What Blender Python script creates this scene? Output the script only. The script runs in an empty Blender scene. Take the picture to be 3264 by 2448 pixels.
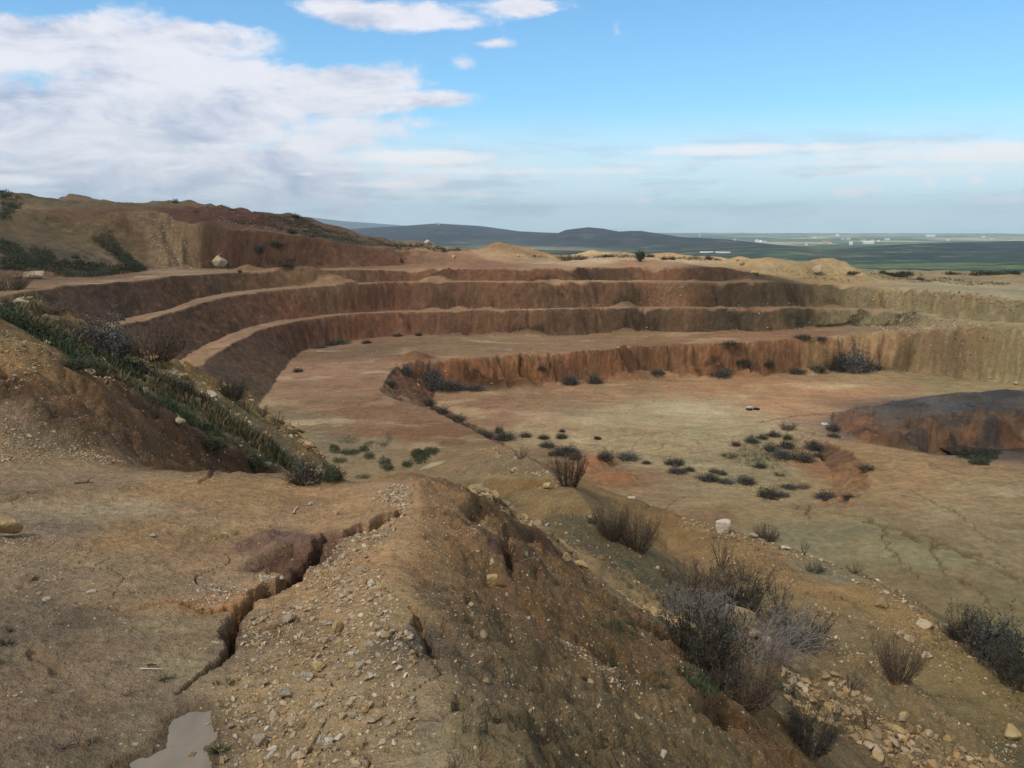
QUALITY = 1.0          # terrain resolution
ALB = (1.10, 1.10, 1.08)             # overall soil albedo
SUNE, SUNA, SUNP, SUNANG = 50, -135, 1.6, 7
SKYS = 0.14
SKYT = (0.50, 0.78, 0.90)
HAZE = 0.9e-4
EXPO = 0.5
import bpy, bmesh, math, random
import numpy as np
from mathutils import Vector, Matrix, Euler
from mathutils.geometry import delaunay_2d_cdt

random.seed(7)
RNG = np.random.default_rng(11)
scene = bpy.context.scene
COL = scene.collection
F32 = np.float32

# ------------------------------------------------------------------ camera model (eye at the origin, +Y ahead)
FPX, CX, CY = 2716.0, 1632.0, 1224.0
PITCH = math.atan((1224 - 725) / FPX)
CP, SP = math.cos(PITCH), math.sin(PITCH)

def ray(X, Y):
    a, b = (X - CX) / FPX, (Y - CY) / FPX
    return np.array([a, CP - b * SP, -SP - b * CP])

def Wz(X, Y, z):
    d = ray(X, Y)
    return tuple(d * (z / d[2]))

def Wd(X, Y, dist):
    d = ray(X, Y)
    return tuple(d * (dist / d[1]))

# ------------------------------------------------------------------ vectorised noise
def _hash(ix, iy, seed):
    h = (ix.astype(np.uint32) * np.uint32(374761393) + iy.astype(np.uint32) * np.uint32(668265263)
         + np.uint32((seed * 1442695041) & 0xFFFFFFFF))
    h = (h ^ (h >> np.uint32(13))) * np.uint32(1274126177)
    return h ^ (h >> np.uint32(16))

def pnoise(x, y, seed=0):
    x = np.asarray(x, dtype=np.float64) + 1000.0
    y = np.asarray(y, dtype=np.float64) + 1000.0
    xi = np.floor(x).astype(np.int64); yi = np.floor(y).astype(np.int64)
    fx = (x - xi).astype(F32); fy = (y - yi).astype(F32)
    u = fx * fx * fx * (fx * (fx * 6 - 15) + 10); v = fy * fy * fy * (fy * (fy * 6 - 15) + 10)
    def g(dx, dy):
        a = _hash(xi + dx, yi + dy, seed).astype(F32) * F32(2 * math.pi / 4294967296.0)
        return np.cos(a) * (fx - dx) + np.sin(a) * (fy - dy)
    n0 = g(0, 0) * (1 - u) + g(1, 0) * u
    n1 = g(0, 1) * (1 - u) + g(1, 1) * u
    return (n0 * (1 - v) + n1 * v) * F32(1.5)

def clod(x, y, s, seed, thr=.35, rmin=.35, rmax=.62):
    """rounded clods of size s: height 0..1 from random points on a jittered lattice"""
    X = np.asarray(x) / s + 500.0; Y = np.asarray(y) / s + 500.0
    xi = np.floor(X).astype(np.int64); yi = np.floor(Y).astype(np.int64); out = np.zeros(X.shape, F32)
    for dx in (-1, 0, 1):
        for dy in (-1, 0, 1):
            h1 = _hash(xi + dx, yi + dy, seed).astype(F32) / F32(4294967296.0); h2 = _hash(xi + dx, yi + dy, seed + 1).astype(F32) / F32(4294967296.0); h3 = _hash(xi + dx, yi + dy, seed + 2).astype(F32) / F32(4294967296.0)
            d2 = (X - (xi + dx + h1)) ** 2 + ((Y - (yi + dy + h2)) * (.8 + .5 * h3)) ** 2; r = rmin + (rmax - rmin) * h3
            k = np.sqrt(np.clip(1 - d2 / (r * r), 0, 1)) * np.clip((h3 - thr) / (1 - thr), 0, 1)
            out = np.maximum(out, k.astype(F32))
    return out

def fbm(x, y, octv=4, seed=0, gain=0.5):
    s = 0; a = 1.0; t = 0
    for i in range(octv):
        s = s + a * pnoise(x * 2 ** i, y * 2 ** i, seed + i * 17); t += a; a *= gain
    return s / t

def sstep(a, b, x):
    t = np.clip((x - a) / (b - a), 0, 1)
    return t * t * (3 - 2 * t)

# ------------------------------------------------------------------ breaklines (pixel + level or pixel + distance -> point)
LINES = []       # lists of 3-D points
PTS = []

def catmull(P, step=0.02):
    P = [np.array(p, float) for p in P]
    if len(P) < 3:
        Q = P
        out = []
        for a, b in zip(Q[:-1], Q[1:]):
            n = max(1, int(np.linalg.norm(b - a) / (step * max(2.0, np.linalg.norm(a[:2])))))
            out += [a + (b - a) * i / n for i in range(n)]
        return out + [Q[-1]]
    out = []
    for i in range(len(P) - 1):
        p0 = P[i - 1] if i else 2 * P[0] - P[1]
        p1, p2 = P[i], P[i + 1]
        p3 = P[i + 2] if i + 2 < len(P) else 2 * P[-1] - P[-2]
        n = max(1, int(np.linalg.norm(p2 - p1) / (step * max(2.0, np.linalg.norm(p1[:2])))))
        n = min(n, 14)
        t1 = np.linalg.norm(p1 - p0) ** .5 + 1e-6; t2 = t1 + np.linalg.norm(p2 - p1) ** .5 + 1e-6
        t3 = t2 + np.linalg.norm(p3 - p2) ** .5 + 1e-6
        for k in range(n):
            t = t1 + (t2 - t1) * k / n
            A1 = (t1 - t) / t1 * p0 + t / t1 * p1
            A2 = (t2 - t) / (t2 - t1) * p1 + (t - t1) / (t2 - t1) * p2
            A3 = (t3 - t) / (t3 - t2) * p2 + (t - t2) / (t3 - t2) * p3
            B1 = (t2 - t) / t2 * A1 + t / t2 * A2
            B2 = (t3 - t) / (t3 - t1) * A2 + (t - t1) / (t3 - t1) * A3
            out.append((t2 - t) / (t2 - t1) * B1 + (t - t1) / (t2 - t1) * B2)
    out.append(P[-1])
    return out

def line(pts, smooth=True):
    Q = catmull(pts) if smooth else catmull(pts)
    LINES.append(Q)
    return Q

def lev(px, prof):
    """pixel polyline on a level whose height is given by stops (X, z)"""
    xs = [p[0] for p in prof]; zs = [p[1] for p in prof]
    return [Wz(X, Y, float(np.interp(X, xs, zs))) for X, Y in px]

zC4 = [(246, -6.3), (443, -6.5), (541, -6.7), (640, -6.8), (836, -6.85), (1100, -6.95), (1200, -7.15), (1300, -7.3), (1400, -7.0), (1500, -6.9), (1600, -6.7), (1750, -6.55), (1900, -6.55), (2050, -6.63), (2176, -6.5), (2323, -6.4)]
zC3 = [(400, -10.3), (443, -10.2), (566, -9.9), (689, -9.6), (836, -9.3), (1100, -8.95), (1200, -9.04), (1300, -9.06), (1400, -8.78), (1500, -8.6), (1600, -8.45), (1750, -8.4), (1900, -8.6),
       (2050, -8.7), (2176, -8.6), (2300, -8.57), (2420, -8.55), (2520, -9.04), (2620, -9.65), (2720, -9.65), (2815, -9.56), (2914, -9.32), (2990, -9.28), (3111, -9.42), (3264, -9.95)]
zC2 = [(600, -13.7), (689, -13.5), (836, -13.3), (1000, -13.15), (1100, -13.15), (1200, -13.3), (1300, -13.3), (1400, -13.02), (1500, -12.76), (1600, -12.52), (1750, -12.4), (1900, -12.57), (2050, -12.58), (2176, -12.31), (2420, -12.31), (2520, -12.58), (2620, -13.0), (2720, -12.93), (2815, -12.72), (2914, -12.65), (2990, -12.67)]
zC1 = [(1100, -16.97), (1200, -16.8), (1300, -16.68), (1400, -16.43), (1500, -16.33), (1600, -16.23), (1750, -16.21), (1900, -16.35), (2050, -16.16), (2176, -15.97), (2300, -15.8), (2420, -15.66), (2520, -15.54), (2620, -15.56),
       (2720, -15.29), (2815, -14.92), (2914, -14.28), (2990, -13.88), (3060, -13.52), (3160, -13.17), (3260, -12.71)]
zT2 = [(910, -17.2), (1048, -17.0)] + zC1[:-4]

# pixel rows of the toes (T) and crests (C) of the four quarry walls, from the floor up
ROWS = {
 'T1': [(1309,1248),(1393,1245),(1457,1241),(1580,1233),(1752,1225),(1924,1214),(2072,1198),(2176,1198),(2323,1195),(2520,1186),(2668,1179),(2815,1175),(2914,1185),(3061,1203)],
 'C1': [(1265,1157),(1344,1152),(1457,1144),(1580,1134),(1752,1127),(1924,1122),(1973,1110),(2072,1105),(2176,1100),(2323,1093),(2520,1081),(2668,1076),(2742,1066),(2815,1059),(2914,1052),(3061,1047)],
 'T2': [(1260,1068),(1383,1066),(1580,1070),(1826,1068),(2023,1056),(2176,1057),(2422,1057),(2520,1049),(2594,1039),(2717,1039),(3061,1039)],
 'C2': [(1088,1004),(1383,994),(1678,987),(2176,979),(2422,984),(2619,986),(2815,990),(2963,1005)],
 'T3': [(1088,998),(1285,989),(1580,984),(1875,979),(2176,972),(2422,978),(2619,978),(2815,983),(2963,995)],
 'C3': [(1088,909),(1383,900),(1678,897),(2176,896),(2422,899),(2619,911),(2766,916),(2914,919),(3111,936)],
 'T4': [(1088,904),(1383,896),(1678,893),(1900,891),(2176,891),(2400,894)],
 'C4': [(1088,862),(1236,863),(1300,867),(1380,861),(1440,857),(1500,860),(1580,856),(1650,859),(1720,855),(1850,850),(2000,851),(2176,849),(2323,848)]}
def tn(Y): return math.tan(PITCH + math.atan((Y - CY) / FPX))
def rowat(k, X): return float(np.interp(X, [p[0] for p in ROWS[k]], [p[1] for p in ROWS[k]]))
CH = {k: [] for k in ROWS}
for X in range(1310, 2930, 40):
    d = 20 / tn(rowat('T1', X))
    CH['T1'].append(Wz(X, rowat('T1', X), -20)); z = (d + 1.9) * tn(rowat('C1', X)); CH['C1'].append(Wz(X, rowat('C1', X), -z))
    for T, C, s in (('T2', 'C2', 2.0), ('T3', 'C3', 2.3), ('T4', 'C4', 1.8)):
        if T == 'T4' and X > 2330: break
        d = z / tn(rowat(T, X)); CH[T].append(Wz(X, rowat(T, X), -z)); z = (d + s) * tn(rowat(C, X)); CH[C].append(Wz(X, rowat(C, X), -z))
C4 = [(-46, 48, -6.3), (-47, 66, -6.3)] + lev([(103, 938), (246, 913), (443, 893), (590, 879), (738, 869), (935, 863), (1088, 862), (1200, 863)], zC4) + CH['C4']
C4 += [Wz(2352, 862, -7.2), Wz(2385, 876, -7.9), Wz(2418, 889, -8.55)]
T4 = [(-42, 50, -10.3), (-44, 68, -10.3)] + lev([(344, 1039), (418, 1009), (541, 982), (640, 948), (787, 925), (984, 911), (1088, 904), (1200, 901)], zC3) + CH['T4']
C3 = [(-38, 50, -10.3), (-40, 65, -10.3)] + lev([(374, 1061), (443, 1024), (566, 987), (689, 953), (836, 928), (1088, 909), (1200, 906)], zC3) + CH['C3'] + lev([(3111, 936), (3264, 958)], zC3) + [(98, 98, -10), (112, 60, -10)]
T3 = [(-34, 54, -13.7), (-35, 68, -13.7)] + lev([(566, 1154), (630, 1110), (738, 1061), (836, 1031), (984, 1009), (1088, 998), (1200, 993)], zC2) + CH['T3'] + [Wz(2963, 995, -12.67), Wz(3111, 1015, -12.67), Wz(3264, 1025, -12.67), (95, 96, -12.67), (108, 60, -12.67)]
C2 = [(-29, 52, -13.7), (-31, 65, -13.7)] + lev([(630, 1176), (689, 1125), (787, 1071), (885, 1036), (1088, 1004), (1200, 1000)], zC2) + CH['C2']
T2 = [(-20, 55, -17.2), (-23, 70, -17.2)] + lev([(861, 1243), (910, 1170), (979, 1111), (1048, 1096), (1140, 1082), (1220, 1073)], zT2) + CH['T2']
C1 = [Wz(1265, 1157, -16.75)] + CH['C1'] + lev([(3061, 1047), (3160, 1046), (3264, 1044)], zC1) + [(90, 92, -12.67), (104, 60, -12.67)]
T1 = CH['T1'][2:] + [Wz(3061, 1203, -20), Wz(3160, 1214, -20), Wz(3264, 1229, -20), (85, 90, -20), (95, 60, -20)]
D1 = lev([(1262, 1162), (1226, 1216), (1211, 1248), (1260, 1272), (1334, 1294), (1408, 1324), (1482, 1356)], [(0, -16.8), (4000, -16.8)])
D1 += [Wz(1555, 1398, -16.7), Wz(1600, 1415, -16.0), Wz(1629, 1427, -14.5), Wz(1728, 1486, -11), Wz(1826, 1540, -8.2), Wz(1900, 1614, -7.6), Wz(1973, 1678, -7.4),
       Wz(2072, 1742, -7.6), Wz(2150, 1800, -8.0), Wz(2260, 1860, -9.1)]
L2 = lev([(2176, 1642), (2304, 1684), (2471, 1723), (2520, 1747), (2643, 1791), (2742, 1836), (2855, 1890), (2963, 1964), (3037, 2020),
      (3111, 2075), (3184, 2129), (3264, 2183)], [(0, -9.5), (4000, -9.5)]) + [(14, 12, -9.5), (20, 4, -9.5)]
C1q = line(C1[1:]); D1q = line([C1[0]] + D1)
LINES.append([np.array(C1[0]), np.array(C1[1])])
C2q = line(C2); C3q = line(C3); C4q = line(C4); T2q = line(T2); T3q = line(T3); T4q = line(T4); T1q = line(T1); L2q = line(L2)

def outset(Q, z, k, skip=0, side=1, noisefac=0.0, zmid=None):
    """toe line of a drop: shifted to the given side of the crest by k times the drop"""
    Q = np.array(Q); out = []
    n = len(Q); m = max(3, n // 25)
    for i in range(skip, n, 3):
        a, b = Q[max(0, i - m)], Q[min(n - 1, i + m)]
        t = (b - a)[:2]; t /= (np.linalg.norm(t) + 1e-9)
        nrm = np.array([t[1], -t[0]]) * side
        drop = Q[i][2] - z
        p = Q[i][:2] + nrm * (k * drop)
        out.append((p[0], p[1], z))
    return out

# the D1 crest runs towards the camera: its outer (pit) side is on its left when walking to the camera
d1t = outset(D1q, -20.2, 0.62, skip=18, side=-1)
d1t = [p for p in d1t if p[1] > 30 or p[0] > 0]
# keep a clean toe: only use a handful of points in order of range
D1T = [Wz(1393, 1245, -20), Wz(1380, 1290, -20.1), Wz(1440, 1312, -20.2), (-2.2, 83.5, -20.3), (0.5, 76, -20.4), (4.2, 70, -20.5), (8.0, 61, -20.6), (11, 51, -20.6), (12.6, 43, -20.5), (13.6, 38, -20.4)]
D1Tq = line(D1T)
L2T = [(13.6, 38, -20.3), (15.5, 37.5, -20.2), (19, 35, -20.0), (22.5, 31, -19.9), (26, 26, -19.8), (31, 18, -19.8), (37, 6, -19.8)]
L2Tq = line(L2T)
# line 2 joins line 1 by a short steep head
LINES.append([np.array(L2[0]), np.array((5.0, 26.0, -10.2)), np.array((4.4, 24.0, -9.6))])

# hills above the quarry
T5 = [(-70, 50, -5.6), (-66, 80, -6.0)] + [Wz(*p) for p in [(74, 893, -6.3), (216, 889, -6.3), (394, 879, -6.5), (453, 864, -6.6), (615, 854, -6.9), (836, 854, -6.9),
      (1088, 853, -6.85), (1285, 849, -6.85), (1482, 847, -6.7), (1727, 839, -6.4)]]
C5 = [Wd(*p) for p in [(375, 672, 158), (440, 676, 156), (500, 686, 154), (590, 707, 152), (738, 726, 152), (840, 738, 152), (935, 751, 152), (1058, 766, 154), (1088, 777, 155),
      (1180, 786, 158), (1260, 793, 161), (1432, 810, 163), (1580, 820, 164), (1727, 832, 163)]]
H = [Wd(*p) for p in [(0, 605, 175), (55, 622, 180), (110, 635, 200), (180, 627, 212), (240, 618, 220), (285, 629, 218), (340, 643, 214), (400, 647, 210), (443, 655, 205), (500, 649, 198), (541, 645, 195), (640, 642, 190),
     (738, 655, 188), (861, 682, 188), (935, 694, 188), (1033, 721, 188), (1088, 731, 190), (1186, 756, 190), (1245, 770, 190), (1334, 775, 190),
     (1432, 786, 190), (1506, 798, 188)]]
RIM = [Wd(*p) for p in [(1540, 800, 184), (1580, 791, 178), (1630, 800, 180), (1700, 812, 186), (1800, 816, 188), (1899, 812, 188), (2032, 817, 188), (2150, 819, 187), (2263, 822, 186), (2330, 828, 184)]]
SPOIL = [Wd(*p) for p in [(2330, 829, 178), (2412, 835, 172), (2462, 852, 164), (2510, 852, 162), (2560, 861, 160), (2600, 868, 160), (2660, 857, 163), (2700, 868, 162), (2740, 880, 158), (2785, 902, 148)]]
RIMR = [Wd(*p) for p in [(2600, 864, 188), (2700, 866, 190), (2815, 860, 192), (3061, 863, 192), (3264, 870, 190)]] + [(130, 170, -10.5)]
LL = [Wd(*p) for p in [(0, 694, 140), (163, 722, 145), (230, 721, 150), (298, 710, 155), (366, 698, 160)]]
T5q = line(T5); C5q = line(C5); Hq = line(H); RIMq = line(RIM); SPq = line(SPOIL); RRq = line(RIMR); LLq = line(LL)
PTS += [Wd(68, 650, 160), Wd(150, 662, 168), Wd(300, 668, 172), Wd(110, 690, 146), Wd(160, 690, 152), Wd(250, 690, 158), Wd(260, 655, 180)]
PTS += [Wz(1900, 830, -5.9), Wz(2150, 835, -6.2), Wz(1650, 840, -6.3), Wz(2320, 838, -6.9), Wz(2900, 885, -9.2), Wz(3100, 890, -9.6), Wz(3250, 905, -9.9),
        Wz(2800, 895, -9.3), Wz(2600, 895, -9.1), Wz(2500, 888, -8.9)]

# black-topped mound, hollow and terrace on the pit floor
MB = line([Wz(*p) for p in [(2700, 1302, -18.7), (2717, 1290, -18.3), (2780, 1277, -17.9), (2855, 1261, -17.7), (3012, 1246, -17.5), (3264, 1239, -17.3)]] + [(64, 92, -17.3)])
MBT = line([(p[0] + .3, p[1] + 5, -20) for p in [MB[0], MB[len(MB)//3], MB[2*len(MB)//3], MB[-1]]])
MF = line([Wz(*p) for p in [(2730, 1318, -18.9), (2800, 1340, -19.0), (2880, 1338, -18.8), (2990, 1308, -18.2), (3100, 1296, -17.9), (3264, 1296, -17.9)]] + [(57, 82.5, -17.9)])
MT = line([Wz(*p) for p in [(2655, 1345, -20.1), (2690, 1375, -20.3), (2750, 1398, -20.5), (2850, 1410, -20.7), (2960, 1425, -21.0), (3100, 1432, -21.2), (3264, 1425, -21.2)]] + [(58, 76, -21.2)])
TE = line([Wz(*p) for p in [(2560, 1400, -20.3), (2650, 1396, -20.0), (2790, 1428, -19.8), (2950, 1452, -19.6), (3050, 1475, -19.6), (3130, 1485, -19.5), (3264, 1480, -19.5)]] + [(55, 62, -19.5)])
BK = line([Wz(*p) for p in [(2640, 1408, -19.9), (2710, 1435, -19.65), (2752, 1480, -19.55), (2775, 1535, -19.55), (2745, 1595, -19.6), (2680, 1625, -19.75)]])
BKT = line([Wz(*p) for p in [(2585, 1412, -20.5), (2625, 1465, -20.8), (2652, 1530, -20.8), (2640, 1570, -20.8), (2600, 1602, -20.6)]])
PTS += [Wz(2000, 1440, -20.6), Wz(2400, 1510, -20.8), Wz(2200, 1570, -20.7), Wz(2500, 1620, -20.3), Wz(2300, 1620, -20.2), Wz(2900, 1700, -19.6), Wz(3150, 1850, -19.6), Wz(2200, 1380, -20.1), Wz(1800, 1330, -20)]

# the near ridge, its flank, the grey slope and the shelf below it
RC = [(-0.25, -3, -1.62), (-0.25, 0.5, -1.64)] + [Wz(*p) for p in [(1360, 2448, -1.66), (1372, 2330, -1.68), (1380, 2200, -1.72), (1365, 2070, -1.77), (1320, 1950, -1.84),
      (1272, 1860, -1.9), (1262, 1780, -1.96), (1300, 1650, -2.1), (1326, 1529, -2.3)]]
RCq = line(RC)
RS = [(p[0] + .36, p[1] + .10, p[2] - .13) for p in RC[2:]]
RSq = line([(0.1, -3, -1.72)] + RS[:-1] + [(RC[-1][0] + .32, RC[-1][1] + .15, -2.55)])
RB = [(-0.1, 9.0, -3.0)] + [Wz(*p) for p in [(1393, 1572, -2.75), (1500, 1612, -3.2), (1629, 1647, -3.6), (1801, 1770, -3.8), (1924, 1829, -4.2), (2023, 1878, -4.6), (2145, 1947, -5.1), (2300, 2040, -5.8),
      (2496, 2148, -6.8), (2668, 2222, -7.6), (2815, 2321, -8.0), (3012, 2419, -8.6), (3264, 2540, -9.3)]] + [(10, 5, -9.6)]
RBq = line(RB)
PTS += [Wz(*p) for p in [(1480, 1490, -14), (1440, 1520, -9.5), (1600, 1560, -8.0), (1750, 1640, -6.6), (1850, 1730, -6.1), (1950, 1790, -6.2), (2100, 1880, -7.0), (2250, 1960, -8.0)]]
PTS += [(-3.3, 21, -8.2), (-3.2, 26, -11), (-2.6, 22, -8.8), (-4.6, 24, -9.8), (-3.5, 19, -7.0), (-2.5, 18.5, -7.6), (-3.5, 17.8, -6.5), (-4.4, 20.6, -7.4), (-1.2, 22, -9.2), (-2.2, 27, -11.6)]
PTS += [(-1.2, 11.5, -5.2), (0.2, 12, -5.4), (-0.6, 18, -8.5), (1.5, 14.5, -5.6), (-2.5, 30, -13.2), (-3.5, 42, -16.3)]
PTS += [Wz(*p) for p in [(2300, 1800, -9.5), (2300, 1880, -9.4), (2500, 2000, -9.4), (2700, 2100, -9.5), (2900, 2220, -9.5), (3100, 2360, -9.55), (3264, 2440, -9.6), (2600, 1900, -9.5), (2900, 2050, -9.5)]]
# near flat and its far lip
E1 = [Wz(*p) for p in [(344, 1485, -2.42), (430, 1489, -2.36), (517, 1494, -2.34), (630, 1500, -2.37), (738, 1507, -2.4), (885, 1512, -2.45), (959, 1534, -2.5), (1030, 1545, -2.47), (1100, 1547, -2.45), (1200, 1542, -2.4)]]
E1q = line(E1 + [RC[-1]])
PTS += [(-2.6, 10.6, -3.9), (-1.6, 10.2, -4.2), (-2.0, 12.5, -5.2), (-1.0, 9.2, -3.6), (-3.4, 10.2, -3.7), (-4.4, 10.4, -3.5)]
PTS += [Wz(*p) for p in [(300, 1560, -2.3), (600, 1600, -2.3), (900, 1620, -2.3), (100, 1650, -2.2), (450, 1750, -2.15), (150, 1900, -2.05), (450, 1900, -2.08), (620, 1850, -2.12), (300, 2100, -1.98), (550, 2150, -2.0),
                         (150, 2300, -1.95), (450, 2300, -1.99), (600, 2448, -1.98), (100, 2448, -1.93), (760, 2448, -1.93), (760, 2200, -1.95), (900, 2000, -2.0), (1000, 1800, -2.12), (950, 1700, -2.24), (1100, 1620, -2.28)]]
K1 = [(-11, 6, -0.6), (-8.5, 9, -0.9)] + [Wd(*p) for p in [(0, 1012, 10.5), (98, 1081, 10.5), (197, 1140, 10.5), (275, 1194, 10.6), (393, 1268, 11), (467, 1302, 11.6), (556, 1347, 12.1), (689, 1396, 13.0), (787, 1455, 13.3), (836, 1504, 13.3)]]
K1q = line(K1)
K1T = [(-9, 5, -1.9)] + [Wz(*p) for p in [(0, 1430, -2.25), (150, 1460, -2.32), (344, 1482, -2.55)]] + [(-4.45, 11, -3.4), (-4.1, 12.0, -3.9), (-3.7, 12.6, -4.3)]
K1Tq = line(K1T)
K2 = [(-20, 13, -1.2), (-16, 17, -1.4)] + [Wd(*p) for p in [(0, 945, 20), (50, 955, 20), (98, 993, 20), (162, 1007, 20), (270, 1050, 20.3), (393, 1101, 20.5), (443, 1111, 20.5), (492, 1140, 20.5), (580, 1175, 20.5), (630, 1189, 20.5), (679, 1234, 20), (728, 1253, 20),
      (812, 1303, 20), (885, 1357, 19.5), (935, 1406, 19), (1000, 1445, 19), (1033, 1485, 18.5), (1060, 1540, 17)]]
K2q = line(K2)
PTS += [(-26, 30, -5.5), (-30, 34, -6.2), (-20, 30, -7.5), (-14, 31, -11.5), (-10, 30, -12.5), (-6, 29, -12.8), (-22, 40, -12), (-12, 42, -16.9), (-7, 42, -16.9), (-17, 45, -15.5), (-9, 50, -16.95), (-36, 40, -6.5)]
PTS += [Wz(1000, 1300, -17.1), Wz(1150, 1450, -16.9), Wz(1300, 1440, -16.9), Wz(950, 1380, -17.0), Wz(1400, 1450, -16.6)]

# far left, far right, behind and outer rim (never in the frame)
PTS += [(-120, 100, 1), (-165, 175, 6), (-90, 50, -2), (-60, 10, -1.5), (-25, 20, -1.5), (-12, -3, -1.0), (-25, -30, -1.2), (0, -30, -1.7), (-4, -3, -1.7), (3, -3, -3.6), (10, -5, -9.5), (25, -5, -9.5),
        (14, -30, -9), (45, 0, -19.8), (60, 40, -19.8), (100, 0, -19.8), (90, -30, -19.8), (140, 0, -10), (150, 60, -10), (170, 110, -10.5)]
def far_base(x, y):
    r = np.hypot(x, y)
    return -34 - 46 * sstep(430, 1900, r)
for k in range(-90, 91, 9):
    a = math.radians(k)
    PTS.append((460 * math.sin(a), 460 * math.cos(a), -36.0))
    if abs(k) < 50:
        rr = 245
        PTS.append((rr * math.sin(a), rr * math.cos(a), (-16 if k > -20 else -6)))
    else:
        PTS.append((260 * math.sin(a), 260 * math.cos(a), (-16 if k > 0 else 2)))

# ------------------------------------------------------------------ triangulate
v2, zz, edges = [], [], []
for Q in LINES:
    base = len(v2)
    for i, p in enumerate(Q):
        v2.append((float(p[0]), float(p[1]))); zz.append(float(p[2]))
        if i: edges.append((base + i - 1, base + i))
for p in PTS:
    v2.append((float(p[0]), float(p[1]))); zz.append(float(p[2]))
zz = np.array(zz); v2a = np.array(v2)
ov, oe, of, ovi, oei, ofi = delaunay_2d_cdt([Vector(p) for p in v2], edges, [], 0, 1e-4)
TV = np.array([(p.x, p.y) for p in ov]); TZ = np.zeros(len(ov)); ncross = 0
for i, o in enumerate(ovi):
    if len(o): TZ[i] = zz[list(o)].mean()
    else:
        ncross += 1
        d = np.hypot(*(v2a - TV[i]).T); k = np.argsort(d)[:4]; w = 1 / (d[k] + 1e-3)
        TZ[i] = (zz[k] * w).sum() / w.sum()
print('TIN', len(ov), 'verts', len(of), 'tris; crossings', ncross, [tuple(np.round(TV[i], 1)) for i, o in enumerate(ovi) if not len(o)][:30])

# ------------------------------------------------------------------ polar grid of the near terrain
Q = QUALITY
def stretch(segs):
    out = []
    for a, b, s in segs:
        n = max(2, int(math.log(b / a) / s)); out += list(a * (b / a) ** (np.arange(n) / n))
    return np.array(out + [segs[-1][1]])
R = stretch([(0.5, 2.1, .03 / Q), (2.1, 16, .0045 / Q), (16, 60, .0045 / Q), (60, 205, .0027 / Q), (205, 430, .012 / Q)])
fine = np.linspace(-34, 34, int(1180 * Q))
AZ = np.radians(np.concatenate([np.linspace(-82, -34, int(150 * Q))[:-1], fine, np.linspace(34, 82, int(150 * Q))[1:]]))
NR, NA = len(R), len(AZ)
SX, CXA = np.sin(AZ), np.cos(AZ)
GX = R[:, None] * SX[None, :]; GY = R[:, None] * CXA[None, :]
print('grid', NR, NA)

# domain warp so that every edge is a little ragged
amp = np.minimum(0.0062 * R, 0.95)[:, None]
wf = 1.0 / np.maximum(0.35, 0.05 * R)[:, None]
def ranged_noise(seed, fac):
    # noise whose wavelength grows with range in octave steps, blended
    out = np.zeros((NR, NA), F32)
    lv = np.log2(np.maximum(R, 2.0)); l0 = np.floor(lv)
    for L in range(1, 10):
        w = np.clip(1 - np.abs(lv - L), 0, 1)
        rows = np.nonzero(w > 0)[0]
        if len(rows) == 0: continue
        a, b = rows[0], rows[-1] + 1
        s = 1.0 / (fac * 2.0 ** L)
        out[a:b] += w[a:b, None].astype(F32) * (0.5 * pnoise(GX[a:b] * s, GY[a:b] * s, seed + L) + 0.35 * pnoise(GX[a:b] * s * 2.7, GY[a:b] * s * 2.7, seed + 50 + L) + .25 * pnoise(GX[a:b] * s * 6, GY[a:b] * s * 6, seed + 90 + L))
    return out
WX = GX + amp * ranged_noise(3, 0.035); WY = GY + amp * ranged_noise(23, 0.035)

H0 = np.full((NR, NA), np.nan, np.float64)
for f in of:
    P = TV[list(f)]; Z = TZ[list(f)]
    x0, y0 = P[0]; x1, y1 = P[1]; x2, y2 = P[2]
    det = (y1 - y2) * (x0 - x2) + (x2 - x1) * (y0 - y2)
    if abs(det) < 1e-9: continue
    r3 = np.hypot(P[:, 0], P[:, 1]); a3 = np.arctan2(P[:, 0], P[:, 1])
    rmin = 1e9
    for i in range(3):
        A, B = P[i], P[(i + 1) % 3]; d = B - A; t = np.clip(-(A @ d) / (d @ d + 1e-12), 0, 1); rmin = min(rmin, np.hypot(*(A + t * d)))
    amin, amax = a3.min(), a3.max()
    if (P[:, 1] < 0).any() or amax - amin > 3: amin, amax = -4, 4
    if rmin < 0.7: rmin = 0
    w = 0.8 + 0.02 * r3.max()
    w = min(w, 2.0)
    i0 = np.searchsorted(R, rmin * 0.985 - min(w, .02 * rmin + .05)); i1 = np.searchsorted(R, r3.max() * 1.015 + .1)
    j0 = np.searchsorted(AZ, amin - .012); j1 = np.searchsorted(AZ, amax + .012)
    if i1 <= i0 or j1 <= j0: continue
    X = WX[i0:i1, j0:j1]; Y = WY[i0:i1, j0:j1]
    l0 = ((y1 - y2) * (X - x2) + (x2 - x1) * (Y - y2)) / det
    l1 = ((y2 - y0) * (X - x2) + (x0 - x2) * (Y - y2)) / det
    l2 = 1 - l0 - l1
    m = (l0 >= -1e-6) & (l1 >= -1e-6) & (l2 >= -1e-6)
    sub = H0[i0:i1, j0:j1]; sub[m] = (l0 * Z[0] + l1 * Z[1] + l2 * Z[2])[m]
bad = np.isnan(H0)
print('holes', bad.sum())
for i in range(1, NR):
    b = np.isnan(H0[i]); H0[i][b] = H0[i - 1][b]
H0[np.isnan(H0)] = -1.7

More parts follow.
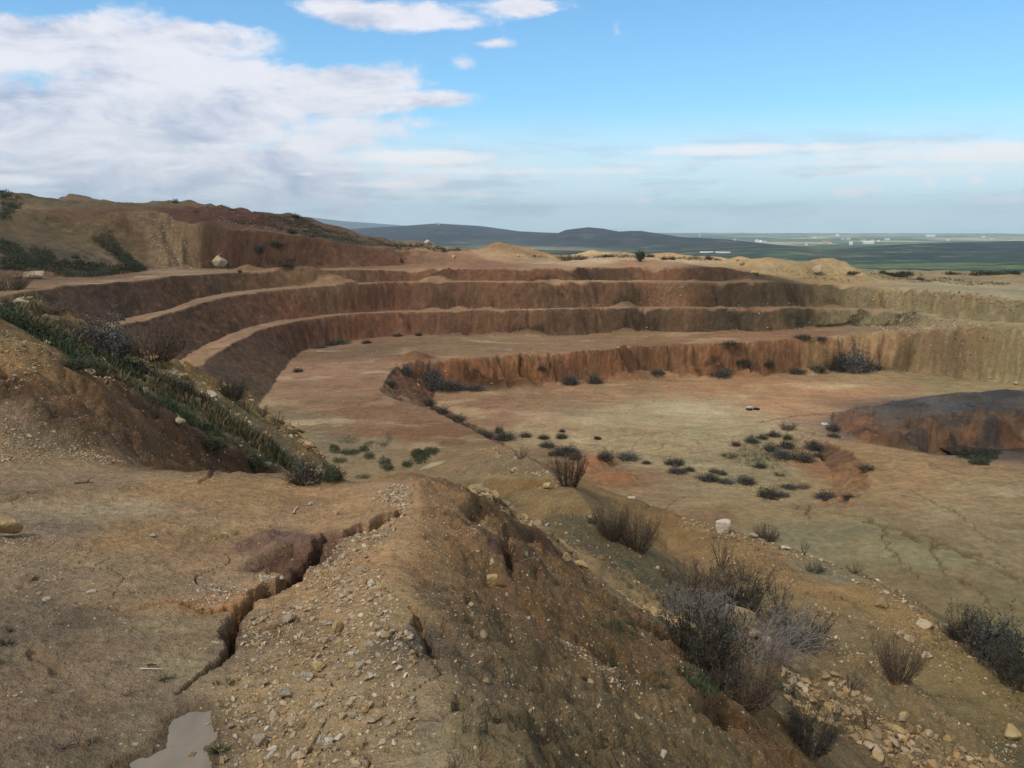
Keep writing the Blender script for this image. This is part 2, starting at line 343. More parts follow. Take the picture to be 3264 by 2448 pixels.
def blur(A, n):
    for _ in range(n):
        B = A.copy(); B[:, 1:-1] = .25 * A[:, :-2] + .5 * A[:, 1:-1] + .25 * A[:, 2:]
        A = B.copy(); A[1:-1] = .25 * B[:-2] + .5 * B[1:-1] + .25 * B[2:]
    return A
def boxblur(A, k, n=3):
    for _ in range(n):
        for ax in (0, 1):
            P = np.concatenate([np.repeat(np.take(A, [0], ax), k + 1, ax), A, np.repeat(np.take(A, [-1], ax), k, ax)], ax).cumsum(ax)
            m = A.shape[ax]
            A = (np.take(P, np.arange(2 * k + 1, 2 * k + 1 + m), ax) - np.take(P, np.arange(0, m), ax)) / (2 * k + 1)
    return A
i12 = np.searchsorted(R, 12.5); i50 = np.searchsorted(R, 55)
nearb = boxblur(H0[:i12 + 60], max(2, int(11 * Q)))
midb = boxblur(H0[:i50 + 40], max(1, int(3 * Q)))
mid2 = boxblur(H0[:i50 + 40], max(1, int(8 * Q)))
w2 = (1 - sstep(20, 27, R[:i50 + 40]))[:, None]; midb = midb * (1 - w2) + mid2 * w2
wn = (1 - sstep(9.5, 12.5, R))[:, None]; wm = (1 - sstep(30, 55, R))[:, None]
far1 = blur(H0, 1)
Hh = far1.copy()
Hh[:i50 + 40] = Hh[:i50 + 40] * (1 - wm[:i50 + 40]) + midb * wm[:i50 + 40]
Hh[:i12 + 60] = Hh[:i12 + 60] * (1 - wn[:i12 + 60]) + nearb * wn[:i12 + 60]

def grads(Hg):
    dr = np.gradient(Hg, axis=0) / np.gradient(R)[:, None]
    da = np.gradient(Hg, axis=1) / (np.gradient(AZ)[None, :] * R[:, None])
    return dr, da
dr, da = grads(blur(Hh, 2))
SLOPE = np.hypot(dr, da).astype(F32)

def ray_ground(X, Y, Hg=None):
    """point where the sight line through photo pixel X, Y meets the terrain"""
    Hg = Hh if Hg is None else Hg
    d = ray(X, Y); az = math.atan2(d[0], d[1]); hz = math.hypot(d[0], d[1])
    j = int(np.clip(np.searchsorted(AZ, az), 1, NA - 1)); t = (az - AZ[j - 1]) / (AZ[j] - AZ[j - 1])
    col = Hg[:, j - 1] * (1 - t) + Hg[:, j] * t
    zr = R * (d[2] / hz)
    k = np.nonzero((zr <= col) & (R > 1.0))[0]
    if len(k) == 0: i = np.searchsorted(R, 200)
    else: i = k[0]
    if i > 0:
        f0 = zr[i - 1] - col[i - 1]; f1 = zr[i] - col[i]; s = f0 / (f0 - f1 + 1e-9) if f0 > 0 else 0
        r = R[i - 1] + (R[i] - R[i - 1]) * min(1, max(0, s))
    else: r = R[i]
    x, y = r * math.sin(az), r * math.cos(az)
    return x, y, float(np.interp(r, R, col))

def surf(x, y, Hg=None):
    """height and normal of the terrain at plan positions (arrays)"""
    Hg = Hh if Hg is None else Hg
    x = np.atleast_1d(np.asarray(x, float)); y = np.atleast_1d(np.asarray(y, float))
    r = np.hypot(x, y); az = np.arctan2(x, y)
    i = np.clip(np.searchsorted(R, r), 1, NR - 1); j = np.clip(np.searchsorted(AZ, az), 1, NA - 1)
    s = np.clip((r - R[i - 1]) / (R[i] - R[i - 1]), 0, 1); t = np.clip((az - AZ[j - 1]) / (AZ[j] - AZ[j - 1]), 0, 1)
    h00, h10, h01, h11 = Hg[i - 1, j - 1], Hg[i, j - 1], Hg[i - 1, j], Hg[i, j]
    return (h00 * (1 - s) + h10 * s) * (1 - t) + (h01 * (1 - s) + h11 * s) * t
# ------------------------------------------------------------------ soil regions: pixel probe, colour as seen with its shading (sRGB 0-255), roughness, gravel
PROBES = [
 # near flat and ridge
 (300,1560,(122,102,74),.010,.25),(150,1700,(118,100,78),.008,.1),(450,1700,(132,104,66),.012,.2),(120,1850,(126,106,78),.014,.6),(400,2080,(112,94,70),.010,.12),
 (150,2000,(108,92,72),.010,.12),(200,2300,(104,86,64),.016,.2),(450,2250,(106,88,66),.010,.15),(100,2430,(100,84,64),.016,.15),(620,2100,(120,102,74),.012,.2),(700,2400,(118,98,70),.014,.3),
 (700,1700,(132,106,68),.014,.2),(600,1560,(134,104,64),.014,.15),(850,1600,(134,104,64),.016,.25),(1000,1600,(136,106,68),.02,.4),(820,1660,(140,112,76),.012,.2),(350,1640,(140,120,90),.006,.1),
 (950,1740,(98,74,60),.06,.2),(1000,1780,(94,70,56),.06,.1),(880,1745,(102,78,62),.06,.1),(1010,1860,(138,110,72),.03,.8),(1090,1800,(138,110,72),.03,.8),(1190,1730,(138,110,72),.03,.8),(1110,1650,(136,108,70),.02,.4),(1240,1690,(138,108,70),.03,.9),(760,1790,(138,110,76),.012,.2),(960,1900,(138,110,72),.03,.9),
 (690,1915,(146,108,64),.03,.2),(600,1990,(126,108,78),.012,.2),(720,2080,(110,90,66),.03,.3),(640,1870,(132,110,80),.02,.6),
 (1200,1600,(142,112,72),.03,1.),(1150,1800,(138,108,68),.03,1.),(1000,1950,(138,110,72),.03,1.),(900,2150,(136,110,74),.03,1.),(1000,2300,(140,114,78),.03,1.),(850,2400,(128,106,74),.03,.9),
 (1150,2000,(136,108,70),.03,.9),(1200,2250,(142,116,80),.02,.5),(1150,2400,(146,120,82),.02,.5),(1280,1560,(142,108,64),.03,.9),
 # flank: dark soil, with its light and shade put into the colours
 (1350,1800,(122,94,60),.06,.7),(1400,1610,(136,104,64),.05,.9),(1360,1690,(132,102,64),.05,.8),(1450,1660,(132,100,60),.05,.8),(1450,1750,(120,90,56),.07,.6),(1400,1900,(92,74,52),.06,.4),(1390,2060,(84,70,54),.05,.3),(1480,2150,(92,76,54),.06,.4),(1550,1950,(104,82,54),.07,.5),
 (1650,2100,(106,86,58),.07,.5),(1500,2300,(96,80,54),.09,.35),(1350,2400,(116,98,66),.05,.4),(1700,2350,(96,80,54),.09,.4),(1800,2150,(108,88,60),.07,.6),(1900,2300,(98,82,56),.08,.5),
 (1750,1950,(104,78,46),.06,.4),(1600,1780,(108,82,52),.08,.5),(1520,1680,(128,98,60),.06,.7),(1900,1960,(110,84,48),.06,.4),(2050,2100,(104,82,50),.06,.4),(2100,2350,(102,84,54),.06,.6),(2300,2420,(106,86,54),.07,.5),
 (1640,1740,(84,62,44),.08,.2),(1615,1800,(80,62,50),.08,.2),(2400,2330,(104,78,46),.07,.4),
 # rubble line, grey slope, shelf
 (1640,1650,(132,108,72),.07,1.),(1780,1760,(136,112,74),.08,1.),(1950,1840,(134,110,72),.08,1.),(2080,1910,(126,104,68),.08,1.),(2480,2150,(120,98,64),.08,1.),(2650,2220,(122,100,64),.08,1.),(2820,2320,(124,102,66),.09,1.),(3000,2410,(126,104,66),.09,1.),
 (1550,1560,(110,92,64),.035,.7),(1450,1510,(116,98,72),.025,.6),(1650,1620,(104,88,62),.04,.6),(1800,1680,(100,86,60),.05,.5),(1950,1760,(102,88,62),.05,.5),(2100,1860,(92,84,62),.05,.5),(1700,1540,(124,96,60),.04,.7),
 (2300,1800,(132,106,70),.03,.7),(2500,1850,(130,104,68),.025,.7),(2450,1930,(124,108,76),.012,.3),(2700,1900,(134,108,70),.03,.9),(2650,2000,(120,104,74),.02,.4),(2750,2080,(120,104,74),.02,.4),(2900,2000,(132,108,68),.03,.9),(2900,2190,(118,102,70),.01,.2),(3050,2120,(126,106,68),.03,.8),
 (3100,2280,(112,96,64),.03,.6),(3200,2420,(92,84,62),.02,.3),(2250,2050,(100,84,54),.05,.4),
 # left mounds
 (30,1150,(132,104,62),.05,.7),(60,1080,(126,100,60),.05,.6),(150,1250,(98,72,46),.10,.3),(120,1300,(84,64,46),.10,.3),(300,1350,(94,70,46),.10,.3),(450,1400,(100,74,48),.10,.2),(600,1450,(88,64,42),.10,.2),(750,1490,(78,58,40),.10,.2),
 (60,1400,(118,98,74),.03,1.),(200,1440,(120,98,68),.03,.8),(330,1470,(106,80,52),.04,.5),
 (150,1080,(104,88,58),.04,.6),(300,1170,(112,92,60),.04,.6),(480,1270,(104,88,58),.04,.5),(650,1340,(104,90,60),.04,.5),(800,1420,(104,92,64),.05,.7),(550,1160,(128,98,60),.07,1.),(640,1200,(128,98,60),.08,1.),(720,1290,(124,98,62),.07,1.),(850,1400,(128,106,70),.07,1.),(920,1490,(124,104,72),.06,1.),(30,950,(104,84,56),.05,.6),
 # quarry floor and benches: flats
 (2800,1760,(134,122,90),.004,.05),(3000,1880,(122,104,74),.004,.05),(3150,1950,(116,102,72),.004,.05),(3000,1620,(146,126,88),.004,.05),(2850,1600,(140,112,72),.006,.05),(3200,1700,(136,116,80),.004,.05),(2600,1720,(124,116,88),.004,.05),(2700,1850,(120,114,90),.004,.05),(2750,1460,(152,120,78),.005,.1),(2900,1530,(152,118,76),.006,.1),(3100,1560,(146,124,84),.005,.1),
 (2640,1500,(142,102,64),.02,.2),(2660,1560,(136,98,62),.03,.2),(2450,1500,(134,120,84),.008,.1),(2300,1560,(142,122,84),.006,.1),(2400,1640,(138,116,76),.01,.2),(2250,1640,(124,96,64),.01,.2),(2100,1600,(136,110,74),.01,.2),(1950,1530,(128,98,64),.012,.2),(1800,1480,(122,96,66),.012,.2),
 (2200,1300,(170,150,112),.004,.05),(2000,1330,(164,140,102),.004,.05),(2300,1380,(158,138,100),.004,.05),(2500,1300,(160,120,82),.004,.05),(2600,1240,(160,118,78),.004,.05),(2350,1230,(158,116,76),.004,.05),(2800,1220,(150,120,82),.004,.05),(3050,1225,(138,118,80),.004,.1),(2000,1260,(152,118,80),.004,.05),(1800,1270,(146,110,76),.004,.05),(1600,1290,(142,106,74),.005,.05),(1750,1350,(150,124,88),.005,.05),(1550,1340,(140,106,74),.006,.05),(1900,1400,(152,130,92),.005,.05),(2100,1440,(150,128,90),.006,.05),
 (1000,1180,(142,106,80),.004,.05),(1100,1230,(140,102,74),.004,.05),(1150,1300,(130,90,62),.004,.05),(1000,1280,(138,104,74),.004,.05),(1250,1370,(126,88,60),.005,.1),(1400,1390,(124,86,56),.006,.1),(950,1320,(126,102,74),.005,.1),(1000,1400,(122,104,74),.006,.2),(1200,1480,(126,106,74),.008,.3),(1350,1480,(124,102,74),.012,.4),(1500,1450,(126,98,66),.012,.4),(1150,1420,(128,108,78),.006,.15),
 (1500,1100,(144,114,82),.004,.05),(1250,1110,(138,106,78),.004,.05),(1800,1100,(150,116,82),.004,.05),(2200,1078,(152,114,78),.004,.05),(2450,1068,(148,108,74),.004,.05),
 (300,1000,(90,68,48),.02,.1),(250,860,(120,88,64),.006,.1),(600,866,(150,120,92),.006,.1),(1000,858,(136,102,74),.006,.1),(1500,850,(146,108,78),.006,.1),
 # quarry walls: shade painted into the colours, with a dark shadow-like wedge
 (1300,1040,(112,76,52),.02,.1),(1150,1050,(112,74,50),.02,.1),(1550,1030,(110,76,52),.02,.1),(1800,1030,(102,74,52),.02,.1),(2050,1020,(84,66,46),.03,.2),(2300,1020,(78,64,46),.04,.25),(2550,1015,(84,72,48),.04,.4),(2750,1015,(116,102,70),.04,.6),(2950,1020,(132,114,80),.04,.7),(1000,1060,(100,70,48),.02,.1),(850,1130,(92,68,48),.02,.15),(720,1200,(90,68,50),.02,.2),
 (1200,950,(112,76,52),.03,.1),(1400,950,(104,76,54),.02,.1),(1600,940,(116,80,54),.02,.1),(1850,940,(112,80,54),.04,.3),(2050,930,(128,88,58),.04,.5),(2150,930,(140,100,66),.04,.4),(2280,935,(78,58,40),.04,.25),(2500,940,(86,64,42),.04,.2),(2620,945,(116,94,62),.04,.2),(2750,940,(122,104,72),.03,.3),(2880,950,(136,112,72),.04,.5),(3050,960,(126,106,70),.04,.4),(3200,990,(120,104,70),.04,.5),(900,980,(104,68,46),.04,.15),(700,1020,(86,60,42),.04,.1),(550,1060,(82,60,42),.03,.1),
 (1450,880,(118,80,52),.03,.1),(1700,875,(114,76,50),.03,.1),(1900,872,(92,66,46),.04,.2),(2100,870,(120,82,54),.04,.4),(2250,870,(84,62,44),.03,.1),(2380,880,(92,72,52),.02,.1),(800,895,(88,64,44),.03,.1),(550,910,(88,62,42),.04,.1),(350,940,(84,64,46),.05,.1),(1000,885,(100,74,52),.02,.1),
 (1350,1195,(120,80,56),.04,.2),(1600,1180,(136,94,60),.04,.3),(1800,1180,(132,90,58),.04,.15),(2000,1160,(126,86,54),.04,.15),(2250,1140,(140,96,60),.04,.15),(2450,1130,(132,90,56),.04,.2),(2650,1130,(142,106,66),.04,.25),(2780,1120,(150,114,74),.04,.3),(2900,1120,(130,102,66),.03,.3),(3050,1130,(126,100,66),.03,.4),(3200,1130,(134,112,74),.04,.6),(3220,1190,(146,126,86),.04,.8),
 # hills
 (900,800,(106,74,52),.03,.15),(1150,815,(124,84,58),.03,.15),(1300,830,(128,90,62),.03,.15),(1450,832,(132,96,66),.03,.15),(750,790,(98,68,50),.03,.15),(680,760,(102,70,50),.03,.1),(700,690,(90,58,44),.05,.3),(850,715,(92,62,46),.05,.4),(1000,740,(84,66,48),.05,.4),(1100,760,(78,68,48),.05,.3),
 (500,740,(146,116,82),.03,.5),(560,800,(152,124,88),.03,.8),(600,830,(150,124,90),.03,.9),(440,690,(140,112,80),.03,.5),(350,700,(120,92,66),.02,.1),(420,780,(110,84,60),.02,.1),(300,780,(124,106,70),.02,.1),(200,740,(128,110,72),.02,.1),(100,720,(126,106,72),.02,.1),(250,690,(104,78,56),.03,.1),(50,660,(120,100,68),.03,.1),(150,645,(96,84,58),.03,.1),(280,640,(120,94,68),.02,.1),(60,800,(88,78,56),.04,.1),(200,830,(92,80,56),.04,.1),
 (1400,800,(150,116,84),.02,.3),(1600,810,(164,130,92),.02,.3),(1900,832,(178,150,112),.01,.2),(2150,830,(182,154,114),.01,.2),(2000,840,(150,112,78),.02,.2),(2300,838,(166,138,98),.01,.2),(2450,865,(170,138,92),.03,.5),(2600,880,(172,140,92),.03,.5),(2700,885,(172,140,94),.03,.6),(2800,880,(126,112,76),.01,.2),(2900,890,(142,122,86),.01,.2),(3100,880,(136,116,82),.01,.2),(3100,910,(156,138,104),.01,.3),(3200,930,(150,134,100),.01,.3),(3200,880,(140,118,82),.01,.2),
 # dark-topped mound
 (2850,1285,(74,70,68),.05,.1),(3000,1268,(80,77,76),.05,.1),(3150,1258,(70,68,67),.05,.1),(2930,1300,(86,72,60),.06,.1),(3100,1275,(64,61,60),.06,.1),(3220,1270,(84,72,62),.06,.1),(2760,1300,(110,84,66),.06,.1),(2730,1345,(112,76,54),.12,.2),(2760,1380,(98,70,52),.12,.2),(2870,1350,(104,80,60),.14,.3),(3050,1340,(70,60,52),.14,.2),(2960,1370,(100,82,58),.12,.3),(3150,1380,(98,74,54),.14,.2),(3200,1340,(108,82,60),.14,.2),(3230,1400,(112,84,60),.12,.2),
]
def s2l(c):
    c = np.asarray(c, float) / 255.0
    return np.where(c <= .04045, c / 12.92, ((c + .055) / 1.055) ** 2.4)

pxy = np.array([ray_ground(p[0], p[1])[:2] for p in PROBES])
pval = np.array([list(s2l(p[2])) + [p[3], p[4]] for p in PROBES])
pr = np.hypot(pxy[:, 0], pxy[:, 1]); pa = np.arctan2(pxy[:, 0], pxy[:, 1])
i_p = np.clip(np.searchsorted(R, pr), 0, NR - 1); j_p = np.clip(np.searchsorted(AZ, pa), 0, NA - 1)
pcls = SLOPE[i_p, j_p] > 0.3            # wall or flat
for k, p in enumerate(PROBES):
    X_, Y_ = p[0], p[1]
    if pr[k] > 60 and pcls[k] and Y_ < 1236: pval[k, :3] *= (.80 if X_ < 2640 else .98) if Y_ > 840 else .74  # far wall colours darkened to carry the shade of the faces
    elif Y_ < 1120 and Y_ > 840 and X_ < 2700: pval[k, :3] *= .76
    elif pr[k] < 9.5 and not pcls[k]:
        g = pval[k, :3].mean(); pval[k, :3] = (pval[k, :3] * .84 + g * .16) * 1.30
for k in range(len(PROBES)):
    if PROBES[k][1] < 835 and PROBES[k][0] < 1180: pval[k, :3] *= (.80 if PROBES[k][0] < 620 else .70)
    X_, Y_ = PROBES[k][0], PROBES[k][1]
    if pr[k] < 16 and (pcls[k] or X_ > 1250 or Y_ < 1500): g = pval[k, :3].mean(); pval[k, :3] = (pval[k, :3] * .85 + g * .15) * 1.04
    if X_ < 1500 and 1100 < Y_ < 1430 and pr[k] > 50: pval[k, 0] *= .93
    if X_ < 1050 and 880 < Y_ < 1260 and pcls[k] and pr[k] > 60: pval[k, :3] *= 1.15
    if pr[k] > 60: g = pval[k, :3].mean(); pval[k, :3] = pval[k, :3] * .86 + g * .14
STEP = 4
ri = np.unique(np.concatenate([np.arange(0, NR, STEP), [NR - 1]])); ai = np.unique(np.concatenate([np.arange(0, NA, STEP), [NA - 1]]))
LR = np.log(R[ri]); LA = AZ[ai]
LRw = LR[:, None] + .035 * pnoise(GX[np.ix_(ri, ai)] / (.09 * R[ri])[:, None], GY[np.ix_(ri, ai)] / (.09 * R[ri])[:, None], 91) * 1.0
LAw = LA[None, :] + .02 * fbm(AZ[ai][None, :] * 30 + 0 * LR[:, None], LR[:, None] * 14, 3, 77)
def idw(sel):
    num = np.zeros((len(ri), len(ai), 5)); den = np.zeros((len(ri), len(ai)))
    for k in np.nonzero(sel)[0]:
        d2 = ((LRw - math.log(pr[k])) * 1.25) ** 2 + (LAw - pa[k]) ** 2 + 2e-4
        w = d2 ** -2.0
        den += w; num += w[..., None] * pval[k]
    return num / den[..., None]
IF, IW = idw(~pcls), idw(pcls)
def upsample(A):
    B = np.empty((NR, A.shape[1]));
    for j in range(A.shape[1]): B[:, j] = np.interp(np.arange(NR), ri, A[:, j])
    C = np.empty((NR, NA))
    for i in range(NR): C[i] = np.interp(np.arange(NA), ai, B[i])
    return C.astype(F32)
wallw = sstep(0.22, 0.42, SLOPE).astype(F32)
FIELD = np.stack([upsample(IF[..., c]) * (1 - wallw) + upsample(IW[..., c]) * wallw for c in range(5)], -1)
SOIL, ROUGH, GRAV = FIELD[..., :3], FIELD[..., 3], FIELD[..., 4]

# ------------------------------------------------------------------ carved features
def seg_dist(x, y, poly):
    """distance to a plan polyline and the running parameter 0..1 along it"""
    P = np.array(poly, float)[:, :2]; L = np.concatenate([[0], np.cumsum(np.hypot(*np.diff(P, axis=0).T))])
    best = np.full(x.shape, 1e9, F32); par = np.zeros(x.shape, F32); side = np.zeros(x.shape, F32)
    for i in range(len(P) - 1):
        A, B = P[i], P[i + 1]; d = B - A; l2 = d @ d + 1e-12
        t = np.clip(((x - A[0]) * d[0] + (y - A[1]) * d[1]) / l2, 0, 1)
        dd = np.hypot(x - A[0] - t * d[0], y - A[1] - t * d[1])
        m = dd < best
        best[m] = dd[m]; par[m] = ((L[i] + t * (L[i + 1] - L[i])) / L[-1])[m]
        side[m] = np.sign((x - A[0]) * d[1] - (y - A[1]) * d[0])[m]
    return best, par, side

def window(poly, pad):
    P = np.array(poly, float)[:, :2]; r = np.hypot(*P.T); a = np.arctan2(P[:, 0], P[:, 1])
    r0, r1 = r.min() - pad, r.max() + pad; pa_ = pad / max(r.min(), .5)
    return slice(max(0, np.searchsorted(R, r0)), np.searchsorted(R, r1) + 1), slice(max(0, np.searchsorted(AZ, a.min() - pa_)), np.searchsorted(AZ, a.max() + pa_) + 1)

def carve(px, widths, depths, edge=.35, jag=.25, tint=None, seed=5, raised=0.0, world=False, wander=.7):
    poly = catmull(px if world else [ray_ground(*p) for p in px], .012)
    W_ = max(widths)
    sl = window(poly, W_ * 3 + .05)
    x, y = GX[sl], GY[sl]
    n = pnoise(x / (W_ * 1.6), y / (W_ * 1.6), seed) * .6 + pnoise(x / (W_ * .5), y / (W_ * .5), seed + 1) * .4
    d, t, s = seg_dist(x + W_ * wander * pnoise(x / (W_ * 5), y / (W_ * 5), seed + 2) + W_ * wander * .5 * pnoise(x / (W_ * 1.8), y / (W_ * 1.8), seed + 4), y + W_ * wander * pnoise(x / (W_ * 5), y / (W_ * 5), seed + 3) + W_ * wander * .5 * pnoise(x / (W_ * 1.8), y / (W_ * 1.8), seed + 5), poly)
    ts = np.linspace(0, 1, len(widths))
    w = np.interp(t, ts, widths) * (1 + jag * n); dep = np.interp(t, ts, depths)
    prof = 1 - sstep(w * edge, w, d)
    Hh[sl] -= (prof * dep).astype(F32)
    if raised:
        Hh[sl] += raised * np.exp(-((d - w * 1.3) / (w * .5)) ** 2) * (.5 + .5 * n)
    if tint is not None:
        k = (prof ** .7)[..., None]
        SOIL[sl] = SOIL[sl] * (1 - k * tint[3]) + s2l(tint[:3]) * k * tint[3]
    return poly

def mound(X, Y, dist, rx, ry, h, tint=None):
    c = Wd(X, Y, dist) if dist else ray_ground(X, Y); sl = window([c], max(rx, ry) * 2)
    x, y = GX[sl] - c[0], GY[sl] - c[1]
    d = np.hypot(x / rx, y / ry) * (1 + .28 * fbm(x / (rx * .8) + X, y / (rx * .8), 3, 37))
    p = np.clip(1 - d, 0, 1) ** .85
    Hh[sl] += h * p
    if tint is not None:
        k = sstep(0, .25, p)[..., None] * .8; SOIL[sl] = SOIL[sl] * (1 - k) + s2l(tint) * k
    ROUGH[sl] = np.maximum(ROUGH[sl], .05 * sstep(0, .2, p))
SPT = (158, 134, 98)
for X, Y, D, rx, ry, h, t in [(2352,840,172,5,4,1.1,SPT),(2430,862,160,6,4,1.7,SPT),(2478,876,154,6,4,1.5,SPT),(2540,876,157,7,4,2.0,SPT),(2600,876,160,5,4,1.4,SPT),(2655,872,162,7,4,2.3,SPT),(2705,880,158,6,4,1.9,SPT),(2748,892,152,5,3.5,1.4,SPT),
        (1580,808,178,9,5,1.1,(142,116,86)),(1640,814,178,7,5,.9,(138,110,80)),(1700,822,180,5,4,.8,(160,122,84)),(1890,822,186,6,4,.8,(182,152,112)),(1985,822,186,5,4,.6,(176,146,108)),(2140,826,186,7,4,.9,(176,140,104)),(2240,830,184,6,4,.7,(176,146,108)),
        (2385,1192,115,2.6,1.8,1.2,(132,92,60)),(790,856,141,3,2,1.3,(118,86,60)),(955,866,138,4,2.5,1.1,(96,74,52)),(1020,868,138,4,2.5,1.0,(98,76,54)),(1075,872,138,3.5,2.5,.8,(104,78,56)),(880,862,140,4,3,.5,None),
        (1420,1250,104,3,2,.7,None),(1320,1215,108,3,2.2,1.2,(112,78,54)),(1480,1236,106,3,2,.7,(124,84,54)),(1560,1234,107,2.5,1.8,.9,(122,82,54)),(1660,1228,108,3,1.8,.8,(128,88,56)),(1720,1224,109,2.4,1.6,.8,None),(1990,1204,112,3,1.8,.8,(122,84,54)),(2120,1198,114,2.6,1.6,.7,None),(2260,1198,115,3,1.8,.9,(128,88,56)),(2560,1184,118,3,1.8,.7,None),(2700,1178,120,3,2,.8,None),
        (2790,1365,81,2.2,1.6,1.0,(112,74,50)),(2865,1385,80,2.4,1.6,.9,(96,76,56)),(2930,1345,82.5,2.6,1.6,1.3,(92,74,58)),(3010,1350,82,2.6,1.8,1.3,(84,68,56)),(3090,1330,83,2.4,1.8,1.3,(96,74,56)),(3190,1350,82,2.6,1.8,1.2,(104,78,56)),(2950,1440,75,2,1,.5,(146,116,76)),(2880,1450,75,2.2,1.0,.45,(140,108,70)),
        (2900,1288,88,2.2,1.5,.35,(66,62,60)),(3060,1268,89,2.5,1.6,.4,(72,64,56)),(3190,1260,90,2.5,1.6,.45,(64,61,60)),
        (1850,1500,0,1.6,1.2,.5,(136,96,66)),(1960,1530,0,2.0,1.4,.7,(138,98,66)),(1900,1480,0,1.6,1.2,.5,(140,100,68)),(2700,1490,0,2.5,2,.5,None),(2740,1530,0,2.2,1.8,.5,None),
        (870,1755,0,.09,.08,.03,None),(930,1735,0,.11,.09,.03,None),(985,1760,0,.10,.09,.03,None),(905,1790,0,.10,.09,.05,None),(960,1795,0,.09,.08,.05,None)]:
    mound(X, Y, D, rx, ry, h, t)
rm = random.Random(41)
for key, n_m in (('T1', 14), ('T2', 9), ('T3', 8), ('T4', 5)):
    for _ in range(n_m):
        p = rm.choice(CH[key]); c = (p[0] + rm.uniform(-1, 1), p[1] - rm.uniform(-.3, .6))
        sl = window([c], 7); x, y = GX[sl] - c[0], GY[sl] - c[1]; rx = rm.uniform(1.4, 4.2); ry = rm.uniform(1.0, 2.0)
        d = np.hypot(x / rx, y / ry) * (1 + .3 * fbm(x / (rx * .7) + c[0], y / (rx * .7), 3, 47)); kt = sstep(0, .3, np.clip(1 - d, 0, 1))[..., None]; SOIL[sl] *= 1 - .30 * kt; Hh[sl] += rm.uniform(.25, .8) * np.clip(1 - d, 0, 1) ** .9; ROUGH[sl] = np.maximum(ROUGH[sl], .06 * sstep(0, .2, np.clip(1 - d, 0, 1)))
for key, n_m in (('C1', 18), ('C2', 16), ('C3', 18), ('C4', 8)):
    for _ in range(n_m):
        p = rm.choice(CH[key]); c = (p[0] + rm.uniform(-1, 1), p[1] - rm.uniform(-.2, .7))
        sl = window([c], 5); x, y = GX[sl] - c[0], GY[sl] - c[1]; rx = rm.uniform(.6, 2.6); ry = rm.uniform(.5, 1.3)
        d = np.hypot(x / rx, y / ry) * (1 + .4 * fbm(x / (rx * .7) + c[0], y / (rx * .7), 3, 48)); Hh[sl] -= rm.uniform(.25, .9) * np.clip(1 - d, 0, 1) ** .7
for _ in range(34):
    px_ = rm.uniform(2720, 3262); f_ = rm.uniform(0, 1); top_ = float(np.interp(px_, [2720, 2860, 3000, 3264], [1325, 1335, 1305, 1300])); mound(px_, top_ + f_ * (1400 - top_), 0, rm.uniform(.7, 2.0), rm.uniform(.6, 1.3), rm.uniform(.35, 1.0), rm.choice([(96,72,54), (86,68,54), (74,62,54), (104,74,52), (66,58,54)]))
i140 = np.searchsorted(R, 140)
hillw = (sstep(-2.5, 1.0, H0[i140:]) * sstep(142, 156, R[i140:])[:, None] * (AZ < .0)[None, :]).astype(F32)
hx, hy = GX[i140:], GY[i140:]
Hh[i140:] += hillw * (1.1 * fbm(hx / 22, hy / 22, 3, 141) + .9 * (.4 - np.abs(fbm(hx / 9, hy / 9, 3, 142)) * 1.6) + .35 * pnoise(hx / 2.6, hy / 2.6, 143))
ROUGH[i140:] = np.maximum(ROUGH[i140:], hillw * .06)
rimw = sstep(150, 165, R[i140:])[:, None] * (1 - hillw)
Hh[i140:] += rimw * (.35 * pnoise(hx / 6, hy / 6, 144) + .15 * pnoise(hx / 2.2, hy / 2.2, 145))
# near-flat collapse: bowls and the crevice
def bowl(X, Y, rx, ry, depth, tint=None, rough=None, seed=0):
    c = ray_ground(X, Y); sl = window([c], max(rx, ry) * 1.6)
    x, y = GX[sl] - c[0], GY[sl] - c[1]
    n = fbm(x / (rx * .7), y / (rx * .7), 3, seed + 31)
    d = np.hypot(x / rx, y / ry) + .22 * n
    prof = 1 - sstep(.45, 1.0, d)
    Hh[sl] -= prof * depth
    k = (1 - sstep(.75, 1.1, d))
    if tint is not None: SOIL[sl] = SOIL[sl] * (1 - k[..., None] * .8) + s2l(tint) * k[..., None] * .8
    if rough is not None: ROUGH[sl] = ROUGH[sl] * (1 - k) + rough * k

bowl(1378, 1482, .9, .9, .03, (158, 146, 126), .006, 8)
bowl(845, 1880, .095, .08, .30, (66, 50, 38), .05, 9)
CR_TOP = [(1262,1636),(1225,1655),(1189,1678),(1140,1696),(1090,1714),(1050,1735)]
bowl(930, 1775, .32, .28, .10, (92,70,57), .06, 3)
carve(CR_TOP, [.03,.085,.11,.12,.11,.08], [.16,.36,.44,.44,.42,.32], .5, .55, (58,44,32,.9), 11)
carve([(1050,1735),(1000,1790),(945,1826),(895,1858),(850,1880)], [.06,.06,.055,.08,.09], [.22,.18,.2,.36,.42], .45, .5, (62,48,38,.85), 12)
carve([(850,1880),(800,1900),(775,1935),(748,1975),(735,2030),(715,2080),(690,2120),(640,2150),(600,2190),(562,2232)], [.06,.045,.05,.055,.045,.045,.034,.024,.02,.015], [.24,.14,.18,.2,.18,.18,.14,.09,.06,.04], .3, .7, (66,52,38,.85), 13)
carve([(748,1950),(660,1944),(590,1936),(540,1930),(470,1932),(400,1944),(340,1936)], [.035,.02,.018,.013,.018,.015,.008], [.10,.06,.045,.03,.04,.03,.015], .45, .5, (84,66,46,.6), 14)
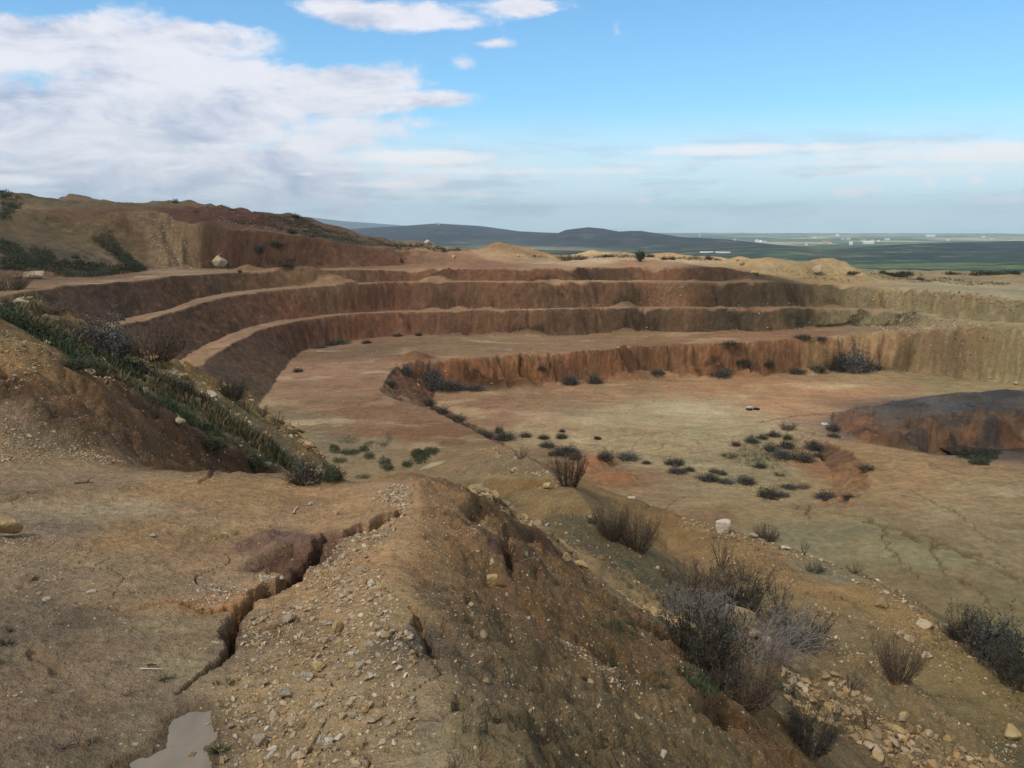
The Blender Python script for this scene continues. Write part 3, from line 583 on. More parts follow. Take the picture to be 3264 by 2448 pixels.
# thin scarps over the near flat
carve([(395,1562),(470,1560),(560,1556),(640,1545),(700,1530)], [.03,.03,.04,.03,.02], [.03,.04,.05,.04,.02], .4, .3, None, 15, .02)
carve([(620,1725),(700,1715),(770,1700),(840,1690)], [.03,.03,.03,.03], [.02,.04,.04,.02], .4, .3, None, 16, .01)
carve([(20,1600),(110,1575),(220,1572),(330,1590),(390,1600)], [.05,.06,.06,.06,.03], [.02,.03,.03,.03,.01], .3, .3, None, 17, .02)
carve([(100,2050),(120,2090),(160,2110),(180,2140)], [.03,.03,.03,.03], [.02,.03,.03,.02], .4, .3, None, 18, .01)
# rills and slump scars on the flank
carve([(1865,2058),(1924,2104),(2023,2134),(2121,2198),(2200,2250),(2324,2306),(2447,2394),(2540,2460)], [.06,.10,.13,.14,.16,.16,.18,.15], [.08,.16,.22,.26,.28,.3,.3,.2], .25, .35, (80,60,38,.5), 21)
carve([(1890,1962),(1960,1985),(2047,2026),(2145,2085),(2220,2130)], [.06,.10,.12,.12,.08], [.06,.16,.2,.2,.1], .3, .3, (78,58,38,.5), 22)
carve([(1615,1735),(1612,1780),(1618,1830),(1640,1862)], [.04,.06,.06,.04], [.05,.09,.10,.06], .4, .35, (74,56,42,.6), 23)
carve([(1490,1680),(1530,1675),(1575,1700),(1595,1720)], [.06,.10,.10,.06], [.06,.14,.14,.06], .4, .35, (76,62,46,.5), 24)
carve([(1640,1690),(1680,1682),(1720,1705),(1745,1735)], [.06,.09,.09,.05], [.06,.12,.12,.06], .4, .35, (82,60,40,.5), 25)
carve([(1318,1940),(1335,1990),(1362,2060),(1400,2110)], [.03,.04,.04,.03], [.05,.09,.09,.05], .4, .35, None, 26)
carve([(1445,1855),(1480,1905),(1520,1960),(1560,1990)], [.02,.03,.03,.02], [.03,.06,.06,.03], .4, .35, None, 27)
carve([(1800,2110),(1850,2150),(1900,2190)], [.04,.06,.05], [.05,.10,.06], .35, .35, None, 28)
carve([(1950,2390),(2040,2430),(2120,2470)], [.04,.06,.05], [.05,.10,.06], .35, .35, None, 29)
carve([(330,1300),(420,1370),(520,1440),(590,1500)], [.10,.14,.14,.10], [.04,.10,.12,.06], .3, .3, None, 30)
carve([(490,1350),(570,1420),(650,1490)], [.10,.14,.12], [.04,.12,.10], .3, .3, (84,64,42,.4), 31)
# mud-flat gullies on the pit floor
G = (92,78,56,.6)
carve([(2640,1625),(2760,1652),(2850,1688),(2960,1712),(3050,1755),(3120,1790),(3264,1835)], [0.25, 0.4, 0.5, 0.4, 0.34, 0.34, 0.4], [0.18, 0.3, 0.3, 0.18, 0.15, 0.15, 0.18], .2, .5, G, wander=2.4, seed=41)
carve([(2822,1680),(2818,1722),(2850,1765),(2890,1805),(2935,1835),(2950,1862)], [0.155, 0.136, 0.124, 0.124, 0.099, 0.062], [0.15, 0.15, 0.12, 0.12, 0.09, 0.03], .2, .5, G, wander=2.4, seed=42)
carve([(2970,1730),(2985,1780),(3025,1835),(3080,1855),(3130,1885),(3152,1930),(3140,1965)], [0.093, 0.136, 0.161, 0.149, 0.136, 0.136, 0.074], [0.09, 0.15, 0.15, 0.132, 0.12, 0.12, 0.06], .2, .5, G, wander=2.4, seed=43)
carve([(3050,1755),(3110,1765),(3180,1800),(3264,1850)], [0.186, 0.186, 0.186, 0.217], [0.12, 0.12, 0.12, 0.12], .2, .5, G, wander=2.4, seed=44)
carve([(2590,1600),(2560,1640),(2520,1625)], [0.124, 0.124, 0.062], [0.12, 0.12, 0.06], .2, .5, G, wander=2.4, seed=45)
carve([(2410,1570),(2470,1590),(2540,1610),(2590,1650)], [0.31, 0.248, 0.248, 0.124], [0.24, 0.18, 0.15, 0.09], .2, .5, G, wander=2.4, seed=46)
carve([(2905,1560),(2975,1600),(3060,1640),(3130,1700),(3170,1730)], [0.124, 0.155, 0.155, 0.124, 0.093], [0.09, 0.12, 0.12, 0.09, 0.06], .2, .5, G, wander=2.4, seed=47)
carve([(2420,1348),(2480,1335),(2570,1320),(2650,1318)], [0.186, 0.31, 0.31, 0.248], [0.15, 0.21, 0.21, 0.12], .2, .4, (84,60,44,.5), 48)
carve([(2470,1290),(2560,1310),(2600,1322)], [0.124, 0.155, 0.186], [0.072, 0.09, 0.09], .2, .4, (96,66,50,.5), 49)
carve([(2530,1365),(2600,1385),(2680,1395),(2760,1405)], [0.186, 0.248, 0.248, 0.186], [0.12, 0.15, 0.15, 0.12], .2, .5, G, wander=2.4, seed=50)
carve([(2950,1462),(3010,1495),(3080,1510)], [0.124, 0.186, 0.124], [0.06, 0.12, 0.06], .2, .5, G, wander=2.4, seed=51)
carve([(2240,1570),(2140,1600),(2060,1640)], [0.093, 0.124, 0.093], [0.09, 0.12, 0.06], .2, .5, G, wander=2.4, seed=52)
# fissures in the lower wall and the wall above
for n_, (px, w_, d_) in enumerate([
    ([(1660,1125),(1668,1160),(1690,1195),(1700,1222)], [.3,.5,.5,.3], [.8,1.2,1.0,.3]), ([(1590,1135),(1620,1175),(1630,1220)], [.3,.6,.4], [.6,.9,.3]),
    ([(1750,1128),(1756,1170)], [.25,.3], [.7,.5]), ([(1975,1112),(1995,1150),(2015,1195)], [.4,.6,.4], [.9,1.1,.3]), ([(2130,1100),(2132,1150),(2140,1190)], [.3,.35,.3], [.9,.9,.3]),
    ([(2210,1100),(2216,1150),(2235,1195)], [.3,.5,.3], [.8,1.0,.3]), ([(2680,1075),(2685,1120),(2690,1160)], [.4,.6,.4], [.9,1.0,.3]), ([(2725,1072),(2728,1120),(2730,1160)], [.4,.5,.4], [.9,1.0,.3]),
    ([(2820,1062),(2806,1110),(2812,1165)], [.3,.4,.3], [.7,.9,.3]), ([(1380,1150),(1370,1180),(1365,1210)], [.4,.5,.4], [.6,.8,.2]),
    ([(1268,1160),(1300,1190)], [.5,.5], [.6,.4]), ([(1915,985),(1930,1020),(1940,1050)], [.3,.35,.3], [.5,.6,.2]), ([(2050,980),(2060,1020),(2070,1040)], [.3,.35,.3], [.5,.6,.2]),
    ([(2805,925),(2815,950),(2815,978)], [.4,.6,.4], [.8,1.0,.3]), ([(2035,905),(2045,935),(2060,965)], [.3,.5,.3], [.6,.8,.3]), ([(1385,1003),(1388,1025),(1384,1055)], [.15,.15,.15], [.4,.5,.2]), ([(1260,795),(1285,820),(1290,845)], [.5,.7,.5], [.7,1.0,.3]),
    ([(1560,1140),(1580,1165),(1590,1200)], [.3,.5,.3], [.5,.8,.2]), ([(2380,1090),(2390,1130),(2395,1180)], [.3,.4,.3], [.5,.7,.2])]):
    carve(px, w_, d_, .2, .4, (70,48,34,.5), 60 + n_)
DIRT_BANKS = None

# ------------------------------------------------------------------ relief noise, octave by octave, only where the grid can carry it
pit_c = (12.0, 95.0)
ang = np.arctan2(GX - pit_c[0], GY - pit_c[1]); rad = np.hypot(GX - pit_c[0], GY - pit_c[1])
i60 = np.searchsorted(R, 60)
al = ang[i60:] * 48.0
wall_ = (sstep(.28, .6, SLOPE[i60:]) * (1 - sstep(215, 240, R))[i60:, None])
rill = np.abs(pnoise(al / 2.2 + 100, rad[i60:] / 14 + pnoise(GX[i60:] / 9, GY[i60:] / 9, 8), 5)) + .5 * np.abs(pnoise(al / .9 + 50, rad[i60:] / 7, 6))
Hh[i60:] -= wall_ * (0.42 - np.clip(rill, 0, .42)) * (.1 + 9 * ROUGH[i60:]) * 0.16
Hh[i60:] += wall_ * .18 * pnoise(al / 9, rad[i60:] / 30, 9)
Hh[i60:] -= wall_ * 1.3 * np.abs(fbm(al / 2.4 + .4 * rad[i60:], rad[i60:] / 2.0, 4, 41)) * sstep(.015, .045, ROUGH[i60:])
# flank: rills running down the slope
FD = np.array([.80, .60])
u = GX * FD[1] - GY * FD[0]; v_ = GX * FD[0] + GY * FD[1]
i20 = np.searchsorted(R, 20)
fl = (sstep(.35, .7, SLOPE[:i20]) * sstep(.04, .065, ROUGH[:i20]))
rl = np.abs(pnoise(u[:i20] / .45 + .5 * pnoise(GX[:i20] / .8, GY[:i20] / .8, 4), v_[:i20] / 2.6, 33))
Hh[:i20] -= fl * np.clip(.38 - rl, 0, .4) * .22
Hh[:i20] += fl * .10 * pnoise(u[:i20] / 1.1, v_[:i20] / 3.5, 35)
for k, Lw in enumerate([26, 11, 4.6, 2.0, .9, .42, .2, .095, .045]):
    n_ = np.searchsorted(R, min(430, Lw * 100))
    r0 = np.searchsorted(R, Lw * 0.6)
    if n_ <= r0: continue
    fade = (1 - sstep(Lw * 70, Lw * 100, R[r0:n_]))[:, None] if Lw < 4.6 else 1.0
    fade = fade * sstep(Lw * .6, Lw * 1.6, R[r0:n_])[:, None]
    x, y = GX[r0:n_], GY[r0:n_]
    n1 = pnoise(x / Lw, y / Lw, 300 + k)
    rg = ROUGH[r0:n_]
    if Lw < 3: n1 = .45 * n1 + .55 * (np.abs(pnoise(x / Lw * 1.2 + 7, y / Lw * 1.2, 330 + k)) * 2 - .55)
    Hh[r0:n_] += (fade * n1 * Lw * np.minimum(rg * (1.5 if Lw < .5 else .8 if Lw < 5 else .45), .13 if Lw < .5 else .075)).astype(F32)
# polygonal drying cracks on the near flat and ridge are in the material; clods on the flank here
cl = np.searchsorted(R, 26); c0 = np.searchsorted(R, 1.8); c9 = np.searchsorted(R, 10)
x, y = GX[c0:c9], GY[c0:c9]
lump = np.maximum(0, pnoise(x / .07, y / .07, 401)) ** 1.3 * .034 + np.maximum(0, pnoise(x / .15 + 9, y / .15, 402)) ** 1.3 * .075 + np.maximum(0, pnoise(x / .34, y / .34, 404)) ** 1.3 * .12
pit_ = np.maximum(0, pnoise(x / .12 + 30, y / .12, 405) - .25) * .16
wx2 = x + .03 * pnoise(x / .06, y / .06, 407); wy2 = y + .03 * pnoise(x / .06, y / .06, 408)
lump = lump * .6 + .022 * clod(wx2, wy2, .05, 431) * (R[c0:c9] < 4.6)[:, None] + .045 * clod(wx2, wy2, .11, 435) + .085 * clod(wx2, wy2, .26, 439, .5)
Hh[c0:c9] += (lump - pit_) * sstep(.03, .085, ROUGH[c0:c9]) * (1 - sstep(7, 10, R[c0:c9]))[:, None]
flatw = (1 - sstep(.02, .05, ROUGH[c0:c9])) * (1 - sstep(7, 10, R[c0:c9]))[:, None]
wrp = .12 * pnoise(x / .3, y / .3, 411)
Hh[c0:c9] += flatw * (.022 * (np.abs(pnoise((x + wrp) / .55, (y + wrp) / .28, 412)) - .3) + .012 * np.maximum(0, pnoise(x / .09, y / .09, 413)) + .006 * pnoise(x / .035, y / .035, 414))
cra = np.abs(pnoise((x + wrp) / .5, (y - wrp) / .5, 415)); crb = sstep(.15, .45, pnoise(x / 1.1, y / 1.1, 416))
ckk = (1 - sstep(.006, .022, cra)) * crb * (1 - sstep(5, 8, R[c0:c9]))[:, None] * (1 - .7 * sstep(.04, .08, ROUGH[c0:c9]))
Hh[c0:c9] -= ckk * .025; SOIL[c0:c9] *= (1 - .45 * ckk)[..., None]
x, y = GX[c0:cl], GY[c0:cl]
wx2 = x + .08 * pnoise(x / .2, y / .2, 407); wy2 = y + .08 * pnoise(x / .2, y / .2, 408)
lump2 = np.maximum(0, pnoise(x / .30, y / .30, 421)) ** 1.3 * .16 + np.maximum(0, pnoise(x / .7 + 9, y / .7, 422)) ** 1.3 * .28
lump2 = lump2 * .6 + .10 * clod(wx2, wy2, .22, 441) + .20 * clod(wx2, wy2, .5, 445, .5)
Hh[c0:cl] += lump2 * sstep(.035, .075, ROUGH[c0:cl]) * sstep(7.5, 11, R[c0:cl])[:, None] * .8
# puddle basin: flatten the shore and sink the bed
PUD = [(580,2262),(640,2258),(689,2252),(692,2300),(684,2375),(672,2420),(660,2470),(520,2500),(380,2470),(393,2444),(443,2409),(500,2388),(536,2365),(541,2320)]
PZ = float(np.mean([ray_ground(*p)[2] for p in PUD[:4] + PUD[9:]]))
PUDW = [Wz(X, Y, PZ) for X, Y in PUD]
def inside(x, y, poly):
    P = np.array(poly)[:, :2]; c = np.zeros(x.shape, bool); n = len(P)
    for i in range(n):
        a, b = P[i], P[(i + 1) % n]
        c ^= ((a[1] > y) != (b[1] > y)) & (x < (b[0] - a[0]) * (y - a[1]) / (b[1] - a[1] + 1e-12) + a[0])
    return c
sl = window(PUDW, .6)
x, y = GX[sl], GY[sl]
d, t, s = seg_dist(x, y, PUDW + [PUDW[0]])
sd = np.where(inside(x, y, PUDW), -d, d) + .045 * pnoise(x / .10, y / .10, 71) + .03 * np.maximum(0, pnoise(x / .05, y / .05, 73)) + .014 * pnoise(x / .035, y / .035, 72)
kk = 1 - sstep(.05, .45, sd)
Hh[sl] = Hh[sl] * (1 - kk) + (PZ + .012 + .03 * np.clip(sd, 0, 1) + .15 * (Hh[sl] - PZ)) * kk
Hh[sl] = np.where(sd < .03, PZ + np.clip(sd * .25, -.02, .03), Hh[sl])
kd = (1 - sstep(-.02, .11, sd))[..., None]
SOIL[sl] = SOIL[sl] * (1 - .48 * kd)          # wet margin
# hollow pool on the far floor: water plane set later
# pale wheel tracks on the bench roads
def road(crest, toe, z0, col=(176,146,116), str_=.75, seed=0):
    P = np.array(crest)[:, :2]; T = np.array(toe)[:, :2]
    mid = []
    for p in P[::2]:
        k = np.argmin(np.hypot(*(T - p).T)); q = T[k]
        if 1.0 < np.hypot(*(q - p)) < 9: mid.append((p + (q - p) * min(.5, 2.2 / np.hypot(*(q - p))), np.hypot(*(q - p))))
    if len(mid) < 2: return
    C = [m[0] for m in mid]
    sl = window([(c[0], c[1], 0) for c in C], 4)
    x, y = GX[sl], GY[sl]
    d, t, s = seg_dist(x, y, [(c[0], c[1], 0) for c in C])
    n = pnoise(x / 3, y / 3, seed) * .5 + pnoise(x / .9, y / .9, seed + 1) * .3
    tr = np.exp(-((np.abs(d - .85) - .0) / .42) ** 2) * (1 - wallw[sl]) * np.clip(.75 + n, 0, 1)
    soft = np.exp(-(d / 2.0) ** 2) * (1 - wallw[sl]) * .45
    k = (np.clip(np.maximum(tr, soft), 0, 1) * str_)[..., None]
    SOIL[sl] = SOIL[sl] * (1 - k) + s2l(col) * k
road(C4q, T5q, 0, (160,132,104), .7, seed=81); road(C3q, T4q, 0, (150,120,94), .7, 83); road(C2q, T3q, 0, (146,116,92), .7, 85)
# scraped streaks along the floor and bench (blade marks), a surface colour
fsel = np.searchsorted(R, 62)
x, y = GX[fsel:], GY[fsel:]
st = pnoise((x * .25 + y) / .9, (x - .25 * y) / 26, 501) * .6 + pnoise((x * -.35 + y) / .45, (x + .35 * y) / 14, 502) * .5
fl_ = (1 - wallw[fsel:]) * (1 - sstep(128, 150, R[fsel:]))[:, None]
SOIL[fsel:] *= (1 + fl_ * .20 * st)[..., None]
# silt stains and rain-washed channels on the flats; broken rock colour on the walls
x, y = GX[fsel:], GY[fsel:]; flt = (1 - wallw[fsel:])
wx, wy = x + 2.5 * pnoise(x / 7, y / 7, 521) + .8 * pnoise(x / 1.8, y / 1.8, 528), y + 2.5 * pnoise(x / 7, y / 7, 522) + .8 * pnoise(x / 1.8, y / 1.8, 529)
chn = 1 - np.abs(pnoise(wx / 8, wy / 8, 523)) / .06; chn2 = 1 - np.abs(pnoise(wx / 3.4, wy / 3.4, 524)) / .07
kc = (np.clip(chn, 0, 1) * .20 * sstep(-.2, .3, pnoise(x / 26, y / 26, 527)) + np.clip(chn2, 0, 1) * .26 * sstep(-.1, .3, pnoise(x / 18, y / 18, 525))) * flt * (1 - sstep(128, 150, R[fsel:]))[:, None]
SOIL[fsel:] *= (1 - kc)[..., None]; Hh[fsel:] -= kc * .12
sil = sstep(.12, .5, fbm(wx / 11, wy / 5, 4, 526)) * flt * (1 - sstep(.02, .04, ROUGH[fsel:])) * (1 - sstep(125, 150, R[fsel:]))[:, None]
SOIL[fsel:] = SOIL[fsel:] * (1 - .38 * sil[..., None]) + s2l((188, 168, 132)) * .38 * sil[..., None]
wl = wallw[fsel:]; xr = al[: , :] if False else None
wn1 = np.abs(fbm(ang[fsel:] * 48 / 1.6, Hh[fsel:] / 1.1 + rad[fsel:] / 9, 4, 531)); wn2 = pnoise(ang[fsel:] * 48 / .55, Hh[fsel:] / .45, 535)
SOIL[fsel:] *= (1 + wl * (.34 * (wn1 * 2.4 - .55) + .20 * wn2))[..., None]
# overall mottling so that colour never runs even
for Lw, a_, sd_ in [(40, .10, 601), (12, .13, 606), (4.5, .13, 602), (1.7, .14, 603), (.6, .12, 604), (.15, .10, 605)]:
    n_ = np.searchsorted(R, min(430, Lw * 140))
    m = pnoise(GX[:n_] / Lw, GY[:n_] / Lw, sd_)
    SOIL[:n_] *= (1 + a_ * m)[..., None]
    SOIL[:n_, :, 0] *= 1 + .04 * pnoise(GX[:n_] / Lw + 50, GY[:n_] / Lw, sd_ + 40)
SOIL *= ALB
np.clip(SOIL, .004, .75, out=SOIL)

# ------------------------------------------------------------------ materials
def mat(name, rough=.9):
    m = bpy.data.materials.new(name); m.use_nodes = True
    nt = m.node_tree; b = nt.nodes['Principled BSDF']; b.inputs['Roughness'].default_value = rough
    b.inputs['Specular IOR Level'].default_value = .25
    return m, nt, b
def N(nt, t, **kw):
    n = nt.nodes.new(t)
    for k, v in kw.items():
        if k.startswith('i_'): n.inputs[k[2:].replace('_', ' ')].default_value = v
        else: setattr(n, k, v)
    return n

def soil_material():
    m, nt, b = mat('soil'); L = nt.links.new
    at = N(nt, 'ShaderNodeAttribute', attribute_name='soil'); gr = N(nt, 'ShaderNodeAttribute', attribute_name='gravel')
    geo = N(nt, 'ShaderNodeNewGeometry')
    def noise(scale, det=4, rough=.6):
        n = N(nt, 'ShaderNodeTexNoise'); n.inputs['Scale'].default_value = scale; n.inputs['Detail'].default_value = det; n.inputs['Roughness'].default_value = rough
        L(geo.outputs['Position'], n.inputs['Vector']); return n
    def mr(src, a, b_, c, d):
        n = N(nt, 'ShaderNodeMapRange'); n.inputs[1].default_value = a; n.inputs[2].default_value = b_; n.inputs[3].default_value = c; n.inputs[4].default_value = d
        L(src, n.inputs[0]); return n.outputs[0]
    def math_(op, a, b_):
        n = N(nt, 'ShaderNodeMath', operation=op)
        for i, s in enumerate((a, b_)):
            if isinstance(s, (int, float)): n.inputs[i].default_value = s
            else: L(s, n.inputs[i])
        return n.outputs[0]
    n1, n2, n3 = noise(1.9, 4, .72), noise(13, 4, .68), noise(90, 2, .6)
    f = math_('MULTIPLY', mr(n2.outputs['Fac'], .3, .7, .74, 1.26), mr(n3.outputs['Fac'], .3, .7, .82, 1.18))
    f = math_('MULTIPLY', f, mr(n1.outputs['Fac'], .32, .68, .78, 1.22))
    vm = N(nt, 'ShaderNodeVectorMath', operation='SCALE'); L(at.outputs['Color'], vm.inputs[0]); L(f, vm.inputs['Scale'])
    col = vm.outputs[0]
    # little pale chips in the stony soil, on their own cells
    for sc, thr, sel in ((9, .13, .74), (42, .20, .6)):
        vo = N(nt, 'ShaderNodeTexVoronoi'); vo.inputs['Scale'].default_value = sc; L(geo.outputs['Position'], vo.inputs['Vector'])
        near = mr(vo.outputs['Distance'], thr, thr * 1.6, .85, 0)
        sep = N(nt, 'ShaderNodeSeparateColor'); L(vo.outputs['Color'], sep.inputs[0])
        lim = math_('SUBTRACT', 1.0, math_('MULTIPLY', gr.outputs['Fac'], 1 - sel + .12))
        k = math_('MULTIPLY', near, math_('GREATER_THAN', sep.outputs[0], lim))
        mx = N(nt, 'ShaderNodeMix', data_type='RGBA'); L(k, mx.inputs[0]); L(col, mx.inputs[6])
        hue = N(nt, 'ShaderNodeMix', data_type='RGBA'); L(sep.outputs[1], hue.inputs[0]); hue.inputs[6].default_value = (.32, .23, .13, 1); hue.inputs[7].default_value = (.50, .42, .29, 1)
        L(hue.outputs[2], mx.inputs[7]); col = mx.outputs[2]
    L(col, b.inputs['Base Color'])
    hgt = math_('ADD', math_('MULTIPLY', n2.outputs['Fac'], .06), math_('MULTIPLY', n3.outputs['Fac'], .016)); hgt = math_('ADD', hgt, math_('MULTIPLY', n1.outputs['Fac'], .12))
    bp = N(nt, 'ShaderNodeBump'); bp.inputs['Strength'].default_value = .85; bp.inputs['Distance'].default_value = 1.0; L(hgt, bp.inputs['Height']); L(bp.outputs[0], b.inputs['Normal'])
    b.inputs['Roughness'].default_value = .95; b.inputs['Specular IOR Level'].default_value = .12
    return m
SOILM = soil_material()

# ------------------------------------------------------------------ terrain meshes (one sheet split by the kind of ground)
def tag(o, label=None, cat=None, group=None, kind=None):
    if label: o['label'] = label
    if cat: o['category'] = cat
    if group: o['group'] = group
    if kind: o['kind'] = kind
    return o
def mesh_from(name, verts, faces4, attrs, material, smooth=True):
    me = bpy.data.meshes.new(name); nv, nf = len(verts), len(faces4); k = faces4.shape[1]
    me.vertices.add(nv); me.vertices.foreach_set('co', np.ascontiguousarray(verts, F32).ravel())
    me.loops.add(nf * k); me.loops.foreach_set('vertex_index', np.ascontiguousarray(faces4, np.int32).ravel())
    me.polygons.add(nf); me.polygons.foreach_set('loop_start', np.arange(0, nf * k, k, dtype=np.int32)); me.polygons.foreach_set('loop_total', np.full(nf, k, np.int32))
    me.polygons.foreach_set('use_smooth', np.full(nf, smooth, bool))
    for an, (typ, dat) in attrs.items():
        at = me.attributes.new(an, typ, 'POINT')
        at.data.foreach_set('color' if 'COLOR' in typ else 'value', np.ascontiguousarray(dat, F32).ravel())
    me.update(calc_edges=True); me.materials.append(material)
    o = bpy.data.objects.new(name, me); COL.objects.link(o); return o
PV = np.stack([GX, GY, Hh], -1).reshape(-1, 3)
I, J = np.meshgrid(np.arange(NR - 1), np.arange(NA - 1), indexing='ij')
FQ = np.stack([I * NA + J, I * NA + J + 1, (I + 1) * NA + J + 1, (I + 1) * NA + J], -1).reshape(-1, 4)
D1w = np.array([p[:2] for p in D1q]); T5w = np.array([p[:2] for p in T5q])
fcx = GX[:-1, :-1].ravel(); fcy = GY[:-1, :-1].ravel(); fr = np.hypot(fcx, fcy); fa = np.arctan2(fcx, fcy)
# hillside: beyond the foot of the upper wall and the far rim
ta = np.arctan2(T5w[:, 0], T5w[:, 1]); trr = np.hypot(*T5w.T); o_ = np.argsort(ta)
hill_r = np.interp(fa, np.concatenate([ta[o_], [ta.max() + .02, 1.6]]), np.concatenate([trr[o_], [152, 146]]))
near_r = np.interp(fa, [-1.6, -.60, -.30, -.22, -.06, .06, .20, .45, .6, 1.6], [24, 24, 22.5, 20, 24, 38, 25, 23, 21, 19])
reg = np.where(fr > hill_r, 2, np.where(fr > near_r, 1, 0))
RGBA = np.concatenate([SOIL.reshape(-1, 3), np.ones((NR * NA, 1), F32)], 1)
for rid, nm in enumerate(['ground', 'quarry_terrain', 'hillside']):
    fs = FQ[reg == rid]; used = np.unique(fs); remap = np.full(NR * NA, -1, np.int64); remap[used] = np.arange(len(used))
    o = mesh_from(nm, PV[used], remap[fs], {'soil': ('FLOAT_COLOR', RGBA[used]), 'gravel': ('FLOAT', GRAV.reshape(-1)[used])}, SOILM)
    o['kind'] = 'structure'
# ------------------------------------------------------------------ distant land: plain, hill ranges
FR = np.concatenate([np.geomspace(405, 3000, 190), np.geomspace(3000, 13000, 130)[1:]])
FA = np.radians(np.concatenate([np.linspace(-80, -34, 60)[:-1], np.linspace(-34, 34, 700), np.linspace(34, 80, 60)[1:]]))
fx = FR[:, None] * np.sin(FA)[None]; fy = FR[:, None] * np.cos(FA)[None]
fh = far_base(fx, fy).astype(np.float64)
fh += 10 * fbm(fx / 900, fy / 900, 4, 701) * sstep(450, 1500, FR)[:, None] + 3 * fbm(fx / 160, fy / 160, 3, 702)
def ridge(pts, wid_near, wid_far, rough=.06):
    """a hill range through (X, Y, distance) photo points"""
    P = np.array([Wd(*p) for p in pts]); a = np.arctan2(P[:, 0], P[:, 1]); r = np.hypot(P[:, 0], P[:, 1])
    az = FA; rr = np.interp(az, a, r); zz_ = np.interp(az, a, P[:, 2])
    e = sstep(a[0] - .10, a[0], az) * (1 - sstep(a[-1], a[-1] + .10, az))
    dr_ = FR[:, None] - rr[None]
    w = np.where(dr_ < 0, wid_near, wid_far)
    n = fbm(fx / (wid_near * .5), fy / (wid_near * .5), 5, 711)
    prof = np.exp(-np.abs(dr_ / w * (1 + .35 * n)) ** 1.7)
    base = -78.0
    top = base + (zz_[None] - base) * e[None] * prof * (1 + rough * n * (1 - prof))
    return top
R_B = ridge([(900,760,5200),(1060,736,5200),(1137,728,5200),(1285,720,5200),(1393,712,5200),(1531,720,5200),(1654,737,5200),(1777,743,5000),(1950,752,5000),(2150,765,4800)], 1300, 1600)
R_A = ridge([(1600,770,4000),(1700,752,4000),(1777,744,4000),(1801,733,4000),(1840,728,4000),(1875,724,4000),(1925,729,3950),(1973,738,3900),(2010,736,3800),(2047,736,3750),(2097,744,3700),(2176,756,3500),(2323,764,3100),(2471,782,2700),(2619,808,2250)], 700, 900)
R_C = ridge([(950,775,3000),(1100,778,2900),(1250,782,2700),(1400,790,2500),(1600,800,2300),(1800,806,2100)], 600, 700)
R_D = ridge([(2700,798,2500),(2850,782,2700),(3000,775,2800),(3150,771,2800),(3264,768,2700),(3500,772,2600)], 800, 800)
R_M = ridge([(300,690,12000),(400,660,12000),(430,652,12000),(480,664,12000),(700,690,12000),(880,684,12000),(984,692,12000),(1088,704,12000),(1200,712,12000),(1330,722,12000),(1500,732,12000)], 1100, 1100, .02)
fh = np.maximum.reduce([fh, R_A, R_B, R_C, R_D, R_M])
fh[0] -= 20
# ground cover colours of the distance: scrub, green crops, bare fields
def lin(c): return s2l(c)
n1 = fbm(fx / 420, fy / 420, 4, 731); n2 = fbm(fx / 130, fy / 130, 3, 733)
fldx = np.floor(fx / 330 + .4 * pnoise(fx / 900, fy / 900, 741)); fldy = np.floor(fy / 520 + .4 * pnoise(fx / 900 + 9, fy / 900, 742))
fid = _hash(fldx.astype(np.int64) + 5000, fldy.astype(np.int64) + 5000, 9).astype(np.float64) / 4294967296.0
scrub = np.array([.026, .030, .032]); green = np.array([.034, .062, .034]); lime = np.array([.15, .19, .06]); tan = np.array([.28, .24, .15]); rock = np.array([.085, .08, .085])
fc = np.empty(fx.shape + (3,)); fc[:] = scrub
near_green = sstep(1600, 600, FR)[:, None]
plain = np.clip((-66 - fh) / 8, 0, 1)
fieldc = np.where((fid < .38)[..., None], green, np.where((fid < .60)[..., None], scrub * 1.3, np.where((fid < .78)[..., None], lime * .7, tan)))
fc = fc * (1 - plain[..., None]) + fieldc * plain[..., None]
g = (sstep(-.15, .25, n1) * (1 - sstep(2300, 3300, FR))[:, None])[..., None]; fc = fc * (1 - .8 * g) + green * .8 * g
lm = (sstep(.28, .42, n2 + .25 * n1) * (1 - sstep(2600, 4000, FR))[:, None])[..., None]; fc = fc * (1 - .5 * lm) + lime * .5 * lm
hill_ = np.clip((fh + 72) / 25, 0, 1) * sstep(2000, 2600, FR)[:, None]
rk = (sstep(.12, .38, n2) * hill_)[..., None]; fc = fc * (1 - .6 * rk) + rock * .6 * rk
st3 = sstep(.22, .38, pnoise(fx / 520, fy / 85, 761) + .3 * n2) * (1 - hill_) * sstep(800, 1300, FR)[:, None]
fc = fc * (1 - .55 * st3[..., None]) + lime * .55 * st3[..., None]
fc *= (1 + .35 * n2 + .25 * pnoise(fx / 45, fy / 45, 751))[..., None]
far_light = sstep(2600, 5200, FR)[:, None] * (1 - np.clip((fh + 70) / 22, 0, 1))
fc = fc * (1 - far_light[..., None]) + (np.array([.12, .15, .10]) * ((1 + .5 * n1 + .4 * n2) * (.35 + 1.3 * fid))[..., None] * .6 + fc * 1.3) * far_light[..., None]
fc = np.clip(fc, .008, .6)
def far_ground(X, Y):
    d = ray(X, Y); az = math.atan2(d[0], d[1]); hz = math.hypot(d[0], d[1])
    j = int(np.clip(np.searchsorted(FA, az), 1, len(FA) - 1)); col = fh[:, j]; zr = FR * d[2] / hz
    k = np.nonzero(zr <= col)[0]; i = k[0] if len(k) else len(FR) - 1
    return FR[i] * math.sin(az), FR[i] * math.cos(az), float(col[i])
FARM, nt, b = mat('distant_cover', 1.0)
at = N(nt, 'ShaderNodeAttribute', attribute_name='cover'); geo = N(nt, 'ShaderNodeNewGeometry')
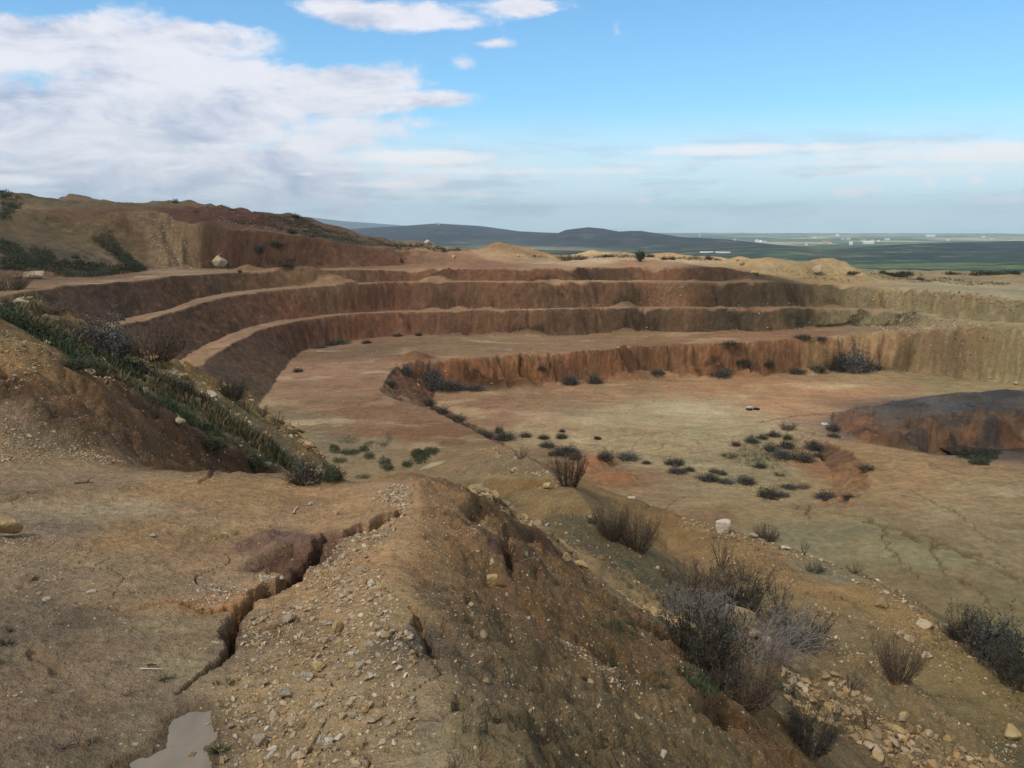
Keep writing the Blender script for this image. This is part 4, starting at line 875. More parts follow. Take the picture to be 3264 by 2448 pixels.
nz = N(nt, 'ShaderNodeTexNoise'); nz.inputs['Scale'].default_value = .03; nz.inputs['Detail'].default_value = 6; nz.inputs['Roughness'].default_value = .75
nt.links.new(geo.outputs['Position'], nz.inputs['Vector'])
mr_ = N(nt, 'ShaderNodeMapRange'); mr_.inputs[1].default_value = .35; mr_.inputs[2].default_value = .65; mr_.inputs[3].default_value = .55; mr_.inputs[4].default_value = 1.4
nt.links.new(nz.outputs['Fac'], mr_.inputs[0])
vs = N(nt, 'ShaderNodeVectorMath', operation='SCALE'); nt.links.new(at.outputs['Color'], vs.inputs[0]); nt.links.new(mr_.outputs[0], vs.inputs['Scale'])
nt.links.new(vs.outputs[0], b.inputs['Base Color']); b.inputs['Specular IOR Level'].default_value = 0
nr_, na_ = len(FR), len(FA)
I, J = np.meshgrid(np.arange(nr_ - 1), np.arange(na_ - 1), indexing='ij')
fq = np.stack([I * na_ + J, I * na_ + J + 1, (I + 1) * na_ + J + 1, (I + 1) * na_ + J], -1).reshape(-1, 4)
hm = (np.maximum.reduce([R_A, R_B, R_M]) >= fh - 1e-6)[:-1, :-1].ravel() & (fh[:-1, :-1].ravel() > -70)
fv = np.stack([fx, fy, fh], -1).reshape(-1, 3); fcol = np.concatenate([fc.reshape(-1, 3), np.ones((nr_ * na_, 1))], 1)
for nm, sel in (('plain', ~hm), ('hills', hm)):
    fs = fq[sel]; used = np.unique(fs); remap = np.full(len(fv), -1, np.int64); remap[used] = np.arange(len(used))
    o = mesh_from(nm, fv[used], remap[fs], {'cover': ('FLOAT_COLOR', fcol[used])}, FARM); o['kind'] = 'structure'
# ------------------------------------------------------------------ helpers for things
def empty(name, loc, rz=0.0, sc=(1, 1, 1)):
    o = bpy.data.objects.new(name, None); COL.objects.link(o); o.location = loc; o.rotation_euler = (0, 0, rz); o.scale = sc
    o.empty_display_size = .2; return o
def child(name, me, parent):
    o = bpy.data.objects.new(name, me); COL.objects.link(o); o.parent = parent; return o
def as_mesh(name, verts, faces, material, smooth=False, attrs=None):
    o = mesh_from(name, verts, faces, attrs or {}, material, smooth); me = o.data; bpy.data.objects.remove(o); return me
def simple_mat(name, col, rough=.9, var=.25, scale=6.0, spec=.15, rnd=.25):
    m, nt, b = mat(name, rough); L = nt.links.new
    geo = N(nt, 'ShaderNodeTexCoord'); n = N(nt, 'ShaderNodeTexNoise'); n.inputs['Scale'].default_value = scale; n.inputs['Detail'].default_value = 4; L(geo.outputs['Object'], n.inputs['Vector'])
    r = N(nt, 'ShaderNodeMapRange'); r.inputs[1].default_value = .3; r.inputs[2].default_value = .7; r.inputs[3].default_value = 1 - var; r.inputs[4].default_value = 1 + var; L(n.outputs['Fac'], r.inputs[0])
    oi = N(nt, 'ShaderNodeObjectInfo'); r2 = N(nt, 'ShaderNodeMapRange'); r2.inputs[3].default_value = 1 - rnd; r2.inputs[4].default_value = 1 + rnd; L(oi.outputs['Random'], r2.inputs[0])
    mu = N(nt, 'ShaderNodeMath', operation='MULTIPLY'); L(r.outputs[0], mu.inputs[0]); L(r2.outputs[0], mu.inputs[1])
    v = N(nt, 'ShaderNodeVectorMath', operation='SCALE'); v.inputs[0].default_value = col; L(mu.outputs[0], v.inputs['Scale']); L(v.outputs[0], b.inputs['Base Color'])
    b.inputs['Specular IOR Level'].default_value = spec
    return m
def attr_mat(name, attr, rough=.95):
    m, nt, b = mat(name, rough); a = N(nt, 'ShaderNodeAttribute', attribute_name=attr); nt.links.new(a.outputs['Color'], b.inputs['Base Color']); b.inputs['Specular IOR Level'].default_value = .1
    return m
def stone_mat(name, col, col2):
    m, nt, b = mat(name, .9); L = nt.links.new
    tc = N(nt, 'ShaderNodeTexCoord'); n = N(nt, 'ShaderNodeTexNoise'); n.inputs['Scale'].default_value = 1.6; n.inputs['Detail'].default_value = 7; n.inputs['Roughness'].default_value = .65; L(tc.outputs['Object'], n.inputs['Vector'])
    mx = N(nt, 'ShaderNodeMix', data_type='RGBA'); r = N(nt, 'ShaderNodeMapRange'); r.inputs[1].default_value = .38; r.inputs[2].default_value = .62; L(n.outputs['Fac'], r.inputs[0]); L(r.outputs[0], mx.inputs[0])
    mx.inputs[6].default_value = (*col, 1); mx.inputs[7].default_value = (*col2, 1)
    oi = N(nt, 'ShaderNodeObjectInfo'); r2 = N(nt, 'ShaderNodeMapRange'); r2.inputs[3].default_value = .78; r2.inputs[4].default_value = 1.18; L(oi.outputs['Random'], r2.inputs[0])
    v = N(nt, 'ShaderNodeVectorMath', operation='SCALE'); L(mx.outputs[2], v.inputs[0]); L(r2.outputs[0], v.inputs['Scale']); L(v.outputs[0], b.inputs['Base Color'])
    n2 = N(nt, 'ShaderNodeTexNoise'); n2.inputs['Scale'].default_value = 7; n2.inputs['Detail'].default_value = 5; L(tc.outputs['Object'], n2.inputs['Vector'])
    bp = N(nt, 'ShaderNodeBump'); bp.inputs['Strength'].default_value = .5; bp.inputs['Distance'].default_value = .12; L(n2.outputs['Fac'], bp.inputs['Height']); L(bp.outputs[0], b.inputs['Normal'])
    return m
STONE = {'pale': stone_mat('pale_stone', (.36, .265, .165), (.46, .355, .235)), 'yellow': stone_mat('yellow_stone', (.33, .215, .095), (.42, .30, .15)),
         'white': stone_mat('white_stone', (.44, .37, .28), (.54, .47, .37)), 'brown': stone_mat('brown_stone', (.22, .145, .075), (.31, .215, .125)), 'red': stone_mat('red_stone', (.32, .17, .105), (.38, .24, .16)),
         'grey': stone_mat('grey_stone', (.33, .26, .18), (.42, .345, .25))}
def rock_mesh(seed, npts=13, flat=.7, detail=True, blocky=False):
    rg = np.random.default_rng(seed); bm = bmesh.new()
    if blocky:
        p = np.array([(sx, sy, sz) for sx in (-.5, .5) for sy in (-.5, .5) for sz in (-.5, .5)]) * rg.uniform(.8, 1.05, (8, 3)) + rg.normal(0, .05, (8, 3))
        p = np.concatenate([p * rg.uniform(.78, 1.0, (8, 1)), rg.uniform(-.5, .5, (9, 3)) * 1.1])
    else:
        p = rg.normal(size=(npts, 3)); p /= np.linalg.norm(p, axis=1)[:, None]; p *= .5 * rg.uniform(.8, 1.08, (npts, 1))
    p[:, 2] *= flat
    for q in p: bm.verts.new(q)
    r = bmesh.ops.convex_hull(bm, input=bm.verts)
    bmesh.ops.delete(bm, geom=[v for v in bm.verts if not v.link_faces], context='VERTS')
    if detail:
        bmesh.ops.bevel(bm, geom=list(bm.edges), offset=.035, segments=1, profile=.6, affect='EDGES')
        bmesh.ops.triangulate(bm, faces=bm.faces); bmesh.ops.subdivide_edges(bm, edges=bm.edges, cuts=1, use_grid_fill=True)
        bmesh.ops.triangulate(bm, faces=bm.faces)
        for v in bm.verts:
            n = pnoise(np.array([v.co.x * 4 + seed]), np.array([v.co.y * 4 + v.co.z * 3.1]), seed)[0]; v.co *= 1 + .07 * float(n)
    bmesh.ops.triangulate(bm, faces=bm.faces); bm.normal_update()
    me = bpy.data.meshes.new('stone'); bm.to_mesh(me); bm.free(); return me
ROCKS = {}
for k in range(8):
    base = rock_mesh(100 + k, 14 + k % 4, .62 + .06 * (k % 4), True, k == 7)
    for mn, mm in STONE.items():
        me = base.copy(); me.name = 'stone_' + mn; me.materials.append(mm); ROCKS[(mn, k)] = me
PEB = []
for k in range(10):
    me = rock_mesh(300 + k, 10, .65, False); v = np.array([x.co[:] for x in me.vertices]); f = np.array([p.vertices[:] for p in me.polygons]); PEB.append((v, f)); bpy.data.meshes.remove(me)

def ground_slope(x, y, e=.15):
    zx = (surf(x + e, y)[0] - surf(x - e, y)[0]) / (2 * e); zy = (surf(x, y + e)[0] - surf(x, y - e)[0]) / (2 * e)
    return Vector((-zx, -zy, 1)).normalized()
def put_rock(x, y, z, sx, sy, sz, mn, label, group=None, name='stone', cat='stone', var=None, rz=None, sink=.22, tilt=.6):
    k = random.randrange(7) if var is None else var
    o = bpy.data.objects.new(name, ROCKS[(mn, k)]); COL.objects.link(o)
    nrm = Vector((0, 0, 1)).lerp(ground_slope(x, y, max(.1, sx * .5)), tilt).normalized()
    q = nrm.to_track_quat('Z', 'Y') @ Euler((0, 0, random.uniform(0, 6.28) if rz is None else rz)).to_quaternion()
    o.rotation_mode = 'QUATERNION'; o.rotation_quaternion = q; o.scale = (sx, sy, sz)
    o.location = Vector((x, y, z)) + nrm * (sz * .33 * (1 - sink * 2))
    return tag(o, label, cat, group)
def rock_at(X, Y, w, h, mn, label, **kw):
    """stone whose foot stands at photo pixel X, Y, w by h photo pixels in size"""
    x, y, z = ray_ground(X, Y); d = math.sqrt(x * x + y * y + z * z); s = w / FPX * d
    return put_rock(x, y, z, s, s * random.uniform(.75, 1.0), max(.45 * s, h / FPX * d * 1.25), mn, label, **kw)

B = dict(name='boulder', cat='boulder')
NAMED = [
 (710,846,64,44,'pale','large pale boulder with a dark hollow at the foot of the red hill wall',dict(B,var=5,sink=.1)),
 (113,888,78,42,'pale','broad flat tan boulder under the dark scrub at the left hill foot',B),
 (57,890,34,22,'red','reddish boulder just left of the broad tan boulder',B),
 (88,884,18,14,'pale','small tan boulder wedged between the reddish and the broad tan boulder',B),
 (118,888,20,16,'white','small whitish block leaning on the front of the broad tan boulder',B),
 (1363,776,34,18,'white','white dome-shaped boulder on the scrubby ridge skyline',B),
 (1445,822,18,16,'white','white slab exposed in the top wall left of the sandy heap',B),
 (1652,818,14,10,'pale','pale stone low on the sandy heap at the rim',B),
 (2601,871,48,34,'pale','big rounded boulder standing on the yellow spoil heap',dict(B,sink=.05)),
 (2405,872,32,18,'yellow','yellowish slab half buried in the side of the spoil heap',B),
 (2351,832,12,12,'pale','small pale boulder on the rim next to a dark round bush',B),
 (2365,842,20,10,'brown','low dark brown boulder near the rim',B),
 (2304,1692,50,44,'white','white squarish boulder on the shelf edge above the mud floor',dict(B,var=7,sink=.08)),
 (2395,1712,52,24,'grey','long low grey slab near the white squarish boulder',B),
 (2505,1750,38,16,'white','flat whitish rock at the brink of the shelf beside pale stalks',B),
 (2584,1775,14,10,'white','small white stone just below the pale stalks',{}),
 (2014,1593,34,18,'white','flat white stone on the mud below the shrubby spur',{}),
 (2355,1996,84,66,'yellow','square yellow block standing behind the grey thorn bush',dict(B,var=7,sink=.05)),
 (2405,2030,60,44,'brown','brown block in front of the square yellow block',B),
 (2440,2045,44,28,'pale','low tan block between the brown block and the dark shrub',B),
 (2512,2085,24,26,'yellow','upright yellow stone beside the grey thorn bush',{}),
 (2810,1930,68,34,'yellow','long yellow slab lying on the outer shelf edge',B),
 (2908,1945,40,22,'pale','pale flat rock on the shelf edge right of the long yellow slab',B),
 (2945,1998,50,34,'pale','rounded pale boulder on the shelf edge above the dark bushes',B),
 (2898,2042,36,26,'pale','pale rock between the rounded boulder and the broom shrub',{}),
 (2864,2025,30,20,'pale','flat pale stone left of the pale rock on the gravelly shelf',{}),
 (2948,2094,40,26,'pale','oval pale rock just right of the reddish broom shrub',{}),
 (3216,2345,64,44,'yellow','lone yellow boulder in the hollow at the right edge',B),
 (2618,1944,26,18,'pale','small tan stone on bare mud right of the spiky shrubs',{}),
 (2642,1958,24,16,'pale','tan wedge-shaped stone next to another on bare mud',{}),
 (2600,2048,26,14,'white','flat white stone on the shelf right of the dark rounded bush',{}),
 (1562,1868,50,60,'yellow','yellow two-toned stone sticking out of the dark slope',dict(sink=.12)),
 (1614,1900,18,18,'white','white stone on the slope just below the yellow two-toned stone',{}),
 (1684,1975,16,18,'white','small upright white stone midway down the dark slope',{}),
 (1502,1930,22,18,'pale','pale elongated stone beside the thin crack on the slope',{}),
 (1548,2175,32,22,'brown','brown stone on the lower slope by two dark pits',{}),
 (1690,2270,18,20,'pale','tan pebble sitting on the lower dark slope',{}),
 (2112,2412,26,36,'white','white upright stone low on the slope at the lower frame edge',{}),
 (1800,1785,40,40,'yellow','yellow rock at the top of the rubble band',B),
 (1850,1808,56,36,'yellow','broad yellow rock in the rubble band above the slope',B),
 (1745,1558,40,34,'yellow','yellow rock below the brown broom shrub on the grey slope',dict(sink=.1)),
 (1640,1500,36,16,'pale','flat pale rock near the head of the spur',{}),
 (1745,1680,30,18,'grey','grey stone on the slope beyond the rubble band',{}),
 (1880,1652,22,16,'white','whitish stone with a green plant at the spur edge',{}),
 (8,1715,110,80,'yellow','big orange-yellow stone cut by the left edge of the frame',dict(B,sink=.08)),
 (1080,1856,40,28,'pale','flat pale stone left of the ridge crest, above the others',{}),
 (1146,1830,36,32,'grey','grey-tan wedge stone with a crack running from it on the ridge',{}),
 (1140,1712,28,20,'white','white stone perched on the lip of the deep crack',{}),
 (893,1846,30,20,'white','rounded white stone beside the dark hole in the crack',{}),
 (925,1982,54,44,'grey','pale angular slab stone standing on edge near the crevice',{}),
 (1078,2012,54,58,'yellow','large yellow stone on the gravel ridge',{}),
 (838,1980,26,22,'pale','round tan stone left of the angular slab stone',{}),
 (871,2002,46,34,'brown','brown earthy lump of stone below the angular slab stone',{}),
 (1050,1996,30,24,'white','white stone touching the large yellow stone',{}),
 (1038,2048,36,32,'pale','tan stone below the large yellow stone',{}),
 (1016,2136,56,44,'yellow','tan-yellow stone in a pair on the lower ridge gravel',{}),
 (978,2166,46,34,'grey','grey stone in front of the tan-yellow stone of the pair',{}),
 (915,2222,58,50,'grey','large grey-white block on the lower ridge gravel',{}),
 (1150,2128,48,34,'grey','pale flat stone above a cluster of small stones near the crest',{}),
 (1142,2152,32,26,'pale','tan stone tucked under the pale flat stone near the crest',{}),
 (843,2185,32,28,'pale','pale knobbly stone below a bright white one',{}),
 (850,2140,20,22,'white','bright white stone standing out at the gravel edge',{}),
 (861,2266,36,26,'pale','rounded pale stone near the bottom of the ridge gravel',{}),
 (832,2366,58,46,'grey','large rounded grey stone near the puddle side of the ridge',{}),
 (866,2415,30,32,'white','white stone right below the large rounded grey stone',{}),
 (876,2288,52,36,'pale','broad tan stone above the large rounded grey stone',{}),
 (1142,2440,40,30,'pale','tan stone at the bottom frame edge on the ridge',{}),
 (595,2320,16,14,'white','small white stone standing in the upper part of the puddle',{}),
 (664,2312,22,14,'pale','flat tan stone at the upper right of the puddle',{}),
 (612,2418,40,28,'brown','muddy brown stone in the middle of the puddle',{}),
 (147,1916,30,20,'white','white flaky stone lying on the flat mud at left',{}),
 (123,1895,22,14,'pale','small pale stone up-left of the white flaky stone',{}),
 (94,1846,38,30,'brown','dull brown round stone in the left gravel patch',{}),
 (293,1888,32,14,'white','thin white slab on the flat mud left of the side crack',{}),
 (488,1712,26,18,'white','whitish tapering stone alone on the middle of the mud flat',{}),
 (162,1020,58,30,'pale','pale lumpy rock group on the left crest beside grass',B),
 (60,975,46,36,'pale','pale rock at the far left end of the grassy crest',B),
 (318,1155,34,26,'pale','tan rock in the grass below the large dark shrub',B),
 (288,1190,34,24,'pale','tan rock downslope in the grass beside pale gravel',B),
 (628,1285,28,28,'pale','pale block on the grassy slope below the yellow rubble crest',B),
 (570,1350,44,30,'pale','pale lumpy rock at the brink of the dark soil bank',B),
 (490,1148,44,24,'yellow','yellow rock topping the rubble crest right of the brown shrub',B),
 (590,1205,36,24,'yellow','yellow rock further down the rubble crest',B),
 (850,1488,36,32,'pale','pale boulder at the lower end of the dark soil bank',B),
 (985,1544,40,18,'white','flat white stone on the lip of the mud flat',{}),
 (935,1532,30,12,'white','white stone left of the flat white one on the lip',{}),
 (990,1607,28,14,'white','white slab at the back of the mud flat near the white stick',{}),
 (1068,1640,24,26,'pale','tan angular stone at the upper edge of the long crack',{}),
 (1582,1432,16,10,'white','white pebble cluster stone on the red bench edge',{}),
 (2420,1000,8,6,'white','white speck of a stone on the upper bench road',{}),
 (3238,1224,16,12,'white','white stone at the foot of the right-hand wall',{}),
]
HAND = 0
for X, Y, w_, h_, mn, lab, kw in NAMED:
    kw = dict(kw); rock_at(X, Y, w_, h_, mn, lab, **kw); HAND += 1

# ------------------------------------------------------------------ loose stones by ground zone
def plan(px): return np.array([ray_ground(*p)[:2] for p in px])
def scatter(px, n, smin, smax, pw, cols, lab, group, world=False, clump=0.0):
    P = np.array(px, float)[:, :2] if world else plan(px)
    lo, hi = P.min(0), P.max(0); out = []
    got = np.zeros((0, 2)); tries = 0
    while len(got) < n and tries < 40:
        c = RNG.uniform(lo, hi, (n * 3, 2)); m = inside(c[:, 0], c[:, 1], P)
        if clump:
            q = pnoise(c[:, 0] / clump, c[:, 1] / clump, 811) + .5 * pnoise(c[:, 0] / clump * 3, c[:, 1] / clump * 3, 812); m &= RNG.uniform(-.5, .7, len(c)) < q
        got = np.concatenate([got, c[m]]); tries += 1
    got = got[:n]; u_ = RNG.uniform(0, 1, len(got)); a = 1 - pw
    s = (smin ** a + u_ * (smax ** a - smin ** a)) ** (1 / a)
    return [(x, y, sz, cols[int(RNG.integers(len(cols)))], lab, group) for (x, y), sz in zip(got, s)]
def band(Q, wid, x0, x1):
    """plan polygon around a breakline, between two photo columns"""
    q = [p for p in Q if x0 <= CX + FPX * p[0] / max(.1, p[1]) * (1.0) <= x1]
    a = [(p[0] - wid * .6, p[1] - wid) for p in q]; b_ = [(p[0] + wid * .6, p[1] + wid) for p in q][::-1]
    return [(x, y, 0) for x, y in a + b_]
S = []
PAL = ['pale', 'pale', 'grey', 'yellow', 'white', 'brown']; YEL = ['yellow', 'yellow', 'pale', 'brown']; GRY = ['grey', 'pale', 'brown', 'pale']
RIDGE = [(1322,1545),(1240,1552),(1190,1590),(1280,1640),(1200,1690),(1060,1760),(930,1860),(850,1930),(790,1990),(770,2070),(720,2200),(710,2446),(1260,2446),(1330,2330),(1330,2150),(1290,1960),(1230,1850),(1225,1760),(1285,1650)]
S += scatter(RIDGE, 7000, .005, .05, 2.7, PAL, 'small pale angular stone lying in the gravel along the near ridge', 'stones in the ridge gravel', clump=.5)
S += scatter(RIDGE, 1300, .016, .055, 2.5, ['pale', 'yellow', 'pale', 'white', 'grey'], 'pale angular stone lying loose on the near ridge', 'stones on the near ridge', clump=.7)
S += scatter([(1322,1545),(1240,1552),(1190,1590),(1280,1640),(1305,1620)], 500, .012, .05, 2.2, PAL, 'small pale stone at the far tip of the near ridge', 'stones at the ridge tip')
S += scatter([(2,1720),(120,1690),(300,1740),(290,1830),(180,1860),(2,1850)], 650, .006, .035, 2.4, PAL, 'small pale stone in the gravel patch on the left mud flat', 'stones in the left gravel patch', clump=.25)
S += scatter([(2,1540),(600,1515),(1000,1570),(1150,1580),(900,1700),(700,1950),(640,2120),(380,2380),(2,2446)], 1800, .004, .022, 2.6, PAL, 'tiny pale stone scattered on the mud flat', 'stones on the mud flat', clump=.8)
S += scatter([(545,1925),(640,1865),(760,1850),(790,1890),(700,1950),(600,1945)], 420, .006, .028, 2.2, ['white', 'white', 'pale'], 'small white stone on the left lip of the crevice', 'white stones beside the crevice')
S += scatter([(820,1835),(880,1840),(884,1865),(835,1868)], 60, .012, .03, 2.0, ['white', 'white', 'grey'], 'white stone in the little heap inside the dark hole', 'white stones in the hole')
FLANK = [(1330,1565),(1400,1610),(1600,1690),(1800,1810),(2000,1910),(2150,2010),(2300,2160),(2500,2310),(2640,2446),(1400,2446),(1400,2200),(1350,1950),(1300,1800)]
S += scatter(FLANK, 8000, .004, .035, 2.8, GRY + ['white'], 'small stone stuck in the dark soil of the near slope', 'stones on the near slope', clump=.6)
S += scatter([(1780,2040),(1850,2060),(1950,2130),(2040,2180),(1990,2205),(1880,2150)], 900, .006, .03, 2.5, ['white', 'grey', 'pale'], 'small whitish stone in the pale streak down the near slope', 'stones in the pale streak')
S += scatter(band(RBq, .55, 1600, 2350), 2600, .03, .26, 2.1, YEL, 'yellow stone in the rubble band across the near slope', 'stones in the rubble band', True)
S += scatter([(2480,2125),(2700,2175),(2850,2285),(3050,2380),(3230,2440),(2800,2440),(2650,2330),(2500,2230)], 1500, .035, .26, 2.2, YEL, 'yellow rubble stone in the heap at the lower right', 'rubble stones at lower right')
SHELF = [(2200,1665),(2480,1740),(2740,1855),(2960,1985),(3250,2205),(3262,2440),(3080,2330),(2880,2200),(2650,2100),(2450,1990),(2280,1850)]
S += scatter(SHELF, 6500, .020, .13, 2.7, YEL + PAL, 'tan stone strewn over the flat shelf', 'stones on the shelf', clump=2.0)
S += scatter(band(L2q, .55, 2180, 3262), 1300, .03, .20, 2.3, YEL + PAL, 'tan stone along the outer edge of the shelf', 'stones on the shelf edge', True)
S += scatter([(1420,1485),(1600,1455),(1720,1510),(1900,1650),(2060,1770),(2180,1860),(2080,1905),(1900,1810),(1700,1690),(1550,1595),(1400,1545)], 4500, .02, .16, 2.6, GRY, 'small greyish stone half buried in the slope beyond the rubble band', 'stones on the grey slope')
S += scatter([(1500,1420),(1620,1432),(1740,1500),(1840,1560),(1760,1560),(1600,1490)], 800, .05, .28, 2.3, YEL + PAL, 'pale stone on the crest of the shrubby spur', 'stones on the spur crest')
S += scatter([(2,1030),(180,1150),(60,1250),(2,1250)], 700, .012, .08, 2.4, YEL + PAL, 'pale stone on the yellow soil at the far left', 'stones on the left soil mound')
S += scatter([(2,1300),(150,1390),(420,1478),(300,1490),(2,1475)], 2200, .008, .055, 2.4, PAL, 'small stone in the gravelly slope behind the mud flat', 'stones on the gravelly slope', clump=.6)
S += scatter([(100,1240),(400,1330),(640,1440),(780,1500),(500,1480),(250,1440)], 900, .008, .05, 2.6, GRY, 'small stone on the dark soil bank', 'stones on the dark bank')
S += scatter([(2,960),(160,1025),(400,1125),(640,1215),(830,1325),(1000,1450),(960,1505),(850,1500),(700,1400),(500,1300),(280,1190),(100,1070)], 3000, .03, .22, 2.5, PAL, 'pale stone in the grass of the left slope', 'stones on the left grassy slope', clump=2.)
S += scatter(band(K2q, .7, 430, 1040), 1300, .06, .42, 2.2, YEL, 'yellow rubble stone along the left crest', 'rubble on the left crest', True)
S += scatter([(940,1455),(1040,1490),(1090,1535),(960,1528)], 300, .04, .22, 2.2, PAL, 'pale stone in the gap behind the mud flat', 'stones in the gap')
S += scatter([(462,690),(545,690),(632,850),(515,856)], 700, .12, .6, 2.6, PAL, 'pale stone in the scree chute of the left hill', 'stones in the scree chute')
S += scatter([(500,853),(700,853),(640,858),(480,862)], 150, .1, .5, 2.6, PAL, 'pale stone at the foot of the scree chute', 'stones below the chute')
S += scatter([(2700,1000),(2960,1012),(3200,1060),(3262,1225),(3150,1205),(2950,1180),(2860,1120)], 2600, .08, .55, 2.6, YEL + PAL, 'pale stone on the right-hand quarry wall', 'stones on the right-hand wall')
S += scatter([(2700,930),(2910,928),(3250,970),(3250,1015),(2960,985),(2700,975)], 1300, .1, .6, 2.6, YEL + PAL, 'pale stone on the upper right wall', 'stones on the upper right wall')
S += scatter([(2020,905),(2180,905),(2180,968),(2040,968)], 260, .1, .4, 2.6, PAL, 'pale stone stuck in the red middle wall', 'stones in the red middle wall')
S += scatter([(1300,1160),(1700,1135),(2500,1085),(2800,1065),(2800,1165),(2400,1185),(1700,1222),(1400,1240)], 800, .06, .3, 2.8, PAL, 'stone in the lowest quarry wall', 'stones in the lowest wall')
S += scatter([(2430,862),(2700,862),(2770,900),(2560,890)], 400, .12, .7, 2.5, YEL, 'yellow stone on the spoil heap', 'stones on the spoil heap')
S += scatter([(1000,1120),(2000,1120),(2450,1200),(3000,1220),(3200,1500),(3250,1900),(2700,1750),(2100,1560),(1500,1360),(1000,1400)], 2600, .06, .26, 2.9, PAL, 'stone lying on the open quarry floor', 'stones on the quarry floor')
for key, lab in (('T1', 'lowest'), ('T2', 'second'), ('T3', 'third')):
    Qk = CH[key]; S += scatter([(p[0], p[1] - 1.6, 0) for p in Qk] + [(p[0], p[1] + .4, 0) for p in Qk[::-1]], 700, .08, .5, 2.7, ['brown', 'pale', 'red', 'brown'], 'stone fallen at the foot of the %s quarry wall' % lab, 'fallen stones below the %s wall' % lab, True)
S += scatter([(1700,818),(2300,826),(2310,838),(1700,836)], 250, .15, .6, 2.7, PAL, 'pale stone on the sandy rim', 'stones on the sandy rim')
S += scatter([(600,660),(900,700),(1250,785),(1000,765),(700,708)], 500, .15, .6, 2.6, ['red', 'brown', 'pale'], 'stone on the red upper hill', 'stones on the red hill')

XA = np.array([s[0] for s in S]); YA = np.array([s[1] for s in S]); SA = np.array([s[2] for s in S]); ZA = surf(XA, YA)
DA = np.sqrt(XA ** 2 + YA ** 2 + ZA ** 2); AS = SA / DA
# photo position of each stone, so that the ones that show largest in the frame become single things
den_ = YA * CP - ZA * SP; uu = FPX * XA / den_; vv = FPX * (-YA * SP - ZA * CP) / den_
vis = (np.abs(uu) < 1600) & (np.abs(vv) < 1200)
order = np.argsort(-(AS * vis)); single = set(); perz = {}
for k in order:
    g = S[k][5]
    if perz.get(g, 0) >= 42: continue
    perz[g] = perz.get(g, 0) + 1; single.add(int(k))
    if len(single) >= 300 - HAND: break
for k in single:
    x, y, s, mn, lab, grp = S[k]
    put_rock(x, y, float(ZA[k]), s, s * random.uniform(.7, 1), s * random.uniform(.6, .95), mn, lab, grp, sink=.2)
PCOL = {'pale': (.38, .285, .18), 'yellow': (.34, .225, .105), 'white': (.47, .40, .30), 'brown': (.23, .155, .085), 'red': (.32, .18, .115), 'grey': (.33, .265, .185)}
rest = [k for k in range(len(S)) if k not in single]
vs_, fs_, cs_ = [], [], []; off = 0
ang3 = RNG.uniform(0, 6.283, (len(S), 3)); jit = RNG.uniform(.75, 1.2, len(S))
for k in rest:
    v, f = PEB[k % 10]; a, b_, c = ang3[k]
    ca, sa, cb, sb = math.cos(a), math.sin(a), math.cos(b_ * .12), math.sin(b_ * .12)
    Rm = np.array([[ca, -sa, 0], [sa, ca, 0], [0, 0, 1]]) @ np.array([[1, 0, 0], [0, cb, -sb], [0, sb, cb]])
    sc = S[k][2]; p = (v * np.array([1, .75 + .25 * math.sin(c), .9])) @ Rm.T * sc
    vs_.append(p + np.array([S[k][0], S[k][1], ZA[k] + .12 * sc])); fs_.append(f + off); off += len(v)
    cs_.append(np.tile(np.array([*[q * jit[k] for q in PCOL[S[k][3]]], 1.0]), (len(v), 1)))
gv = mesh_from('gravel', np.concatenate(vs_), np.concatenate(fs_), {'tone': ('FLOAT_COLOR', np.concatenate(cs_))}, attr_mat('gravel_stone', 'tone'), False)
gv['kind'] = 'stuff'
print('stones', len(S), 'single', len(single) + HAND)

# ------------------------------------------------------------------ shrubs
def tubes(P, r0, r1, sides=3):
    """P (n, k, 3) polylines -> quads of tapered tubes"""
    n, k, _ = P.shape; T = np.gradient(P, axis=1); T /= np.linalg.norm(T, axis=2, keepdims=True) + 1e-9
    up = np.where(np.abs(T[..., 2:3]) < .9, np.array([0, 0, 1.]), np.array([1., 0, 0])); A = np.cross(T, up); A /= np.linalg.norm(A, axis=2, keepdims=True) + 1e-9; Bv = np.cross(T, A)
    rr = np.linspace(0, 1, k)[None, :, None]; r0 = np.broadcast_to(np.asarray(r0, float).reshape(-1, 1, 1), (n, 1, 1)); r1 = np.broadcast_to(np.asarray(r1, float).reshape(-1, 1, 1), (n, 1, 1)); rad = r0 * (1 - rr) + r1 * rr
    V = np.stack([P + rad * (math.cos(2 * math.pi * s / sides) * A + math.sin(2 * math.pi * s / sides) * Bv) for s in range(sides)], 2)
    V = V.reshape(-1, 3); idx = np.arange(n * k * sides).reshape(n, k, sides); fs = []
    for s in range(sides):
        t = (s + 1) % sides
        fs.append(np.stack([idx[:, :-1, s], idx[:, :-1, t], idx[:, 1:, t], idx[:, 1:, s]], -1).reshape(-1, 4))
    return V, np.concatenate(fs)
def leaves(C, size, rg, flat=.0):
    n = len(C); a = rg.normal(size=(n, 3)); a[:, 2] *= (1 - flat); a /= np.linalg.norm(a, axis=1)[:, None]; b_ = np.cross(a, rg.normal(size=(n, 3))); b_ /= np.linalg.norm(b_, axis=1)[:, None]
    s = size * rg.uniform(.6, 1.3, (n, 1))
    V = np.stack([C - a * s, C + b_ * s * .38, C + a * s, C - b_ * s * .38], 1).reshape(-1, 3)
    return V, np.arange(n * 4).reshape(n, 4)
